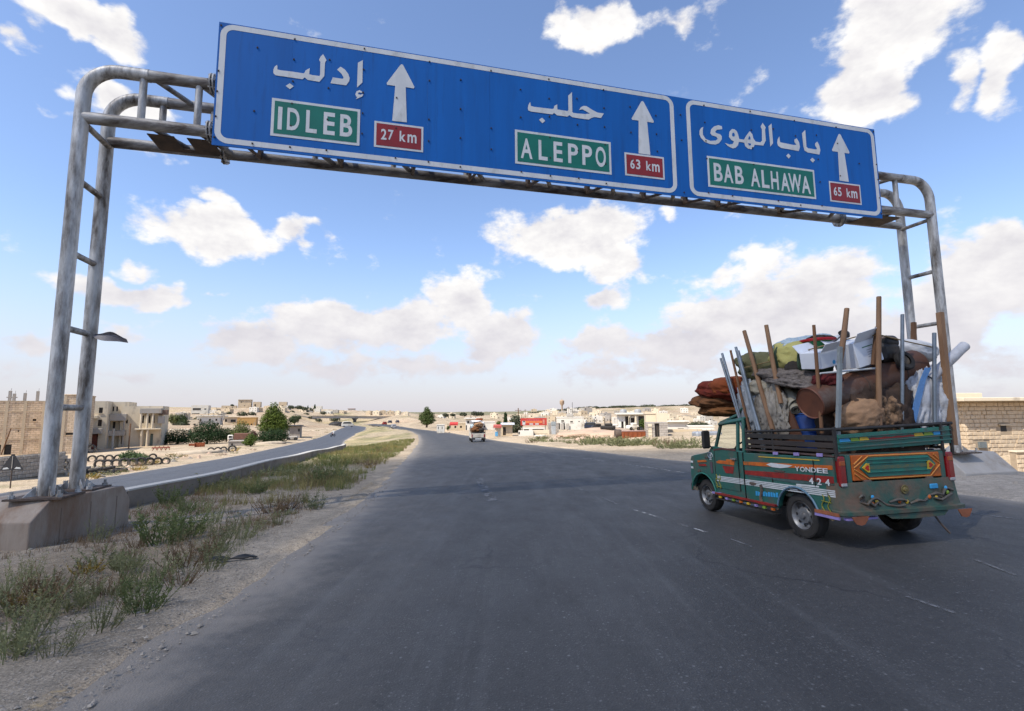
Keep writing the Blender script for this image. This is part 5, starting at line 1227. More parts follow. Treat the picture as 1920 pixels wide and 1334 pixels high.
def leafmat(name, a, b, tr=.25):
    if name in MATS: return MATS[name]
    m = bpy.data.materials.new(name); m.use_nodes = True; MATS[name] = m
    nd, lk = m.node_tree.nodes, m.node_tree.links; p = nd['Principled BSDF']; p.inputs['Roughness'].default_value = .7; p.inputs['Specular IOR Level'].default_value = .2
    tc = nd.new('ShaderNodeTexCoord'); n = nd.new('ShaderNodeTexNoise'); n.inputs['Scale'].default_value = 2.6; n.inputs['Detail'].default_value = 5; lk.new(tc.outputs['Object'], n.inputs['Vector'])
    r = nd.new('ShaderNodeMapRange'); r.inputs['From Min'].default_value = .35; r.inputs['From Max'].default_value = .65; lk.new(n.outputs['Fac'], r.inputs['Value'])
    mx = nd.new('ShaderNodeMix'); mx.data_type = 'RGBA'; lk.new(r.outputs[0], mx.inputs['Factor']); mx.inputs[6].default_value = (*a, 1); mx.inputs[7].default_value = (*b, 1)
    oi = nd.new('ShaderNodeObjectInfo'); hs = nd.new('ShaderNodeHueSaturation'); q = nd.new('ShaderNodeMapRange'); q.inputs['To Min'].default_value = .8; q.inputs['To Max'].default_value = 1.25; lk.new(oi.outputs['Random'], q.inputs['Value']); lk.new(q.outputs[0], hs.inputs['Value']); lk.new(mx.outputs[2], hs.inputs['Color'])
    lk.new(hs.outputs[0], p.inputs['Base Color'])
    t = nd.new('ShaderNodeBsdfTranslucent'); lk.new(hs.outputs[0], t.inputs['Color']); ms = nd.new('ShaderNodeMixShader'); ms.inputs[0].default_value = tr
    lk.new(p.outputs[0], ms.inputs[1]); lk.new(t.outputs[0], ms.inputs[2]); lk.new(ms.outputs[0], nd['Material Output'].inputs['Surface'])
    return m
g_weed = leafmat('grey green weed', (.21, .205, .10), (.145, .155, .07)); g_weed2 = leafmat('dark green weed', (.14, .16, .06), (.09, .115, .042)); g_dry = leafmat('dry brown stalks', (.20, .135, .075), (.13, .085, .05)); g_straw = leafmat('straw grass', (.33, .27, .11), (.21, .19, .075)); g_grass = leafmat('yellow green grass', (.17, .18, .055), (.11, .13, .042))
def weed_mesh(name, seed, m, stems, h, spread, leaves, lean=(.25, 0), lw=.010, ll=.05):
    r = random.Random(seed); V, F = [], []
    def quad(a, b, c, d):
        n = len(V); V.extend([tuple(a), tuple(b), tuple(c), tuple(d)]); F.append((n, n + 1, n + 2, n + 3))
    for s in range(stems):
        a = r.uniform(0, 6.283); d = r.random() ** .6 * spread * .35; p = Vector((math.cos(a) * d, math.sin(a) * d, -.02))
        hh = h * r.uniform(.45, 1.05); out = Vector((math.cos(a), math.sin(a), 0)) * (spread * r.uniform(.1, .75) / max(h, .1))
        dirv = Vector((lean[0] * r.uniform(.4, 1.3) + out.x, lean[1] + out.y, 1)).normalized(); n = 7; w = .0045 + .002 * h
        side = dirv.orthogonal().normalized(); pts = [p]
        for i in range(n):
            dirv = (dirv + Vector((r.uniform(-.12, .12), r.uniform(-.12, .12), r.uniform(-.02, .10)))).normalized(); pts.append(pts[-1] + dirv * (hh / n))
        for i in range(n):
            w0, w1 = w * (1 - i / n * .8), w * (1 - (i + 1) / n * .8); quad(pts[i] - side * w0, pts[i] + side * w0, pts[i + 1] + side * w1, pts[i + 1] - side * w1)
        for k in range(leaves):
            t = r.uniform(.12, 1) * n; i = min(int(t), n - 1); q = pts[i].lerp(pts[i + 1], t - i)
            an = r.uniform(0, 6.283); el_ = r.uniform(.15, 1.15); d2 = Vector((math.cos(an) * math.cos(el_), math.sin(an) * math.cos(el_), math.sin(el_)))
            L = ll * r.uniform(.5, 1.3) * (1.15 - .4 * t / n); s2 = d2.orthogonal().normalized() * lw * r.uniform(.5, 1.1)
            quad(q, q + d2 * L * .5 + s2, q + d2 * L, q + d2 * L * .5 - s2)
    me = bpy.data.meshes.new(name); me.from_pydata(V, [], F); me.materials.append(m); return me
WM = {'tall': [weed_mesh('weed', 10 + k, g_weed, 20, .60, .5, 24, (.16, .06), .006, .055) for k in range(3)], 'dense': [weed_mesh('weed', 20 + k, g_weed2, 34, .52, .5, 30, (.12, .05), .007, .05) for k in range(3)], 'dry': [weed_mesh('weed', 30 + k, g_dry, 30, .38, .5, 14, (.1, 0), .005, .04) for k in range(2)], 'low': [weed_mesh('weed', 40 + k, g_weed, 26, .28, .6, 24, (.1, 0), .008, .045) for k in range(2)], 'yellow': [weed_mesh('weed', 50 + k, leafmat('ochre weed', (.30, .20, .035), (.22, .15, .03)), 26, .30, .55, 24, (.1, 0), .008, .04) for k in range(2)]}
def weed(px, py, kind, s, label, group='weeds in the median', wide=1.0, name='weed'):
    p = hit(px, py); me = WM[kind][rnd.randrange(len(WM[kind]))]; o = link_mesh(name, me)
    o.location = (p[0], p[1], gz(p[0], p[1]) + .0); o.rotation_euler = (0, 0, rnd.uniform(-.9, .9)); o.scale = (s * wide, s * wide, s)
    return tag(o, label, 'weed', group)
# individual plants that can be told apart
for px, py, kind, s, wd, label in [
    (305, 1018, 'dense', 1.15, 1.3, 'large feathery green weed before the end of the left footing'),
    (350, 1005, 'dense', 1.0, 1.2, 'feathery green weed merging with the large clump by the left footing'),
    (268, 1145, 'dense', .78, 1.0, 'bushy green weed with pale flowers close to the asphalt'), (100, 1232, 'tall', .62, 1.0, 'leaning green weed low on the near gravel'),
    (190, 1180, 'tall', .62, 1.1, 'thin green weed arching over the gravel near the asphalt'), (395, 1066, 'tall', .62, 1.2, 'green weed spreading beside the black rubber strip'),
    (455, 1010, 'tall', .7, 1.2, 'green weed leaning towards the road past the rubber strip'), (415, 1022, 'tall', .95, 1.0, 'upright green weed among brown stalks at mid verge'),
    (185, 1015, 'tall', .72, .8, 'lone thin weed leaning against the side of the left footing'), (590, 955, 'dense', .8, 1.1, 'upright green weed at the road edge by the yellow line'),
    (612, 905, 'dense', 1.25, 1.8, 'broad dark green shrub in the middle of the median'), (318, 945, 'dense', .9, 1.3, 'dark green shrub just beyond the end of the left footing'),
    (20, 1235, 'tall', .75, .9, 'tall green weed at the left border of the picture'), (60, 1185, 'tall', .6, .9, 'green weed beside the tall one at the left border'), (45, 1095, 'tall', .62, 1.0, 'small leaning weed below the near end of the left footing'),
    (235, 1090, 'tall', .6, 1.0, 'green weed in the middle of the stony bank'), (190, 1060, 'low', .9, 1.2, 'low ragged weed on the stony bank below the footing'), (140, 1145, 'tall', .6, .9, 'green weed above the gravel between two taller ones'),
    (300, 1085, 'tall', .65, 1.0, 'pale green weed right of the bank middle'), (350, 1060, 'dry', 1.0, 1.2, 'brown dried weed between green ones at mid verge'), (365, 1040, 'dry', 1.0, 1.2, 'brown dried weed behind the rubber strip'),
    (165, 1075, 'yellow', .55, 1.2, 'small ochre weed flat on the stony bank'), (95, 1115, 'dry', .9, 1.3, 'reddish brown dried weed below the footing corner'), (70, 1130, 'dry', .9, 1.2, 'brown dried weed left of the reddish one'), (15, 1150, 'low', 1.0, 1.2, 'low grey green weed at the left border'),
    (480, 985, 'dry', 1.0, 1.2, 'brown dried weed near the bend of the verge'), (510, 960, 'dry', 1.1, 1.3, 'brown dried weed before the upright green one'), (540, 955, 'dry', 1.0, 1.2, 'dry stalks beside the upright green weed'), (350, 960, 'dense', .6, 1.3, 'small dark shrub right of the footing shrub'),
    (385, 915, 'low', 1.6, 1.4, 'grey green bush before the median wall'), (480, 925, 'dense', .7, 1.8, 'flat dark green patch of weed in the median'), (505, 895, 'low', 1.6, 1.2, 'grey green bush halfway along the wall'), (545, 890, 'low', 1.4, 1.3, 'grey green bush right of the one halfway along the wall')]:
    weed(px, py, kind, s, label, None, wd)
# many alike stalks along the verge and over the rest of the median
for k in range(46):
    py = rnd.uniform(960, 1240); t = (py - 960) / 280; xe = np.interp(py, [960, 995, 1110, 1220, 1334], [650, 590, 390, 220, 50]); px = xe - 60 - rnd.random() ** .8 * (250 + 120 * t)
    if px < -60 or (px < 250 and py < 1035): continue
    kd = rnd.choice(['dry', 'dry', 'low', 'tall', 'low', 'tall', 'yellow'])
    weed(px, py, kd, rnd.uniform(.35, .7), {'dry': 'small dry brown stalk clump on the stony median', 'low': 'small grey green weed clump on the stony median', 'tall': 'small thin green weed on the stony median', 'yellow': 'tiny ochre weed on the stony median'}[kd], {'dry': 'dry stalks on the median', 'low': 'low weeds on the median', 'tall': 'thin weeds on the median', 'yellow': 'ochre weeds on the median'}[kd])
for k in range(90):
    Y = 14 + 46 * rnd.random() ** 1.1; el_, wx = float(EL(Y)), max(float(WALLX(Y)) if Y < 48 else -99, float(LN(Y))); x = rnd.uniform(wx + .5, el_ - .9)
    me_k = rnd.choice(['low', 'yellow', 'dense', 'dry', 'low', 'dry']); me = WM[me_k][0]; o = link_mesh('weed', me); s = rnd.uniform(.6, 1.15) * (1.1 if x > el_ - 2 else .85)
    o.location = (x, Y, gz(x, Y)); o.rotation_euler = (0, 0, rnd.uniform(-2, 2)); o.scale = (s * 1.3, s * 1.3, s)
    tag(o, {'low': 'grey green bush farther along the grassy median', 'yellow': 'ochre bush farther along the grassy median', 'dense': 'dark green bush farther along the grassy median', 'dry': 'brown bush farther along the grassy median'}[me_k], 'weed', {'low': 'grey green bushes', 'yellow': 'ochre bushes', 'dense': 'dark bushes', 'dry': 'brown bushes'}[me_k] + ' along the far median')
def grass_field(name, n, sampler, m, h, label, seed, blades=7, w=.012):
    r = random.Random(seed); V, F = [], []
    for i in range(n):
        x, y = sampler(r); z = gz(x, y) - .02; sc = r.uniform(.6, 1.4); far = 1 + max(0, y - 15) * .03
        for b in range(blades):
            a = r.uniform(0, 6.283); d = r.uniform(0, .12); bx_, by_ = x + math.cos(a) * d, y + math.sin(a) * d; hh = h * sc * r.uniform(.5, 1.1); ww = w * far * .5
            lx, ly = r.uniform(-.3, .4) * hh, r.uniform(-.3, .3) * hh; ca, sa = math.cos(a + 1.57) * ww, math.sin(a + 1.57) * ww; q = len(V)
            V.extend([(bx_ - ca, by_ - sa, z), (bx_ + ca, by_ + sa, z), (bx_ + lx, by_ + ly, z + hh)]); F.append((q, q + 1, q + 2))
    me = bpy.data.meshes.new(name); me.from_pydata(V, [], F); me.materials.append(m)
    return tag(link_mesh(name, me), label, 'grass', kind='stuff')
def smp_median(y0, y1, thr, sd, p=1.0):
    def f(r):
        while True:
            Y = y0 + (y1 - y0) * r.random() ** p; el_ = float(EL(Y)); wx = float(WALLX(Y)) if Y < 48 else float(LN(Y)); x = r.uniform(wx + .3, el_ - .55 - .3 * r.random())
            if fb(x, Y, .45, sd) > thr and not (x < -6.8 and 7 < Y < 9.5): return x, Y
    return f
grass_field('grass', 2600, smp_median(13, 75, -.10, 71, 1.2), g_grass, .26, 'yellow green grass along the median beyond the footing', 1, 8)
grass_field('dry_grass', 2600, smp_median(11, 75, -.05, 83, 1.2), g_straw, .28, 'straw coloured dry grass along the median', 2, 8)
grass_field('short_weeds', 1200, smp_median(4, 16, .12, 91), g_dry, .11, 'short dry stubble on the stony bank', 3, 8, .006)
grass_field('green_weeds', 900, smp_median(4, 18, .15, 97), g_weed, .13, 'short green growth on the stony bank', 4, 8, .006)
# loose stones on the near verge
r_ = random.Random(5); V, F = [], []
ico = [Vector(p) for p in ((0, 0, 1), (.9, 0, .1), (-.2, .85, 0), (-.7, -.5, .1), (.3, -.8, .05), (0, 0, -.7))]
icf = [(0, 1, 2), (0, 2, 3), (0, 3, 4), (0, 4, 1), (5, 2, 1), (5, 3, 2), (5, 4, 3), (5, 1, 4)]
for i in range(9000):
    Y = 2.2 + 13 * r_.random() ** 1.7; el_ = float(EL(Y)); x = el_ + .35 - 4.6 * r_.random() ** 1.4
    if r_.random() < .12: x = float(ER(Y)) - .2 + 3.5 * r_.random(); Y = Y
    s = .006 + .016 * r_.random() ** 4 + (.02 if r_.random() < .012 else 0); z = gz(x, Y) + (.008 if x > el_ else 0); q = len(V); a = r_.uniform(0, 6.28); ca, sa = math.cos(a), math.sin(a)
    for p in ico: V.append((x + (p.x * ca - p.y * sa) * s * r_.uniform(.8, 1.3), Y + (p.x * sa + p.y * ca) * s * r_.uniform(.8, 1.3), z + p.z * s * .6))
    F.extend([tuple(k + q for k in f) for f in icf])
me = bpy.data.meshes.new('gravel'); me.from_pydata(V, [], F); me.materials.append(mat('pale gravel stones', (.33, .29, .24), .95, (.20, .175, .145), 3.0, .5)); tag(link_mesh('gravel', me), 'loose pale gravel along the verge', 'gravel', kind='stuff')
p = hit(432, 1052); mb = MB()
for k in range(9):
    t = k / 8; mb.v += [(-.30 + .6 * t, -.035 - .01 * math.sin(k), .02 + .03 * abs(math.sin(k * 1.1)) * t), (-.30 + .6 * t, .035, .02 + .045 * abs(math.sin(k * .8)))]
for k in range(8): mb.f.append((2 * k, 2 * k + 2, 2 * k + 3, 2 * k + 1)); mb.mi.append(0)
o = mb.build('rubber_strip', mat('black rubber scrap', (.02, .02, .02), .6), None, True, False); o.location = (p[0], p[1], gz(p[0], p[1])); o.rotation_euler = (0, 0, .25); so = o.modifiers.new('thickness', 'SOLIDIFY'); so.thickness = .012
tag(o, 'curled black strip of rubber lying on the gravel verge', 'rubber strip')

def crown_mesh(name, lobes, n, leaf, m, seed, shell=.45):
    """foliage: leaf clumps spread through a set of lobes, denser near their skin"""
    r = random.Random(seed); V, F = [], []; tot = sum(l[3] * l[4] * l[5] for l in lobes)
    for (cx, cy, cz, rx, ry, rz) in lobes:
        for i in range(int(n * rx * ry * rz / tot)):
            v = Vector((r.gauss(0, 1), r.gauss(0, 1), r.gauss(0, 1))).normalized(); rad = shell + (1 - shell) * r.random() ** .5
            nz_ = 1 + .42 * noise.noise(v * 2.6 + Vector((seed, cx, cy))) + .22 * noise.noise(v * 6 + Vector((cz, seed, 0)))
            c = Vector((cx + v.x * rx * rad * nz_, cy + v.y * ry * rad * nz_, cz + v.z * rz * rad * nz_))
            a = (v + Vector((r.uniform(-.8, .8), r.uniform(-.8, .8), r.uniform(-.4, 1.0)))).normalized(); u = a.orthogonal().normalized(); u.rotate(Matrix.Rotation(r.uniform(0, 6.28), 3, a)); w = a.cross(u)
            s = leaf * r.uniform(.55, 1.35); q = len(V)
            V.extend([tuple(c - u * s), tuple(c + w * s * .55 + a * s * .15), tuple(c + u * s), tuple(c - w * s * .55 + a * s * .15)]); F.append((q, q + 1, q + 2, q + 3))
    me = bpy.data.meshes.new(name); me.from_pydata(V, [], F); me.materials.append(m); return me
bark = mat('grey brown bark', (.12, .09, .065), .9, (.07, .055, .042), 6, .5, .4, 20)
l_pine = leafmat('light pine green', (.115, .145, .022), (.062, .095, .016)); l_dark = leafmat('dark glossy green', (.028, .058, .017), (.018, .040, .012), .12); l_euc = leafmat('eucalyptus green', (.085, .115, .030), (.048, .072, .022)); l_pale = leafmat('pale willow green', (.17, .185, .06), (.11, .13, .042)); l_grey = leafmat('grey olive green', (.085, .095, .055), (.058, .068, .04))
def tree(px, py, hpx, lobes, m, n, leaf, label, name='tree', group=None, trunk=.1, Y=None, base=0.0, cat='tree'):
    """lobes in fractions of the tree's height"""
    p = hit(px, py) if Y is None else at_y(px, py, Y); d = float(np.dot(p - CAMP, FW)); h = hpx / FPX * d
    e = empty(name, (p[0], p[1], p[2] - .05), 0, label, cat, group)
    L = [(a * h, b * h, c * h, rx * h, ry * h, rz * h) for a, b, c, rx, ry, rz in lobes]; top = max(l[2] for l in L)
    link_mesh('crown', crown_mesh('crown', L, n, leaf * h, m, len(label) + px), e)
    if trunk:
        mb = MB(); mb.tube([(0, 0, -.2), (.01 * h, 0, top * .5), (0, 0, top)], [trunk * h * .5, trunk * h * .35, trunk * h * .1], 8)
        for l in L[:4]: mb.tube([(0, 0, l[2] * .4), (l[0] * .7, l[1] * .7, l[2])], [trunk * h * .22, trunk * h * .08], 6)
        mb.build('trunk', bark, e, 50)
    return e
dome = [(0, 0, .50, .80, .6, .45), (-.45, 0, .42, .45, .45, .38), (.45, 0, .42, .45, .45, .38), (0, -.2, .36, .6, .5, .34)]
tree(332, 834, 31, [(0, 0, .52, .95, .7, .44), (-.55, -.1, .40, .50, .5, .36), (.55, -.1, .40, .50, .5, .36), (.1, -.3, .34, .8, .5, .32)], l_dark, 5200, .035, 'wide dark green domed tree left of the taller domed one', group='dark domed trees')
tree(388, 834, 44, [(0, 0, .60, .62, .5, .38), (.05, 0, .80, .26, .3, .20), (-.35, -.1, .42, .36, .4, .36), (.40, -.1, .42, .36, .4, .34), (0, -.3, .32, .6, .4, .30)], l_dark, 6000, .03, 'taller dark green domed tree with a small peak', group='dark domed trees')
tree(424, 830, 29, [(0, 0, .55, .55, .5, .42), (.4, 0, .45, .35, .4, .36), (-.35, 0, .40, .40, .4, .36)], l_dark, 4000, .035, 'smaller dark domed tree beside the pale feathery tree', group='dark domed trees')
tree(452, 830, 41, [(0, 0, .62, .34, .3, .36), (-.12, 0, .40, .34, .3, .28), (.18, 0, .36, .30, .3, .30), (.05, 0, .2, .34, .3, .2)], l_pale, 3800, .032, 'pale feathery tree between dark domed trees and the conifer')
tree(511, 826, 72, [(0, 0, .88, .11, .12, .12), (-.02, 0, .74, .20, .2, .16), (.06, 0, .62, .25, .24, .15), (-.08, 0, .54, .26, .24, .16), (.14, 0, .46, .28, .24, .13), (-.08, 0, .36, .32, .26, .14), (.08, 0, .30, .32, .26, .14), (.26, 0, .53, .10, .1, .05), (.2, 0, .37, .22, .2, .09)], l_pine, 11000, .020, 'tall bright green conifer with a pointed top left of the far road', 'pine_tree')
tree(511, 831, 31, [(0, 0, .50, .85, .5, .42), (.55, 0, .46, .46, .4, .38), (-.55, 0, .42, .46, .4, .36), (0, -.2, .3, .9, .4, .28)], l_dark, 6000, .035, 'dark dense hedge-like bush at the foot of the tall conifer', 'bush', cat='bush')
tree(552, 797, 19, [(0, 0, .55, .5, .4, .4), (.4, 0, .75, .3, .3, .2), (-.3, 0, .5, .3, .3, .3)], leafmat('olive tree green', (.05, .07, .03), (.035, .05, .022)), 1800, .05, 'small olive green tree behind the grey block shed')
tree(800, 801, 39, [(0, 0, .86, .13, .14, .13), (.02, 0, .70, .21, .2, .16), (-.16, 0, .56, .21, .2, .16), (.16, 0, .54, .22, .2, .18), (-.08, 0, .40, .30, .26, .16), (.14, 0, .34, .28, .24, .16), (0, 0, .22, .28, .24, .13)], l_euc, 7500, .024, 'lone bushy tree beside the road bend in the middle distance')
tree(222, 838, 36, [(-.1, 0, .55, .42, .4, .42), (.25, 0, .7, .34, .3, .26), (-.35, 0, .38, .34, .3, .30)], l_dark, 4000, .032, 'dark tree in the shade before the grey villas')
tree(245, 836, 30, [(0, 0, .75, .30, .3, .24), (-.1, 0, .5, .3, .3, .25)], leafmat('citrus green', (.09, .125, .025), (.055, .085, .018)), 2000, .035, 'light green tree leaning from behind the dark tree by the villas')
tree(325, 796, 22, [(-.2, 0, .5, .3, .3, .4), (.2, 0, .45, .32, .3, .4)], l_pale, 1700, .045, 'yellowish tree behind the second villa', Y=150)
tree(340, 798, 24, [(0, 0, .5, .4, .3, .45), (.2, 0, .3, .4, .3, .28)], leafmat('mid green', (.06, .085, .028), (.04, .06, .02)), 1900, .04, 'green tree right of the yellowish one behind the villa', Y=150)
tree(474, 829, 22, [(0, 0, .55, .32, .3, .40), (.1, 0, .3, .3, .3, .25)], leafmat('reddish shrub', (.17, .055, .05), (.12, .045, .035)), 1500, .05, 'reddish flowering bush left of the conifer foot', 'bush', cat='bush')
tree(470, 837, 26, [(0, 0, .5, .4, .35, .42), (-.2, 0, .3, .4, .3, .26)], leafmat('citrus green', 0, 0), 1900, .045, 'green bush between the pale tree and the conifer', 'bush', cat='bush')
for px, py, s, lab in [(243, 866, 22, 'green leafy bush behind the row of old tyres, left of its twin'), (262, 868, 20, 'green leafy bush behind the tyres, right of its twin')]:
    tree(px, py, s, [(0, 0, .5, .7, .6, .45), (.4, 0, .4, .45, .4, .36), (-.4, 0, .4, .4, .4, .34)], leafmat('fig leaf green', (.085, .125, .05), (.05, .08, .03)), 900, .09, lab, 'bush', None, .05, cat='bush')
# ================================================================== buildings
def brickmat(name, a, b, mortar, w=.5, h=.24, ms=.02, bump=.6, dirt=None):
    if name in MATS: return MATS[name]
    m = bpy.data.materials.new(name); m.use_nodes = True; MATS[name] = m
    nd, lk = m.node_tree.nodes, m.node_tree.links; p = nd['Principled BSDF']; p.inputs['Roughness'].default_value = .93; p.inputs['Specular IOR Level'].default_value = .12
    tc = nd.new('ShaderNodeTexCoord'); sp = nd.new('ShaderNodeSeparateXYZ'); lk.new(tc.outputs['Object'], sp.inputs[0]); cb = nd.new('ShaderNodeCombineXYZ')
    lk.new(math_node(nd, lk, 'ADD', sp.outputs[0], sp.outputs[1]), cb.inputs[0]); lk.new(sp.outputs[2], cb.inputs[1])
    br = nd.new('ShaderNodeTexBrick'); lk.new(cb.outputs[0], br.inputs['Vector']); br.inputs['Scale'].default_value = 1.0; br.inputs['Brick Width'].default_value = w; br.inputs['Row Height'].default_value = h; br.inputs['Mortar Size'].default_value = ms
    br.inputs['Color1'].default_value = (*a, 1); br.inputs['Color2'].default_value = (*b, 1); br.inputs['Mortar'].default_value = (*mortar, 1)
    n = nd.new('ShaderNodeTexNoise'); n.inputs['Scale'].default_value = .9; n.inputs['Detail'].default_value = 7; lk.new(tc.outputs['Object'], n.inputs['Vector'])
    r = nd.new('ShaderNodeMapRange'); r.inputs['From Min'].default_value = .3; r.inputs['From Max'].default_value = .7; r.inputs['To Min'].default_value = .75; r.inputs['To Max'].default_value = 1.18; lk.new(n.outputs['Fac'], r.inputs['Value'])
    mx = nd.new('ShaderNodeMix'); mx.data_type = 'RGBA'; mx.blend_type = 'MULTIPLY'; mx.inputs['Factor'].default_value = 1; lk.new(br.outputs['Color'], mx.inputs[6]); lk.new(r.outputs[0], mx.inputs[7]); lk.new(mx.outputs[2], p.inputs['Base Color'])
    bp = nd.new('ShaderNodeBump'); bp.inputs['Strength'].default_value = bump; bp.inputs['Distance'].default_value = .03; bp.invert = True; lk.new(br.outputs['Fac'], bp.inputs['Height']); lk.new(bp.outputs[0], p.inputs['Normal'])
    return m
def plaster(name, a, dirt=(.30, .25, .19), amt=.3): return mat(name, a, .9, tuple(q * .86 for q in a), .5, .5, .15, 6, dirt=dirt, dirt_amt=amt, dirt_scale=.6, stretch=(1, 1, .5))
p_cream = plaster('cream render', (.64, .545, .40)); p_white = plaster('whitewashed render', (.66, .62, .54)); p_grey = plaster('grey cement render', (.38, .345, .30)); p_sand = plaster('sandy render', (.52, .42, .29)); p_ochre = plaster('ochre block', (.48, .28, .10)); p_pink = plaster('reddish render', (.33, .15, .10))
b_lime = brickmat('pale limestone blocks', (.66, .52, .365), (.55, .42, .285), (.38, .285, .195), .62, .28, .025); b_block = brickmat('grey concrete blocks', (.40, .36, .31), (.34, .30, .26), (.25, .22, .19), .42, .22, .02)
wdark = mat('dark window opening', (.022, .020, .018), .6, (.035, .031, .028), 2)
wglass = glass_mat(); wframe = mat('brown window frame', (.12, .09, .065), .7, (.09, .07, .05), 5)
def facade(mb, W, H, ops, f):
    """wall with real openings; f(u, v, d) gives the 3d point, d inward"""
    us = sorted({0, W} | {o[0] for o in ops} | {o[1] for o in ops}); vs = sorted({0, H} | {o[2] for o in ops} | {o[3] for o in ops})
    for a, b in zip(us[:-1], us[1:]):
        for c, d in zip(vs[:-1], vs[1:]):
            if any(o[0] <= a and b <= o[1] and o[2] <= c and d <= o[3] for o in ops): continue
            mb.quad(f(a, c, 0), f(b, c, 0), f(b, d, 0), f(a, d, 0))
    for (a, b, c, d) in ops:
        for p, q in (((a, c), (b, c)), ((b, c), (b, d)), ((b, d), (a, d)), ((a, d), (a, c))): mb.quad(f(*p, 0), f(*q, 0), f(*q, .22), f(*p, .22))
def house(px0, px1, pyb, pyt, depth, label, m=p_cream, wins=(), doors=(), yaw=None, name='house', group=None, roof='parapet', side_wins=(), Y=None, cat='house', below=1.5, roofm=None, front_m=None):
    """front face between two photo columns; windows in fractions (u0, u1, v0, v1) of the front"""
    pm = (px0 + px1) / 2; yaw = -math.atan((pm - 960) / FPX) * .75 if yaw is None else yaw; p = hit(pm, pyb) if Y is None else at_y(pm, pyb, Y); d = float(np.dot(p - CAMP, FW))
    u_ = (pm - 960) / FPX; W = (px1 - px0) / FPX * d / max(math.cos(yaw) - u_ * math.sin(yaw), .5); H = (pyb - pyt) / FPX * d
    e = empty(name, tuple(p), yaw, label, cat, group); D = depth
    ops = [(u0 * W, u1 * W, max(v0 * H, .02), v1 * H) for u0, u1, v0, v1 in list(wins) + list(doors)]
    mb = MB(); F = lambda u, v, dd: (u - W / 2, dd, v); facade(mb, W, H, ops, F)
    sops = [(u0 * D, u1 * D, v0 * H, v1 * H) for u0, u1, v0, v1 in side_wins]
    sgn = -1 if p[0] > 0 else 1; SF = lambda u, v, dd: (sgn * (W / 2 - dd), u, v); facade(mb, D, H, sops, SF)
    x = -sgn * W / 2
    mb.quad((x, 0, 0), (x, D, 0), (x, D, H), (x, 0, H)); mb.quad((-W / 2, D, 0), (W / 2, D, 0), (W / 2, D, H), (-W / 2, D, H)); mb.quad((-W / 2, 0, H), (W / 2, 0, H), (W / 2, D, H), (-W / 2, D, H))
    mb.box((0, D / 2, -below / 2 - .001), (W - .01, D - .01, below))
    w = mb.build('wall', m, e)
    def inset(o, f, i):
        a, b, c, dd = o; q = [f(a, c, .2), f(b, c, .2), f(b, dd, .2), f(a, dd, .2)]
        pane = MB().quad(*q).build('window' if i < len(wins) or f is SF else 'doorway', wglass if (b - a) > .5 and i % 3 == 1 else wdark, e)
        if (b - a) / d * FPX > 5:
            t = .05; fm = MB(); mid = (a + b) / 2
            for (r0, r1, s0, s1) in ((a, a + t, c, dd), (b - t, b, c, dd), (a, b, dd - t, dd), (mid - t / 2, mid + t / 2, c, dd)): fm.quad(f(r0, s0, .14), f(r1, s0, .14), f(r1, s1, .14), f(r0, s1, .14))
            fm.build('frame', wframe, pane)
            if f is F and c > .4: MB().box(((a + b) / 2 - W / 2, -.04, c - .04), (b - a + .16, .14, .07)).build('sill', m, pane)
    for i, o in enumerate(ops): inset(o, F, i)
    for i, o in enumerate(sops): inset(o, SF, i)
    rm = roofm or m
    if roof == 'parapet':
        mb = MB(); t = .18; h = .45
        for (cx, cy, sx, sy) in ((0, t / 2 + .01, W - .02, t), (0, D - t / 2 - .01, W - .02, t), (-W / 2 + t / 2 + .01, D / 2, t, D - 2 * t - .04), (W / 2 - t / 2 - .01, D / 2, t, D - 2 * t - .04)): mb.box((cx, cy, H + h / 2 + .002), (sx, sy, h))
        mb.build('parapet', rm, e)
    elif roof == 'slab':
        MB().bbox((0, D / 2 - .2, H + .11), (W + .7, D + .9, .2), .02).build('roof_slab', rm, e)
    elif roof == 'flat':
        MB().bbox((0, D / 2, H + .08), (W + .16, D + .16, .15), .02).build('roof_slab', rm, e)
    return e, W, H, d
def water_tank(e, x, y, z, r=.55, m=None): return None
# ---- left: unfinished stone building
bb, W, H, d = house(-90, 118, 853, 753, 9, 'unfinished pale stone building with concrete stubs on its roof at the left border', b_lime, [(.70, .735, .62, .66), (.57, .585, .42, .45), (.93, .96, .38, .415)], [(.40, .53, .0, .19)], Y=72, roof='none', name='stone_building', cat='building', below=3)
for z in (.28 * H, .50 * H, .81 * H, H): MB().box((0, -.015, z), (W + .02, .06, .13)).build('ring_beam', p_sand, bb)
for u in (.45, .62, .80): MB().box((u * W - W / 2, -.02, H / 2), (.35, .07, H)).build('pilaster', p_sand, bb)
for u, h in ((.30, 1.3), (.46, 1.5), (.50, 1.1), (.60, 1.2), (.72, 1.5)):
    s = MB().box((u * W - W / 2, .4, H + h / 2), (.32, .32, h)).build('column_stub', p_grey, bb); MB().tube([(u * W - W / 2 + .06, .4, H + h), (u * W - W / 2 + .1, .4, H + h + .4)], .02, 4).build('rebar', rusty, s)
MB().box((.48 * W - W / 2, .4, H + .55), (1.1, .3, .14)).build('lintel', p_grey, bb)
bb2, W2, H2_, _ = house(112, 147, 853, 742, 9, 'taller end of the unfinished stone building behind the gantry posts', b_lime, [(.2, .7, .33, .37)], (), Y=71.6, roof='flat', name='stone_building', cat='building', below=3)
for u in (.04, .96): MB().box((u * W2 - W2 / 2, -.02, H2_ / 2), (.3, .07, H2_)).build('pilaster', p_sand, bb2)
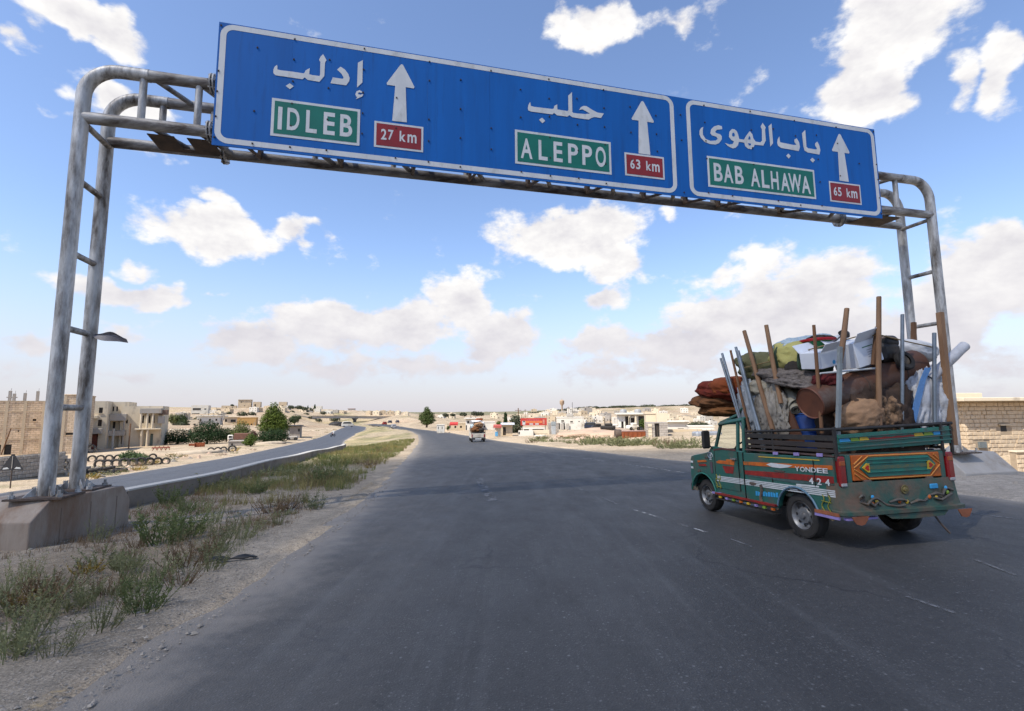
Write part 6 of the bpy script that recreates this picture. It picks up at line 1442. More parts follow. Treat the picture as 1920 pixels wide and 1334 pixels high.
def lean(px, py, dx, dz, r, m, label, name, cat, Y): 
    p = at_y(px, py, Y); mb = MB().tube([(0, 0, 0), (dx, .1, dz)], r, 6); o = mb.build(name, m); o.location = p; return tag(o, label, cat)
lean(2, 853, .9, 3.6, .07, woodb, 'brown timber leaning on the unfinished building', 'timber_prop', 'timber', 70)
# villas in the shade of their balconies
e, W, H, d = house(158, 196, 846, 758, 8, 'narrow cream villa with recessed red ground floor right of the gantry posts', p_cream, [(.55, .75, .52, .66), (.55, .75, .80, .92)], [(.12, .62, .0, .36)], Y=84, roof='parapet', name='villa', group='cream villas')
MB().bbox((-.1 * W, -.6, H * .42), (W * .9, 1.2, .9), .03).build('balcony', p_grey, e); MB().box((-.13 * W, .15, H * .18), (W * .45, .05, H * .34)).build('red_shutter', mat('faded red shutter', (.16, .05, .035), .7), e)
MB().bbox((-.2 * W, -.3, H * .72), (W * .5, .6, .5), .03).build('balcony', p_cream, e)
e, W, H, d = house(196, 236, 840, 759, 8, 'cream villa with a deep shaded balcony between two others', p_cream, [(.30, .42, .44, .60), (.22, .30, .84, .95), (.40, .48, .84, .95)], [(.62, .95, .42, .64)], Y=88, roof='parapet', name='villa', group='cream villas', below=2)
MB().bbox((.1 * W, -.9, H * .70), (W * .8, 1.8, 1.2), .03).build('balcony', p_grey, e); MB().bbox((0, -.9, H * .34), (W * 1.0, 1.8, .9), .03).build('balcony', p_grey, e)
for u in (-.3, .42): MB().tube([(u * W, -1.6, -.5), (u * W, -1.6, H * .64)], .14, 8).build('column', p_grey, e)
e, W, H, d = house(222, 301, 839, 767, 8, 'large cream villa with columned upper balcony and green doors', p_cream, [(.13, .18, .62, .72), (.49, .56, .62, .82), (.64, .71, .62, .82), (.76, .82, .62, .82), (.90, .96, .62, .76)], [(.50, .56, .0, .30), (.62, .69, .0, .34), (.74, .81, .0, .34), (.05, .12, .1, .3)], Y=89, roof='parapet', name='villa', group='cream villas', below=2)
MB().bbox((.24 * W, -.7, H * .94), (W * .52, 1.5, .9), .03).build('upper_balcony', p_grey, e); MB().bbox((.2 * W, -.7, H * .47), (W * .62, 1.5, .25), .03).build('balcony_slab', p_cream, e)
for u in (.02, .17, .30): MB().tube([(u * W, -1.2, H * .48), (u * W, -1.2, H * .88)], .17, 8).build('column', p_cream, e)
for u in (.06, .20): MB().tube([(u * W, -1.2, -.5), (u * W, -1.2, H * .44)], .2, 8).build('column', p_cream, e)
for u in (.155, .275): MB().box((u * W, .05, H * .16), (W * .06, .06, H * .32)).build('green_door', mat('grey green door', (.12, .16, .14), .6), e)
MB().bbox((.49 * W, -.4, H * .70), (W * .16, .9, 1.3), .03).build('side_balcony', p_grey, e); MB().bbox((.52 * W, .5, H * .90), (W * .22, 1.6, .9), .03).build('roof_terrace', mat('brown terrace', (.22, .15, .115), .9), e)
p = at_y(241, 842, 80); lp = MB().tube([(0, 0, -.4), (0, 0, 4.0)], .10, 8).build('wooden_post', wood_l); lp.location = p; tag(lp, 'pale utility post before the columned villa', 'post')
p = at_y(210, 842, 80); lp = MB().tube([(0, 0, -.4), (0, 0, 3.2)], .16, 8).build('concrete_post', p_grey); lp.location = p; tag(lp, 'grey concrete post before the dark tree', 'post')
# hillside houses on the left
house(358, 390, 779, 762, 10, 'white three-storey block with a band window on the left hillside', p_white, [(.08, .56, .58, .78), (.76, .88, .60, .74), (.05, .5, .08, .22)], (), Y=280, side_wins=[(.2, .35, .55, .72), (.6, .75, .55, .72)])
house(368, 412, 802, 781, 9, 'white villa with arches behind the domed trees', p_white, [(.03, .10, .55, .78), (.13, .20, .55, .78), (.52, .60, .58, .76), (.80, .88, .58, .76), (.10, .22, .05, .34), (.72, .82, .0, .40)], [(.88, .97, .0, .4)], Y=185, roof='slab', side_wins=[(.3, .6, .5, .8)])
house(345, 372, 802, 790, 8, 'low cream house left of the arched white villa', p_cream, [(.2, .4, .3, .6), (.65, .8, .3, .6)], (), Y=180)
house(420, 444, 797, 783, 8, 'pale house with shaded porch left of the ochre one', p_cream, [(.05, .22, .4, .75), (.5, .9, .35, .7)], (), Y=200, roof='slab')
house(444, 480, 800, 784, 6, 'bare ochre block house left of the conifer', p_ochre, [(.72, .80, .10, .32), (.30, .36, .1, .3)], (), Y=195, roof='flat')
house(446, 470, 766, 750, 10, 'white topped house standing highest on the left hill', p_sand, [(.22, .3, .66, .78), (.48, .55, .25, .35)], (), Y=400, roof='slab', roofm=p_white)
house(474, 488, 766, 755, 8, 'smaller tan house right of the highest hill house', p_sand, [(.2, .4, .3, .7)], (), Y=398)
house(522, 537, 769, 755, 8, 'square tan house on the hill right of the conifer top', p_sand, [(.4, .6, .4, .6)], (), Y=420)
house(552, 566, 773, 766, 7, 'low reddish house on the left hill crest', p_pink, [(.3, .5, .3, .6)], (), Y=430)
house(583, 603, 771, 763, 9, 'long white house behind cypresses on the crest', p_white, [(.2, .3, .4, .7), (.6, .7, .4, .7)], (), Y=440)
house(652, 665, 779, 767, 9, 'white house with red roof above the flyover', p_white, [(.25, .40, .45, .65), (.6, .75, .45, .65)], (), Y=440, roof='slab', roofm=mat('red tile roof', (.24, .06, .045), .8), side_wins=[(.1, .4, .2, .8), (.6, .9, .2, .8)])
house(673, 680, 778, 770, 8, 'small white house right of the red roofed one', p_white, [(.3, .5, .4, .6)], (), Y=450)
house(598, 640, 775, 770, 6, 'long bright white wall of sheds on the crest', p_white, [(.2, .25, .3, .6), (.7, .75, .3, .6)], (), Y=450, name='shed', cat='shed')
house(415, 443, 767, 762, 6, 'low tan buildings left of the highest hill house', p_sand, [(.3, .36, .3, .7), (.7, .76, .3, .7)], (), Y=385)
house(536, 562, 822, 800, 5, 'grey block shed with dark flat roof right of the conifer', b_block, [(.86, .98, .55, .8)], (), Y=120, roof='slab', roofm=tblack, name='shed', cat='shed')
house(428, 462, 838, 829, 3, 'low pale wall-like hut below the small brown truck', b_block, [(.15, .25, .3, .7)], (), Y=82, roof='flat', name='hut', cat='hut')
house(310, 352, 822, 806, 5, 'cream garden walls right of the columned villa', p_cream, [(.3, .36, .3, .6), (.75, .82, .2, .6)], (), Y=125, roof='none', name='garden_wall', cat='wall')
# rest of the crest and the far village: small repeats
def tiny_mesh(k):
    r = random.Random(100 + k); W, D, H = r.uniform(7, 14), r.uniform(6, 9), r.uniform(3, 6.4); mb = MB(); ops = []
    n = int(W // 3)
    for fl in range(1 if H < 4.2 else 2):
        for i in range(n):
            if r.random() < .75: u = (i + .3) * W / n; ops.append((u, u + .9, fl * 3 + .9, fl * 3 + 2.2))
    facade(mb, W, H, ops, lambda u, v, dd: (u - W / 2, dd, v)); mb.m = 0
    for x in (-W / 2, W / 2): mb.quad((x, 0, -3), (x, D, -3), (x, D, H), (x, 0, H))
    mb.quad((-W / 2, D, -3), (W / 2, D, -3), (W / 2, D, H), (-W / 2, D, H)); mb.quad((-W / 2, 0, H), (W / 2, 0, H), (W / 2, D, H), (-W / 2, D, H)); mb.quad((-W / 2, 0, -3), (W / 2, 0, -3), (W / 2, 0, 0), (-W / 2, 0, 0))
    for (cx, cy, sx, sy) in ((0, .1, W + .1, .2), (0, D - .1, W + .1, .2)): mb.box((cx, cy, H + .25), (sx, sy, .5))
    mb.box((r.uniform(-2, 2), D / 2, H + .7), (2.2, 2.2, 1.4)); mb.m = 1
    for (a, b, c, d_) in ops: mb.quad((a - W / 2, .2, c), (b - W / 2, .2, c), (b - W / 2, .2, d_), (a - W / 2, .2, d_))
    return mb, W
TM_ = {}
for nm, mm in (('white', p_white), ('cream', p_cream), ('sand', p_sand), ('grey', p_grey)):
    TM_[nm] = [(lambda t: (t[0].mesh('house', [mm, wdark]), t[1]))(tiny_mesh(k)) for k in range(3)]
def tiny(px, py, wpx, col, label, group):
    p = hit(px, py); d = float(np.dot(p - CAMP, FW)); me, W = TM_[col][rnd.randrange(3)]; s = wpx / FPX * d / W
    o = link_mesh('house', me); o.location = p; s = min(max(s, .35), 1.6); o.scale = (s, s, min(s, 1.1)); o.rotation_euler = (0, 0, rnd.uniform(-.35, .35)); return tag(o, label, 'house', group)
for k in range(95):
    px = rnd.uniform(985, 1345); py = 774 + 22 * rnd.random() ** 1.15
    if px > 1255: py = 774 + 25 * rnd.random()
    col = rnd.choice(['white', 'white', 'cream', 'cream', 'sand', 'grey']); tiny(px, py, rnd.uniform(7, 17), col, f'small {dict(white="white", cream="cream", sand="sandy", grey="grey")[col]} flat-roofed house far off on the terraced hillside', f'{col} far hillside houses')
for px, py, w, col in [(690, 777, 10, 'sand'), (705, 777, 12, 'cream'), (718, 776, 9, 'sand'), (732, 777, 12, 'sand'), (745, 777, 8, 'cream'), (760, 779, 9, 'cream'), (640, 776, 10, 'sand'), (614, 783, 10, 'sand'), (500, 768, 9, 'sand'), (515, 770, 8, 'cream'), (400, 772, 12, 'sand'), (408, 780, 12, 'cream'), (425, 776, 12, 'sand'), (344, 783, 10, 'cream'), (318, 790, 12, 'cream')]:
    tiny(px, py, w, col, f'small {dict(white="white", cream="cream", sand="sandy", grey="grey")[col]} house among the far houses left of centre', f'{col} houses left and centre')
for px, py, w, col in [(826, 785, 12, 'white'), (845, 786, 14, 'cream'), (940, 787, 16, 'cream'), (955, 791, 14, 'white'), (970, 786, 14, 'cream'), (925, 784, 12, 'cream')]:
    tiny(px, py, w, col, f'small {col} house in the village beyond the loaded far truck', f'{col} village houses in the middle')

for k in range(34):
    px = rnd.uniform(310, 640); py = np.interp(px, [310, 400, 470, 560, 640], [786, 779, 770, 772, 778]) + 12 * rnd.random() ** 1.2 - 3
    if 470 < px < 600 and py > 776: continue
    col = rnd.choice(['white', 'cream', 'cream', 'sand', 'sand', 'grey']); tiny(px, py, rnd.uniform(8, 16), col, f'small {dict(white="white", cream="cream", sand="sandy", grey="grey")[col]} flat-roofed house stepping up the left hillside', f'{col} left hillside houses')
# ================================================================== right roadside
# stone building beyond the embankment
RB = at_y(1805, 898, 33.0)
e = empty('stone_building', (RB[0] + .6, RB[1], RB[2] - .6), .10, 'pale stone-block building with a flat slab roof behind the right footing', 'building')
b_right = mat('rough limestone', (.55, .44, .31), .93, (.46, .35, .235), 3.0, .5, .5, 14, tint=.0)
r9 = random.Random(9)
H_r = 5.6; W_r = 9.0
MB().bx(.0, W_r, .05, 7, -2, H_r).build('core', mat('stone mortar', (.36, .28, .19), .95, (.30, .23, .16), 3), e)
def stones(u0, u1, v0, v1, f, holes=()):
    """one wall of rough-faced blocks, courses offset, every block with its own depth"""
    mb = MB(); z = v0; row = 0
    while z < v1 - .02:
        h = min(.27, v1 - z); u = u0 - (row % 2) * .2 - r9.uniform(0, .1)
        while u < u1:
            w = r9.uniform(.30, .52); a, b = max(u, u0) + .012, min(u + w, u1) - .012; u += w
            if b - a < .06 or any(a < q[1] and b > q[0] and z < q[3] and z + h > q[2] for q in holes): continue
            dp = r9.uniform(.02, .075); bv = .02; c, d_ = z + .012, z + h - .012
            o = [f(a, c, 0), f(b, c, 0), f(b, d_, 0), f(a, d_, 0)]; i = [f(a + bv, c + bv, dp), f(b - bv, c + bv, dp * r9.uniform(.6, 1.1)), f(b - bv, d_ - bv, dp), f(a + bv, d_ - bv, dp * r9.uniform(.6, 1.1))]
            n = len(mb.v); mb.v += o + i; mb.f += [(n + 4, n + 5, n + 6, n + 7), (n, n + 1, n + 5, n + 4), (n + 1, n + 2, n + 6, n + 5), (n + 2, n + 3, n + 7, n + 6), (n + 3, n, n + 4, n + 7)]; mb.mi += [0] * 5
        z += h; row += 1
    return mb
ho = [(2.55, 3.0, 3.6, 4.0), (.75, 1.3, 2.55, 2.95)]
o = stones(0, W_r, -1.5, H_r - .05, lambda u, v, d: (u, .049 - d, v), ho).build('front_stones', b_right, e, fix=False); o['kind'] = 'stuff'
o = stones(.05, 7, -1.5, H_r - .05, lambda u, v, d: (.0 - d, u, v)).build('side_stones', b_right, e, fix=False); o['kind'] = 'stuff'
for a, b, c, d_ in ho[:1]:
    w_ = MB().quad((a, .045, c), (b, .045, c), (b, .045, d_), (a, .045, d_)).build('window', wdark, e); MB().box(((a + b) / 2, -.05, d_ + .05), (b - a + .3, .16, .1)).build('lintel', p_sand, w_)
MB().bbox((1.02, .0, 2.75), (.54, .14, .4), .01).build('metal_box', mat('grey painted box', (.16, .18, .18), .5), e)
MB().bbox((W_r / 2 - .3, 3.2, H_r + .12), (W_r + 1.4, 8.2, .24), .03).build('roof_slab', p_cream, e)
MB().box((-.45, 1.2, 4.0), (.9, .12, 3.3)).build('wing_wall', p_grey, e); MB().bbox((1.4, 2, H_r + .42), (2.4, 2, .36), .03).build('roof_block', p_cream, e)
# lower yard wall in front of it, weathered the same way
yw = empty('yard_wall', (RB[0] + 1.5, RB[1] - 2.2, RB[2] - 1.2), .06, 'lower pale stone yard wall before the stone building', 'wall')
MB().bx(0, 9, .05, .4, -1.5, 3.05).build('core', MATS['stone mortar'], yw)
o = stones(0, 9, -1.4, 3.0, lambda u, v, d: (u, .049 - d, v)).build('wall_stones', b_right, yw, fix=False); o['kind'] = 'stuff'
MB().bbox((4.5, .2, 3.09), (9.1, .5, .10), .02).build('coping', p_cream, yw)
lean(1797, 850, .12, 3.2, .05, mat('maroon painted post', (.16, .045, .04), .6), 'maroon post standing behind the tail of the truck', 'maroon_post', 'post', 20)
for px, py, s, lab in [(1905, 912, .11, 'broken stone lying on the right verge by the border'), (1880, 918, .07, 'smaller stone on the right verge'), (1898, 921, .05, 'pebble beside the stones on the right verge')]:
    p = hit(px, py); o = MB().add([tuple(v * s) for v in ico], icf).build('stone', MATS['pale gravel stones']); o.location = (p[0], p[1], p[2] + s * .2); o.scale = (1.5, 1, .8); tag(o, lab, 'stone')
# hut with open doorway
hut, W, H, d = house(1213, 1253, 834, 793, 2.6, 'roofless block hut with a tall open doorway', b_block, [(.10, .26, .80, .92)], [(.40, .62, .04, .96)], Y=47, roof='none', name='hut', cat='hut')
for k in range(7):
    for sx in (.17,): MB().bbox((sx * W - W / 2 + .02, -.03, .1 + k * .28), (W * .18, .08, .25), .015).build('quoin', p_cream, hut)
hb, W, H, d = house(1232, 1252, 806, 775, 4, 'tall cream wall rising behind the open hut', p_cream, (), (), Y=56, roof='none', name='cream_wall', cat='wall', below=3)
house(1212, 1234, 806, 777, 4, 'cream block with a small dark window left of the tall wall', p_cream, [(.15, .45, .2, .5)], (), Y=58, roof='flat', name='annex', cat='house', below=3)
# house with open porch
e, W, H, d = house(1160, 1214, 812, 778, 7, 'pale house with an open columned porch behind the scrap yard', p_white, [(.10, .18, .25, .62), (.70, .98, .06, .92), (.44, .56, .05, .82)], [(.24, .36, .0, .9)], Y=72, roof='slab', below=3)
for u in (.38, .60): MB().box((u * W - W / 2, -.35, H / 2), (.22, .22, H)).build('column', p_cream, e)
for x in (-1.2, .9): 
    t = MB().lathe([(.001, 0), (.5, 0), (.5, .35), (.35, .5), (.001, .52)], 18).build('water_tank', mat('galvanised tank', (.40, .40, .40), .5, (.3, .3, .3), 3, metal=.3), e, 40); t.location = (x, 2, H + .25)
house(1160, 1180, 809, 782, 5, 'grey shed with dark openings left of the columned porch', p_grey, [(.15, .40, .05, .7), (.6, .9, .05, .9)], (), Y=76, roof='flat', name='shed', cat='shed', below=3)
tree(1206, 806, 22, [(0, 0, .6, .34, .3, .36), (.2, 0, .45, .3, .3, .3)], leafmat('citrus green', 0, 0), 1500, .05, 'small round green tree before the columned porch', Y=66)
# rust-red container
p = at_y(1190, 831, 49.0); ct = empty('rusty_container', (p[0], p[1], p[2]), .05, 'rust red open metal tank lying by the block hut', 'container'); d = 49
rc = mat('orange rust steel', (.30, .085, .03), .8, (.20, .055, .022), 2.5, .5, .2, dirt=(.10, .045, .025), dirt_amt=.4, dirt_scale=1.5)
MB().bbox((0, .6, .55), (2.4, 1.3, 1.1), .03).build('shell', rc, ct); MB().bbox((0, .6, 1.13), (2.45, 1.35, .06), .02).build('lid', mat('pinkish rust lid', (.36, .22, .18), .8, (.28, .16, .13), 3), ct)
for k in range(6): MB().box((-1.05 + k * .42, -.07, .55), (.05, .05, 1.05)).build('rib', rc, ct)
MB().lathe([(.001, 0), (.42, 0), (.45, .1), (.45, .5), (.42, .6), (.001, .6)], 24, Matrix.Translation((-1.75, .6, .85)) @ Matrix.Rotation(math.pi / 2, 4, 'Y')).build('drum_end', rusty, ct, 40)
# gate lattice
p = at_y(1275, 833, 50.0); gt = empty('steel_gate', (p[0], p[1], p[2]), .0, 'dark steel lattice gate right of the block hut', 'gate')
for k in range(8): MB().box((-1.1 + k * .33, 0, .5), (.035, .035, 1.0)).build('bar', rusty, gt)
for z in (.05, .35, .65, .98): MB().box((.05, .0, z), (2.34, .028, .035)).build('rail', rusty, gt)
house(1250, 1318, 833, 806, 3, 'pale rubble wall behind the lattice gate', p_sand, [(.22, .32, .42, .68), (.42, .52, .42, .68)], (), Y=60, roof='none', name='rubble_wall', cat='wall', below=3)
house(1292, 1340, 818, 801, 5, 'low white house with one dark window right of the gate', p_white, [(.25, .42, .25, .75)], (), Y=85, roof='flat', below=3)
house(1252, 1290, 808, 792, 5, 'flat white house above the rubble wall', p_white, [(.5, .8, .1, .3)], (), Y=95, roof='slab', below=3)
tree(1310, 803, 13, [(0, 0, .5, 1.4, .6, .45), (.9, 0, .4, .7, .5, .4), (-.9, 0, .4, .7, .5, .36)], l_grey, 1800, .10, 'wide olive bush before the white houses right of the gate', 'bush', Y=90, trunk=.05, cat='bush')
# silver bodied vehicle end beside the truck
p = at_y(1318, 834, 42); vb = empty('trailer_body', (p[0], p[1], p[2]), 0, 'dull silver trailer body seen before the truck cab', 'trailer')
sv = mat('dull silver sheet', (.36, .38, .40), .45, (.26, .27, .28), 3, .5, 0, None, .4); MB().bbox((.6, .6, .62), (2.2, 1.2, .85), .12).build('body', sv, vb); MB().box((.6, .6, .13), (1.9, 1.0, .12)).build('chassis', tblack, vb)
for x in (.0, 1.3): MB().lathe([(.1, -.07), (.2, -.07), (.22, 0), (.2, .07), (.1, .07)], 18, Matrix.Translation((x, .1, .2)) @ Matrix.Rotation(math.pi / 2, 4, 'X')).build('wheel', rubber, vb, 40)
for k in range(5): MB().tube([(-.2 + k * .4, .6, 1.04), (-.2 + k * .4, .6, 1.25)], .02, 5).build('rail_post', sv, vb)
# dark blue van parked by the white house
def car(px, py, Y, rz, L, Wd, Hh, m, label, name='parked_car', cat='car', kind='van', group=None):
    p = at_y(px, py, Y); e = empty(name, tuple(p), rz, label, cat, group)
    if kind == 'van': prof = [(-.5, .15), (-.5, .55), (-.47, .80), (-.38, .97), (.10, 1.0), (.26, .92), (.38, .62), (.48, .52), (.5, .35), (.5, .15)]; win = [(-.42, .60), (-.36, .88), (.08, .91), (.22, .85), (.30, .60)]
    else: prof = [(-.5, .2), (-.5, .55), (-.45, .62), (-.32, .65), (-.22, .95), (.08, .98), (.24, .66), (.46, .58), (.5, .42), (.5, .2)]; win = [(-.27, .66), (-.19, .90), (.06, .92), (.18, .66)]
    b = MB().prism(prof, lambda q: (q[0] * L, -Wd / 2, q[1] * Hh), lambda q: (q[0] * L, Wd / 2, q[1] * Hh)).build('body', m, e); bv = b.modifiers.new('soft edges', 'BEVEL'); bv.width = .06; bv.segments = 2
    for s in (-1, 1):
        MB().prism(win, lambda q: (q[0] * L, s * (Wd / 2 + .006), q[1] * Hh), lambda q: (q[0] * L, s * (Wd / 2 - .02), q[1] * Hh)).build('side_window', wglass, e)
        for x in (-.32, .32): 
            wh = MB().lathe([(.12, -.1), (.29, -.1), (.31, -.04), (.31, .04), (.29, .1), (.12, .1)], 20, Matrix.Translation((x * L, s * (Wd / 2 - .09), .31)) @ Matrix.Rotation(math.pi / 2, 4, 'X')).build('wheel', rubber, e, 40); MB().lathe([(.001, -.06), (.19, -.06), (.19, .06), (.001, .06)], 16, Matrix.Translation((x * L, s * (Wd / 2 - .06), .31)) @ Matrix.Rotation(math.pi / 2, 4, 'X')).build('rim', hub, wh, 40)
    for s in (-1, 1): MB().box((-.5 * L - .01, s * Wd * .38, .5 * Hh), (.05, .2, .25)).build('tail_lamp', lampred, e); MB().box((.5 * L - .02, s * Wd * .36, .42 * Hh), (.08, .3, .16)).build('headlight', lampcl, e)
    MB().box((-.49 * L + (.05 if kind == 'van' else .35), 0, .74 * Hh), (.06, Wd * .78, .25 * Hh)).build('rear_window', wglass, e); return e
navy = mat('dark blue car paint', (.018, .026, .05), .3, (.022, .032, .06), 3, spec=.5)
car(1109, 805, 128, -.15, 3.6, 1.7, 1.75, navy, 'dark blue van parked before the low white house', 'parked_van', 'van')
# white house with two arched doors, left of the van
e, W, H, d = house(1044, 1095, 806, 784, 8, 'long whitewashed house with two dark arched doorways', p_white, [(.17, .28, .68, .80), (.50, .60, .62, .72), (.80, .85, .64, .72)], [(.04, .12, .02, .55), (.22, .30, .02, .55)], Y=112, roof='flat', below=3)
MB().tube([(.1 * W, 2, H), (.1 * W, 2, H + 3.5)], .05, 5).build('aerial', tblack, e); MB().bbox((0, 2, H + .5), (1.6, 1.2, .7), .1).build('water_tank', p_grey, e)
for s in (-.30, -.10): MB().box((s * W, -.35, H * .27), (.7, .05, H * .5)).build('door_leaf', p_grey, e)
# billboard on a low shop
bbp = at_y(1001, 812, 78.0); bo = empty('billboard', tuple(bbp), .06, 'red printed billboard above the low white shop', 'billboard')
MB().box((0, 0, 1.72), (4.1, .1, 1.12)).build('board', mat('red billboard print', (.42, .035, .03), .6, (.5, .07, .045), 1.5), bo)
MB().box((.0, -.056, 1.68), (2.6, .006, .34)).build('orange_band', mat('orange print', (.62, .22, .08), .6, (.6, .12, .06), 3), bo)
MB().box((-1.55, -.056, 1.55), (.45, .008, .62)).build('white_figure', twhite, bo); MB().lathe([(.001, 0), (.13, 0)], 14, Matrix.Translation((-1.52, -.064, 1.75)) @ Matrix.Rotation(math.pi / 2, 4, 'X')).build('dark_spot', tblack, bo)
for x in (-.4, .5): MB().box((x, -.057, 1.36), (.55, .006, .2)).build('white_patch', twhite, bo)
MB().box((1.55, -.057, 1.7), (.3, .006, .7)).build('pink_figure', mat('pink print', (.6, .25, .18), .6), bo)
for k in range(7): MB().box((-.95 + k * .28, -.058, 1.98), (.18, .006, .07)).build('print_stroke', mat('violet print', (.45, .2, .35), .6), bo)
for x in (-1.8, 1.8): MB().tube([(x, .08, -.5), (x, .08, 1.2)], .05, 6).build('leg', rusty, bo)
house(978, 1024, 812, 804, 4, 'low white shop under the billboard', p_white, [(.1, .3, .2, .85), (.45, .9, .5, .9)], (), Y=80, roof='none', name='shop', cat='shop', below=2)
house(972, 1000, 818, 808, 1, 'whitewashed low wall left before the billboard', p_white, [(.02, .1, .3, .8)], (), Y=74, roof='none', name='low_wall', cat='wall', below=2)
house(1000, 1030, 817, 807, 1, 'pale low wall with a dark slot right before the billboard', p_cream, [(.05, .9, .28, .34)], (), Y=75, roof='none', name='low_wall', cat='wall', below=2)
p = hit(1013, 819); o = blob('plaster_heap', (0, 0, 0), (.9, .5, .22), p_white, 'white heap on the ground before the low wall', 'heap', 40, folds=.05); o.matrix_world = Matrix.Translation((p[0], p[1], p[2])); o['group'] = 'roadside clutter'
p = at_y(1038, 817, 75); kb = empty('utility_box', tuple(p), 0, 'pale grey utility cabinet beside the low walls', 'cabinet'); MB().bbox((0, 0, .75), (.62, .5, 1.5), .02).build('cabinet', mat('grey cabinet', (.42, .44, .44), .6), kb); MB().bbox((.02, 0, 1.78), (.7, .6, .55), .03).build('top_box', mat('dark grey cabinet', (.30, .33, .33), .6), kb)
house(1028, 1048, 816, 794, 1.5, 'rough stone gate pier right of the utility cabinet', b_block, (), (), Y=77, roof='none', name='gate_pier', cat='pier', below=2)
# kiosk
e, W, H, d = house(938, 961, 817, 797, 2.5, 'small tan kiosk with a dark doorway and white tin roof', p_sand, (), [(.22, .46, .02, .78)], Y=76, roof='none', name='kiosk', cat='kiosk', below=2)
MB().box((.1 * W, 1.0, H + .12), (W * 1.15, 3.4, .07), 0, Matrix.Rotation(.06, 3, 'X')).build('tin_roof', mat('white tin', (.62, .63, .64), .5), e)
for k in range(6): MB().tube([(-.45 * W + k * .2 * W, -.7, H + .05), (-.45 * W + k * .2 * W, 2.6, H + .25)], .03, 5).build('roof_rib', MATS['white tin'], e)
p = at_y(933, 818, 74); st = empty('red_awning_stall', tuple(p), .0, 'little stall with a faded red awning beside the kiosk', 'stall')
MB().box((0, -.3, 1.55), (1.2, 1.0, .08), 0, Matrix.Rotation(.2, 3, 'X')).build('awning', mat('faded red awning', (.45, .10, .08), .8), st); MB().box((0, -.78, 1.35), (1.2, .04, .28)).build('awning_front', MATS['faded red awning'], st)
for x in (-.52, .52): MB().tube([(x, -.7, -.3), (x, -.7, 1.4)], .035, 6).build('post', p_cream, st)
MB().bbox((.1, .2, .6), (.8, .6, 1.2), .02).build('counter', p_cream, st)
p = at_y(931, 818.5, 72); o = MB().bbox((0, 0, .3), (.42, .4, .6), .03); o.box((0, 0, .62), (.46, .44, .05)); o = o.build('blue_bin', mat('sky blue bin', (.12, .34, .55), .5)); o.location = p; tag(o, 'sky blue bin standing before the stall', 'bin')
# village row further left
e, W, H, d = house(873, 898, 807, 786, 7, 'white house with a dark window band beyond the loaded far truck', p_white, [(.12, .26, .62, .82), (.5, .64, .62, .82)], [(.02, .1, .0, .45)], Y=125, roof='slab', below=3)
MB().tube([(-.2 * W, 3, H), (-.05 * W, 3, H + 1.6), (.25 * W, 3, H + 1.6), (.25 * W, 3, H)], .07, 6).build('roof_frame', tblack, e)
house(898, 928, 806, 793, 6, 'lower white house right behind the loaded far truck', p_white, [(.3, .4, .3, .7)], (), Y=128, roof='flat', below=3)
house(838, 873, 805, 795, 6, 'low tan houses left of the white house with the dark window band', p_sand, [(.1, .2, .2, .7), (.4, .5, .2, .6), (.7, .8, .2, .6)], (), Y=128, roof='flat', below=3)
p = at_y(851, 797, 122); o = empty('red_awning', tuple(p), 0, 'bright red shop awning in the village row', 'awning'); MB().box((0, 0, .4), (2.0, .9, .1), 0, Matrix.Rotation(.5, 3, 'X')).build('cloth', mat('bright red awning', (.5, .05, .045), .7), o); MB().box((0, -.42, .02), (2.0, .04, .3)).build('valance', MATS['bright red awning'], o)
for x in (-.9, .9): MB().tube([(x, -.4, -1.6), (x, -.4, .1)], .04, 5).build('post', p_grey, o)
p = at_y(898, 793, 126); o = empty('red_awning', tuple(p), 0, 'small dark red awning just above the loaded far truck', 'awning'); MB().box((0, 0, .4), (1.4, .7, .1), 0, Matrix.Rotation(.5, 3, 'X')).build('cloth', mat('dark red awning', (.30, .06, .055), .7), o); MB().box((0, -.34, .05), (1.4, .04, .3)).build('valance', MATS['dark red awning'], o)
for px, w, lab in [(823, 4, 'first'), (829, 4, 'second')]:
    house(819 + (px - 823) * 1.2, 819 + (px - 823) * 1.2 + 7, 806, 798, 2, f'{lab} pale roadside box shed right of the lone tree', p_white, [(.3, .5, .1, .7)], (), Y=118, roof='flat', name='box_shed', cat='shed')
for px, py, h, lab in [(948, 802, 30, 'slim dark cypress behind the kiosk'), (967, 812, 36, 'dusty grey green tree right of the kiosk'), (963, 818, 22, 'lower dusty tree at the kiosk corner'), (936, 806, 18, 'bright green bush behind the red awning stall'), (975, 816, 12, 'dusty bush by the whitewashed wall'), (840, 806, 8, 'little palm-like bush in the village row')]:
    if 'cypress' in lab: tree(px, py, h, [(0, 0, .6, .10, .1, .4), (0, 0, .3, .14, .1, .25)], l_dark, 700, .05, lab, Y=140, trunk=.05)
    else: tree(px, py, h, [(0, 0, .65, .28, .3, .3), (.1, 0, .4, .3, .3, .28), (-.12, 0, .3, .25, .3, .24)], l_grey if 'dusty' in lab else leafmat('citrus green', 0, 0), 1500, .05, lab, Y=95 if h > 15 else 78)
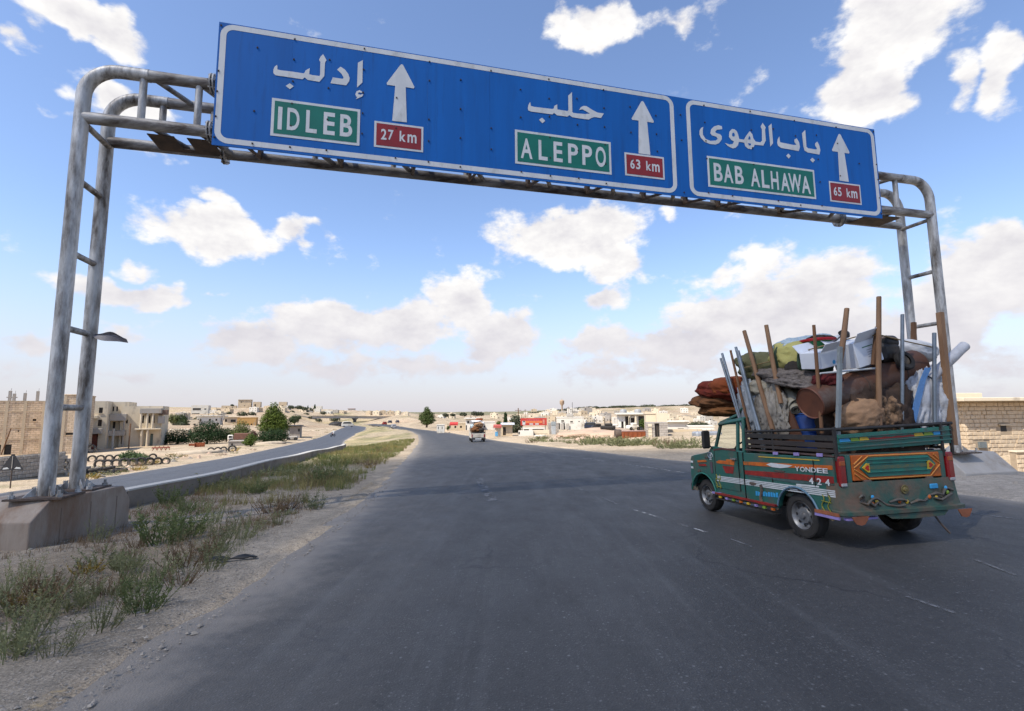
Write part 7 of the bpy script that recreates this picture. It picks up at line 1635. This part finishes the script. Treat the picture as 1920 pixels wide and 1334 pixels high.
# weeds and rubble along the right verge
for k in range(46):
    px = rnd.uniform(985, 1320); py = 822 + (px - 985) * .045 + rnd.uniform(-5, 9)
    p = hit(px, py); o = link_mesh('weed', WM[rnd.choice(['low', 'low', 'dry'])][0]); s = rnd.uniform(1.2, 2.6); o.location = p; o.scale = (s * 1.5, s * 1.2, s * .9); o.rotation_euler = (0, 0, rnd.uniform(0, 6)); tag(o, 'grey green scrub bush in the belt along the right verge', 'weed', 'scrub along the right verge')
for px, py, s, lab in [(1130, 832, 3.4, 'large pale green scrub at the left of the thicket before the red tank'), (1165, 836, 3.8, 'largest scrub bush before the red tank'), (1195, 835, 3.2, 'scrub bush right before the red tank'), (1112, 829, 2.8, 'scrub bush left of the thicket on the right verge'), (1300, 832, 3.0, 'scrub bush at the lattice gate')]:
    p = hit(px, py); o = link_mesh('scrub_bush', WM['low'][1]); o.location = p; o.scale = (s * 1.5, s, s * .8); tag(o, lab, 'weed', 'scrub along the right verge')
rub = mat('pinkish rubble', (.46, .33, .24), .95, (.36, .26, .19), 2, .5, tint=.15)
me_s = MB().add([tuple(v) for v in ico], icf).mesh('rubble_stone', rub)
for k in range(130):
    px = rnd.uniform(1040, 1165); py = rnd.uniform(808, 826); p = hit(px, py); o = link_mesh('rubble_stone', me_s); s = rnd.uniform(.12, .4); o.location = p; o.scale = (s * 1.4, s, s * .7); o.rotation_euler = (0, 0, rnd.uniform(0, 6)); tag(o, 'lump of pinkish rubble in the heaps left of the red tank', 'rubble', 'rubble heaps right of the road')
for px, py, s in [(1110, 818, 1.4), (1135, 815, 1.7), (1080, 818, 1.1), (1150, 818, 1.2)]:
    p = hit(px, py); o = blob('earth_heap', (0, 0, 0), (2.4 * s, 1.4 * s, .5 * s), plaster('pinkish earth', (.46, .33, .235)), {1.4: 'middle pinkish earth heap left of the red tank', 1.7: 'largest pinkish earth heap left of the red tank', 1.1: 'lowest pinkish earth heap under the blue van', 1.2: 'pinkish earth heap nearest the red tank'}[s], 'heap', px, folds=.05, sub=4); o.matrix_world = Matrix.Translation((p[0], p[1], p[2])); o['group'] = 'earth heaps'
for px, Y, dx in [(1120, 70, 1.6), (1140, 66, 1.9), (1150, 72, 2.2), (1186, 62, 1.5)]:
    p = at_y(px, 807, Y); jb = empty('scrap_machine', tuple(p), rnd.uniform(-.4, .4), {1120: 'leftmost dark scrap machine before the porch house', 1140: 'dark scrap machine with upright pipe before the grey shed', 1150: 'wrecked pale car body in the scrap yard', 1186: 'small wrecked car front before the porch'}[px], 'scrap', 'scrap yard wrecks')
    m_ = p_white if px in (1150, 1186) else tblack; MB().bbox((0, 0, .35), (dx, .9, .5), .12).build('body', m_, jb); MB().bbox((.1, 0, .72), (dx * .5, .8, .35), .1).build('cabin', m_, jb); MB().tube([(-.4, 0, .6), (-.4, 0, 1.6)], .06, 6).build('pipe', tblack, jb)
    for x in (-.35, .35): MB().lathe([(.08, -.06), (.2, -.06), (.2, .06), (.08, .06)], 14, Matrix.Translation((x * dx, -.46, .2)) @ Matrix.Rotation(math.pi / 2, 4, 'X')).build('wheel', rubber, jb, 40)
# tree line and masts on the far ridge
for k in range(60):
    px = 985 + k * 6.2 + rnd.uniform(-2, 2)
    if px > 1345: px += 450
    p = at_y(px, np.interp(px, [985, 1060, 1100, 1330, 1900], [780, 772, 767, 764, 760]), 860 + rnd.uniform(-20, 20)); o = link_mesh('tree', bpy.data.meshes.get('ridge_crown') or crown_mesh('ridge_crown', [(0, 0, 3, 4.5, 3, 3), (3, 0, 2.4, 3, 3, 2.4)], 260, .9, l_grey, 77)); s = rnd.uniform(.7, 1.35); o.location = p; o.scale = (s * 1.3, s, s * .8); tag(o, 'small dark tree in the row along the far right ridge', 'tree', 'trees along the far right ridge')
for px, py, h, lab in [(835, 782, 7, 'first'), (848, 781, 6, 'second'), (868, 781, 8, 'third'), (890, 780, 9, 'fourth'), (900, 780, 8, 'fifth'), (560, 768, 8, 'sixth'), (545, 767, 7, 'seventh'), (570, 770, 7, 'eighth'), (435, 762, 4, 'ninth')]:
    tree(px, py, h, [(0, 0, .5, .8, .5, .45), (.5, 0, .4, .5, .4, .4)], l_grey, 500, .14, f'{lab} dark tree clump from the left along the middle skyline' if px > 800 else {570: 'grey green tree clump on the left crest beside the long white house', 545: 'grey green tree clump on the left crest beside the square tan house', 560: 'grey green tree clump on the left crest beside the low reddish house', 435: 'grey green tree clump left of the highest hill house'}[px], 'tree', 'skyline tree clumps', .06, Y=330)
for px, h, lab in [(590, 13, 'tallest dark cypress on the left crest'), (577, 10, 'shorter dark cypress on the left crest'), (553, 9, 'dark cypress left of the reddish house')]:
    tree(px, 771, h, [(0, 0, .55, .12, .1, .45), (0, 0, .3, .16, .12, .25)], l_dark, 500, .07, lab, 'cypress', None, .05, Y=425)
p = at_y(1054, 772, 700); wt = empty('water_tower', tuple(p), 0, 'tan mushroom-shaped water tower on the far right ridge', 'water tower'); MB().lathe([(.001, 0), (1.2, 0), (1.0, 8), (3.2, 11), (3.2, 15), (1.2, 16.5), (.001, 16.5)], 20).build('tower', mat('tan tower', (.42, .30, .20), .9), wt, 40); MB().tube([(0, 0, 16), (0, 0, 18.5)], .15, 5).build('mast', p_grey, wt)
for px, py, h, Y, lab in [(985, 790, 22, 230, 'thin pole with wires behind the billboard'), (1066, 785, 22, 300, 'thin pole above the whitewashed house'), (1119, 800, 14, 200, 'thin pole behind the blue van'), (972, 800, 34, 110, 'tall thin pole right of the kiosk'), (884, 800, 18, 140, 'thin pole beside the white village house')]:
    p = at_y(px, py, Y); H_ = h / FPX * Y; o = MB().tube([(0, 0, -1), (0, 0, H_)], .10, 6); o.tube([(-.7, 0, H_ - .5), (.7, 0, H_ - .5)], .06, 5); o = o.build('utility_pole', woodb); o.location = p; tag(o, lab, 'utility pole', 'utility poles')
# ================================================================== lower carriageway side, tyres, sign, flyover, traffic
# low block wall by the lower carriageway, every block its own piece
A_, B_ = hit(-30, 905), hit(121, 892); A_, B_ = Vector(A_), Vector(B_); L_ = (B_ - A_).length; rz_ = math.atan2(B_.y - A_.y, B_.x - A_.x)
bw = empty('block_wall', tuple(A_), rz_, 'low wall of pale concrete blocks beside the lower carriageway', 'wall'); hw = 1.32
MB().box((L_ / 2, .12, hw / 2 - .3), (L_, .12, hw + .5)).build('mortar_core', mat('wall mortar', (.30, .27, .23), .95), bw)
bmesh_ = [MB().bbox((0, 0, 0), (.395, .2, .195), .012).mesh('block', mat('pale wall block', (.43, .385, .325), .93, (.34, .30, .25), 4, .5, .3, 18, dirt=(.25, .19, .14), dirt_amt=.3, dirt_scale=2, tint=.14))]
for row in range(6):
    for k in range(int(L_ / .41) + 1):
        x = .2 + k * .41 - (row % 2) * .2
        if x > L_: continue
        o = link_mesh('block', bmesh_[0], bw); o.location = (x, .05 + rnd.uniform(-.012, .012), .08 + row * .21); o.rotation_euler = (0, 0, rnd.uniform(-.02, .02))
bw2 = empty('block_wall', tuple(B_ + Vector((.05, .0, 0))), rz_ + .05, 'broken end of the pale block wall behind the gantry posts', 'wall')
for row in range(5):
    for k in range(4 - row // 2):
        o = link_mesh('block', bmesh_[0], bw2); o.location = (.2 + k * .41 + (row % 2) * .12, .05 + rnd.uniform(-.02, .02), .08 + row * .21)
# triangular warning sign seen from behind
p = hit(19, 915); ts = empty('warning_sign', tuple(p), .35, 'dark triangular warning sign on a thin post at the left border', 'road sign'); sk = mat('dark sign back', (.028, .028, .03), .6, (.04, .04, .042), 4)
MB().prism([(-.47, .86), (.47, .86), (.05, 1.66), (-.05, 1.66)], lambda q: (q[0], -.03, q[1]), lambda q: (q[0], -.015, q[1])).build('plate', sk, ts); MB().tube([(0, 0, -.2), (0, 0, 1.55)], .03, 8).build('post', rusty, ts)
for s in (-1, 1): MB().prism([(s * .10, .93), (s * .36, .91), (s * .33, .99), (s * .18, 1.02)], lambda q: (q[0], -.036, q[1]), lambda q: (q[0], -.031, q[1])).build('white_mark', twhite, ts)
MB().tube([(0, -.034, .95), (0, -.034, 1.55)], .018, 6).build('clamp', p_grey, ts)
# old tyres: half sunk on edge in rows, some lying flat
tyre_m = mat('dusty old tyre', (.032, .031, .029), .85, (.07, .064, .055), 5, .5, .2, 30, dirt=(.19, .16, .12), dirt_amt=.3, dirt_scale=3, tint=.25)
tb = MB().lathe([(.34, -.09), (.40, -.13), (.52, -.12), (.56, -.06), (.56, .06), (.52, .12), (.40, .13), (.34, .09), (.33, 0), (.34, -.09)], 28); TY = tb.mesh('tyre', tyre_m, 40)
def tyre(px, py, s, rz, label, flat_=False, group='old tyres'):
    p = hit(px, py); o = link_mesh('tyre', TY)
    if flat_: o.location = (p[0], p[1], p[2] + .12 * s); o.rotation_euler = (rnd.uniform(-.15, .15), rnd.uniform(-.15, .15), 0)
    else: o.location = (p[0], p[1], p[2] + .36 * s); o.rotation_euler = (math.pi / 2 + rnd.uniform(-.1, .1), 0, rz + rnd.uniform(-.15, .15))
    o.scale = (s, s, s); return tag(o, label, 'tyre', group)
for k in range(9):
    tyre(186 + k * 15.6, 877 - k * .9, rnd.uniform(.60, .72), .5, ['front-row old tyre nearest the gantry posts', 'second old tyre of the front row from the gantry', 'third old tyre of the front row from the gantry', 'fourth old tyre of the front row from the gantry', 'fifth, middle old tyre of the front row', 'fourth old tyre from the far end of the front row', 'third old tyre from the far end of the front row', 'second old tyre from the far end of the front row', 'last old tyre at the far end of the front row'][k])
for k, px in enumerate([172, 188, 204, 221, 238, 254, 286]):
    tyre(px, 866 - k * .6, .66, .5, ['back-row old tyre half hidden by the gantry post', 'second tyre of the back row', 'third tyre of the back row', 'fourth tyre of the back row', 'fifth tyre of the back row by the bushes', 'sixth tyre of the back row between the bushes', 'back-row tyre standing alone right of the bushes'][k])
for px, py, z, lab in [(176, 890, 0, 'bottom flat tyre of the pile nearest the gantry posts'), (176, 885, .22, 'top flat tyre of the pile nearest the gantry posts'), (200, 887, 0, 'bottom tyre of the second flat pile'), (200, 883, .22, 'top tyre of the second flat pile'), (224, 884, 0, 'single tyre lying flat right of the piles')]:
    o = tyre(px, 890 if px < 190 else 887 if px < 210 else py, .8, 0, lab, True); o.location.z += z
for k, px in enumerate([395, 408, 419, 435]): tyre(px, 850 - k * .9, .78 + .14 * (k == 3), .45, ['first big tyre of the roadside four', 'second tyre of the roadside four, pale and sunken', 'third big tyre of the roadside four', 'largest and last tyre of the roadside four'][k])
tyre(170, 848, 1.2, .2, 'large black tyre leaning in the shade by the narrow villa')
# rusty frames, brown lorry box
p = hit(374, 839); rf = empty('rusty_trough', tuple(p), .3, 'orange rusty slatted bin below the domed trees', 'bin'); rf.scale = (.6, .6, .75)
for k in range(5): MB().box((-1.1 + k * .55, 0, .5), (.12, .1, 1.0)).build('slat', rc, rf)
MB().box((0, .35, .5), (2.3, .05, .9)).build('back_panel', rc, rf); MB().box((-1.8, .2, .55), (1.4, .6, .5)).build('side_bin', rc, rf)
p = hit(300, 846); rf = empty('rusty_plough', tuple(p), .2, 'rust red farm implement beside the columned villa', 'farm implement'); rf.scale = (.6, .6, .8)
for a in range(4): MB().tube([(-1.6 + a * .9, 0, .1), (-1.2 + a * .9, .3, .8), (-.7 + a * .9, 0, .2)], .1, 6).build('tine', mat('dull red iron', (.26, .09, .06), .8), rf)
MB().tube([(-1.8, .1, .55), (2.0, .1, .6)], .12, 8).build('beam', MATS['dull red iron'], rf)
p = at_y(447, 829, 92); lo = empty('lorry', tuple(p), .5, 'small lorry with white cab and brown box parked behind the low hut', 'lorry')
MB().bbox((.6, 0, 1.0), (2.7, 1.6, 1.1), .04).build('box_body', mat('brown lorry box', (.22, .11, .075), .8, (.17, .085, .06), 2), lo); cb_ = MB().bbox((-1.3, 0, .85), (.9, 1.5, .9), .14).build('cab', p_white, lo); MB().box((-1.35, -.76, 1.0), (.5, .03, .35)).build('cab_window', wglass, cb_)
for x in (-1.2, 1.2): MB().lathe([(.12, -.1), (.33, -.1), (.33, .1), (.12, .1)], 18, Matrix.Translation((x, -.75, .3)) @ Matrix.Rotation(math.pi / 2, 4, 'X')).build('wheel', rubber, lo, 40)
# rocks along the far verge of the lower carriageway
for k in range(60):
    px = rnd.uniform(150, 560); py = np.interp(px, [150, 200, 315, 400, 560], [902, 893, 873, 860, 830]) - rnd.uniform(1, 16); p = hit(px, py); o = link_mesh('rock', me_s if k % 3 else MB().add([tuple(v) for v in ico], icf).mesh('rock', MATS['pale gravel stones'])); s = rnd.uniform(.10, .38); o.location = p; o.scale = (s * 1.3, s, s * .7); o.rotation_euler = (0, 0, rnd.uniform(0, 6)); tag(o, 'loose rock on the bank beyond the lower carriageway', 'rock', 'rocks beyond the lower carriageway')
for px, py, sx, lab in [(372, 851, 3.6, 'long pale spoil bank right of the tyre rows'), (505, 833, 3, 'reddish spoil bank below the conifer')]:
    p = hit(px, py); o = blob('spoil_bank', (0, 0, 0), (sx, 1.0, .5), plaster('pale spoil', (.52, .42, .30)), lab, 'bank', px, folds=.05, sub=4); o.matrix_world = Matrix.Translation((p[0], p[1], p[2] - .1)) @ Matrix.Rotation(.95, 4, 'Z'); o['group'] = 'spoil banks'
for k in range(60):
    px = rnd.uniform(160, 640); py = np.interp(px, [150, 200, 315, 400, 560, 640], [902, 893, 873, 860, 830, 812]) - rnd.uniform(0, 20); p = hit(px, py); kd = rnd.choice(['low', 'dry', 'yellow']); o = link_mesh('weed', WM[kd][0]); s = rnd.uniform(.9, 2.2); o.location = p; o.scale = (s * 1.5, s * 1.2, s * .8); o.rotation_euler = (0, 0, rnd.uniform(0, 6)); tag(o, {'low': 'grey green scrub beyond the lower carriageway', 'dry': 'dry brown scrub beyond the lower carriageway', 'yellow': 'ochre scrub beyond the lower carriageway'}[kd], 'weed', {'low': 'green', 'dry': 'brown', 'yellow': 'ochre'}[kd] + ' scrub beyond the lower carriageway')
# ---- flyover
fl = empty('flyover', tuple(at_y(711, 795, 330)), 0, 'thin concrete flyover crossing both carriageways in the distance', 'bridge'); f0 = fl.location
dk = [Vector(at_y(px, py, Y)) - f0 for px, py, Y in ((585, 782, 300), (640, 781.5, 312), (700, 782.5, 330), (760, 783, 348), (830, 785.5, 370))]
mb = MB(); mr_ = MB()
for i in range(len(dk) - 1):
    a, b = dk[i], dk[i + 1]; w = Vector((0, 5, 0)); h = Vector((0, 0, 1.0))
    for M_, o_, hh in ((mb, Vector((0, 0, -1.0)), h), (mr_, Vector((0, 0, .0)), Vector((0, 0, .7)))):
        ww = w if M_ is mb else Vector((0, .25, 0)); q = [a + o_, b + o_, b + o_ + hh, a + o_ + hh]; r2 = [v + ww for v in q]; M_.quad(*q); M_.quad(*r2); M_.quad(q[3], q[2], r2[2], r2[3]); M_.quad(q[0], q[1], r2[1], r2[0])
mb.build('deck', p_grey, fl); mr_.build('railing', p_sand, fl)
for px, Y in ((663, 318), (711, 334), (757, 348)):
    t = Vector(at_y(px, 783.6, Y)) - f0; b = Vector(at_y(px, 796, Y)) - f0; b.z = min(b.z, gz(*(b + f0)[:2]) - f0.z)
    pr = MB().prism([(-.75, b.z - .5), (.75, b.z - .5), (.75, t.z - 1.6), (2.0, t.z - .2), (2.0, t.z + .0), (-2.0, t.z + .0), (-2.0, t.z - .2), (-.75, t.z - 1.6)], lambda q: (t.x + q[0], t.y + 1.5, q[1]), lambda q: (t.x + q[0], t.y + 3.5, q[1])).build('pier', mat('dark pier concrete', (.10, .095, .09), .9), fl)
# ---- second loaded pickup
T2 = Vector(hit(896, 829)); t2 = empty('pickup_truck', tuple(T2), .16, 'small white pickup far ahead, overloaded with brown bundles', 'pickup truck')
w2 = mat('dirty white van paint', (.48, .44, .37), .6, (.36, .32, .27), 3, .5); sc2 = 1.0
MB().bbox((0, .9, .68), (1.62, 2.6, .62), .06).build('body', w2, t2); MB().bbox((0, 2.4, 1.05), (1.55, 1.1, 1.2), .12).build('cab', w2, t2); tg = MB().bbox((0, -.42, .70), (1.5, .06, .42), .02).build('tailgate', w2, t2); MB().box((.08, -.46, .70), (.3, .02, .36)).build('green_panel', p_grey, tg)
for x in (-.68, .68):
    MB().bbox((x, -.43, .70), (.14, .07, .34), .02).build('tail_lamp', lampred, t2)
    for y in (.1, 2.35): MB().lathe([(.1, -.09), (.27, -.09), (.28, 0), (.27, .09), (.1, .09)], 20, Matrix.Translation((x, y, .28)) @ Matrix.Rotation(math.pi / 2, 4, 'Y')).build('wheel', rubber, t2, 40)
MB().bbox((0, -.46, .36), (1.66, .1, .16), .02).build('bumper', tblack, t2); MB().box((0, -.4, 1.06), (1.6, .06, .08)).build('tail_rail', tblack, t2); MB().box((.0, -.52, .36), (.7, .02, .1)).build('number_plate', twhite, t2)
for x in (-.78, .78):
    for y in (-.4, .9): MB().tube([(x, y, .9), (x, y, 1.7)], .03, 6).build('stake', woodb, t2)
for c, r, m, lab, nm, cat in [((-.1, .4, 1.45), (.66, .8, .42), c_br, 'brown bundle filling the bed of the far pickup', 'bundle', 'bundle'), ((.1, .1, 1.9), (.55, .6, .26), c_tan, 'tan bundle upon the brown one on the far pickup', 'bundle', 'bundle'), ((-.15, .2, 2.25), (.62, .45, .14), c_white, 'white mattress lying across the far pickup load', 'mattress', 'mattress'), ((.45, .2, 1.95), (.3, .4, .3), c_white, 'white sack at the right of the far pickup load', 'sack', 'sack'), ((.35, -.3, 1.30), (.3, .2, .22), c_dark, 'black box-like bag at the tail of the far pickup', 'bag', 'bag'), ((.2, .6, 2.45), (.4, .4, .16), c_or, 'reddish quilt topping the far pickup load', 'quilt', 'quilt'), ((-.55, .5, 1.7), (.25, .5, .25), c_plas, 'pale blue bag at the left of the far pickup load', 'bag', 'bag')]:
    o = blob(nm, (0, 0, 0), r, m, lab, cat, int(c[0] * 50 + c[2] * 30), sub=4, folds=.12); o.matrix_world = Matrix.Translation(T2) @ Matrix.Rotation(.16, 4, 'Z') @ Matrix.Translation(c); o['group'] = 'goods on the far pickup'
# ---- distant cars and the motorcycle
car(738, 803, 190, 1.95, 3.9, 1.65, 1.5, mat('silver car paint', (.30, .31, .33), .3, (.25, .26, .27), 3, spec=.5), 'silver car driving away at the road bend', 'moving_car', 'car', 'car')
for px, py, Y, lab in [(731, 794, 260, 'tiny dark car ahead near the flyover'), (745, 793, 290, 'tiny dark car farthest under the flyover'), (721, 797, 235, 'tiny red brown car left of the silver one')]: car(px, py, Y, 2.0, 3.9, 1.65, 1.5, navy if 'dark' in lab else tred, lab, 'moving_car', 'car', 'car')
car(652, 801, 215, .4, 5.0, 2.0, 2.4, p_white, 'white van parked at the junction before the flyover', 'parked_van', 'van')
p = hit(631, 800); o = blob('earth_heap', (0, 0, 0), (4, 3, 2.4), tblack, 'dark heap at the junction left of the white van', 'heap', 50, sub=4); o.matrix_world = Matrix.Translation((p[0], p[1], p[2])); o['group'] = 'earth heaps'
p = hit(548, 826); gm = empty('grey_machine', tuple(p), .3, 'grey wrecked machine before the block shed', 'machine'); MB().bbox((0, 0, .5), (2.2, 1.0, .8), .15).build('body', p_grey, gm); MB().tube([(-.5, 0, .8), (-.8, 0, 2.0)], .15, 6).build('boom', p_grey, gm)
for x in (-.7, .7): MB().lathe([(.1, -.1), (.35, -.1), (.35, .1), (.1, .1)], 16, Matrix.Translation((x, -.5, .3)) @ Matrix.Rotation(math.pi / 2, 4, 'X')).build('wheel', rubber, gm, 40)
p = hit(624, 819); mc = empty('motorcycle', tuple(p), -.35, 'motorcycle coming along the lower carriageway', 'motorcycle')
for y in (-.62, .62): MB().lathe([(.2, -.05), (.29, -.05), (.31, 0), (.29, .05), (.2, .05)], 20, Matrix.Translation((0, y, .31)) @ Matrix.Rotation(math.pi / 2, 4, 'Y')).build('wheel', rubber, mc, 40)
MB().bbox((0, -.05, .78), (.26, .5, .22), .06).build('fuel_tank', tred, mc); MB().bbox((0, .45, .82), (.28, .6, .1), .03).build('seat', tblack, mc); MB().bbox((0, 0, .45), (.26, .5, .36), .05).build('engine', tblack, mc); MB().tube([(-.36, -.35, 1.08), (0, -.45, 1.0), (.36, -.35, 1.08)], .02, 6).build('handlebar', tblack, mc); MB().tube([(0, -.42, 1.0), (0, -.62, .31)], .035, 6).build('fork', chrome, mc)
MB().lathe([(.001, -.02), (.09, -.01), (.09, .06)], 14, Matrix.Translation((0, -.58, .92)) @ Matrix.Rotation(math.pi / 2, 4, 'X')).build('headlight', lampcl, mc, 40)
# rider: one continuous skinned body
V_ = [(0, .35, .95), (0, .30, 1.2), (0, .22, 1.42), (0, .20, 1.52), (0, .18, 1.66), (-.2, .24, 1.40), (-.30, .02, 1.20), (-.34, -.30, 1.10), (.2, .24, 1.40), (.30, .02, 1.20), (.34, -.30, 1.10), (-.13, .30, .92), (-.24, -.12, .82), (-.22, .08, .42), (-.22, -.04, .38), (.13, .30, .92), (.24, -.12, .82), (.22, .08, .42), (.22, -.04, .38)]
E_ = [(0, 1), (1, 2), (2, 3), (3, 4), (2, 5), (5, 6), (6, 7), (2, 8), (8, 9), (9, 10), (0, 11), (11, 12), (12, 13), (13, 14), (0, 15), (15, 16), (16, 17), (17, 18)]
R_ = [.17, .16, .17, .06, .11, .08, .055, .045, .08, .055, .045, .11, .08, .055, .05, .11, .08, .055, .05]
me = bpy.data.meshes.new('person'); me.from_pydata(V_, E_, []); ro = link_mesh('person', me); ro.matrix_world = Matrix.Translation(p) @ Matrix.Rotation(-.35, 4, 'Z'); sk_ = ro.modifiers.new('body', 'SKIN')
for i, v in enumerate(me.skin_vertices[0].data): v.radius = (R_[i], R_[i]); v.use_root = i == 0
su = ro.modifiers.new('smooth', 'SUBSURF'); su.levels = 1; su.render_levels = 1; me.materials.append(mat('white shirt', (.60, .59, .57), .9, (.5, .49, .47), 4)); tag(ro, 'person in pale clothes riding the motorcycle', 'person')
ro2 = MB().lathe([(.001, .12), (.07, .10), (.105, .04), (.105, -.02), (.09, -.05)], 16, Matrix.Translation((0, .19, 1.70))).build('hair', c_dark, ro, 40)

for k in range(26):
    px = rnd.uniform(315, 650); py = np.interp(px, [310, 400, 470, 560, 640], [800, 790, 776, 778, 790]) + rnd.uniform(-8, 8); p = hit(px, py); o = link_mesh('tree', bpy.data.meshes['ridge_crown']); s = float(np.linalg.norm(p)) / 860 * rnd.uniform(.7, 1.6); o.location = p; o.scale = (s, s, s * .9); tag(o, 'small dusty tree or shrub dotted over the left hillside', 'tree', 'shrubs on the left hillside')
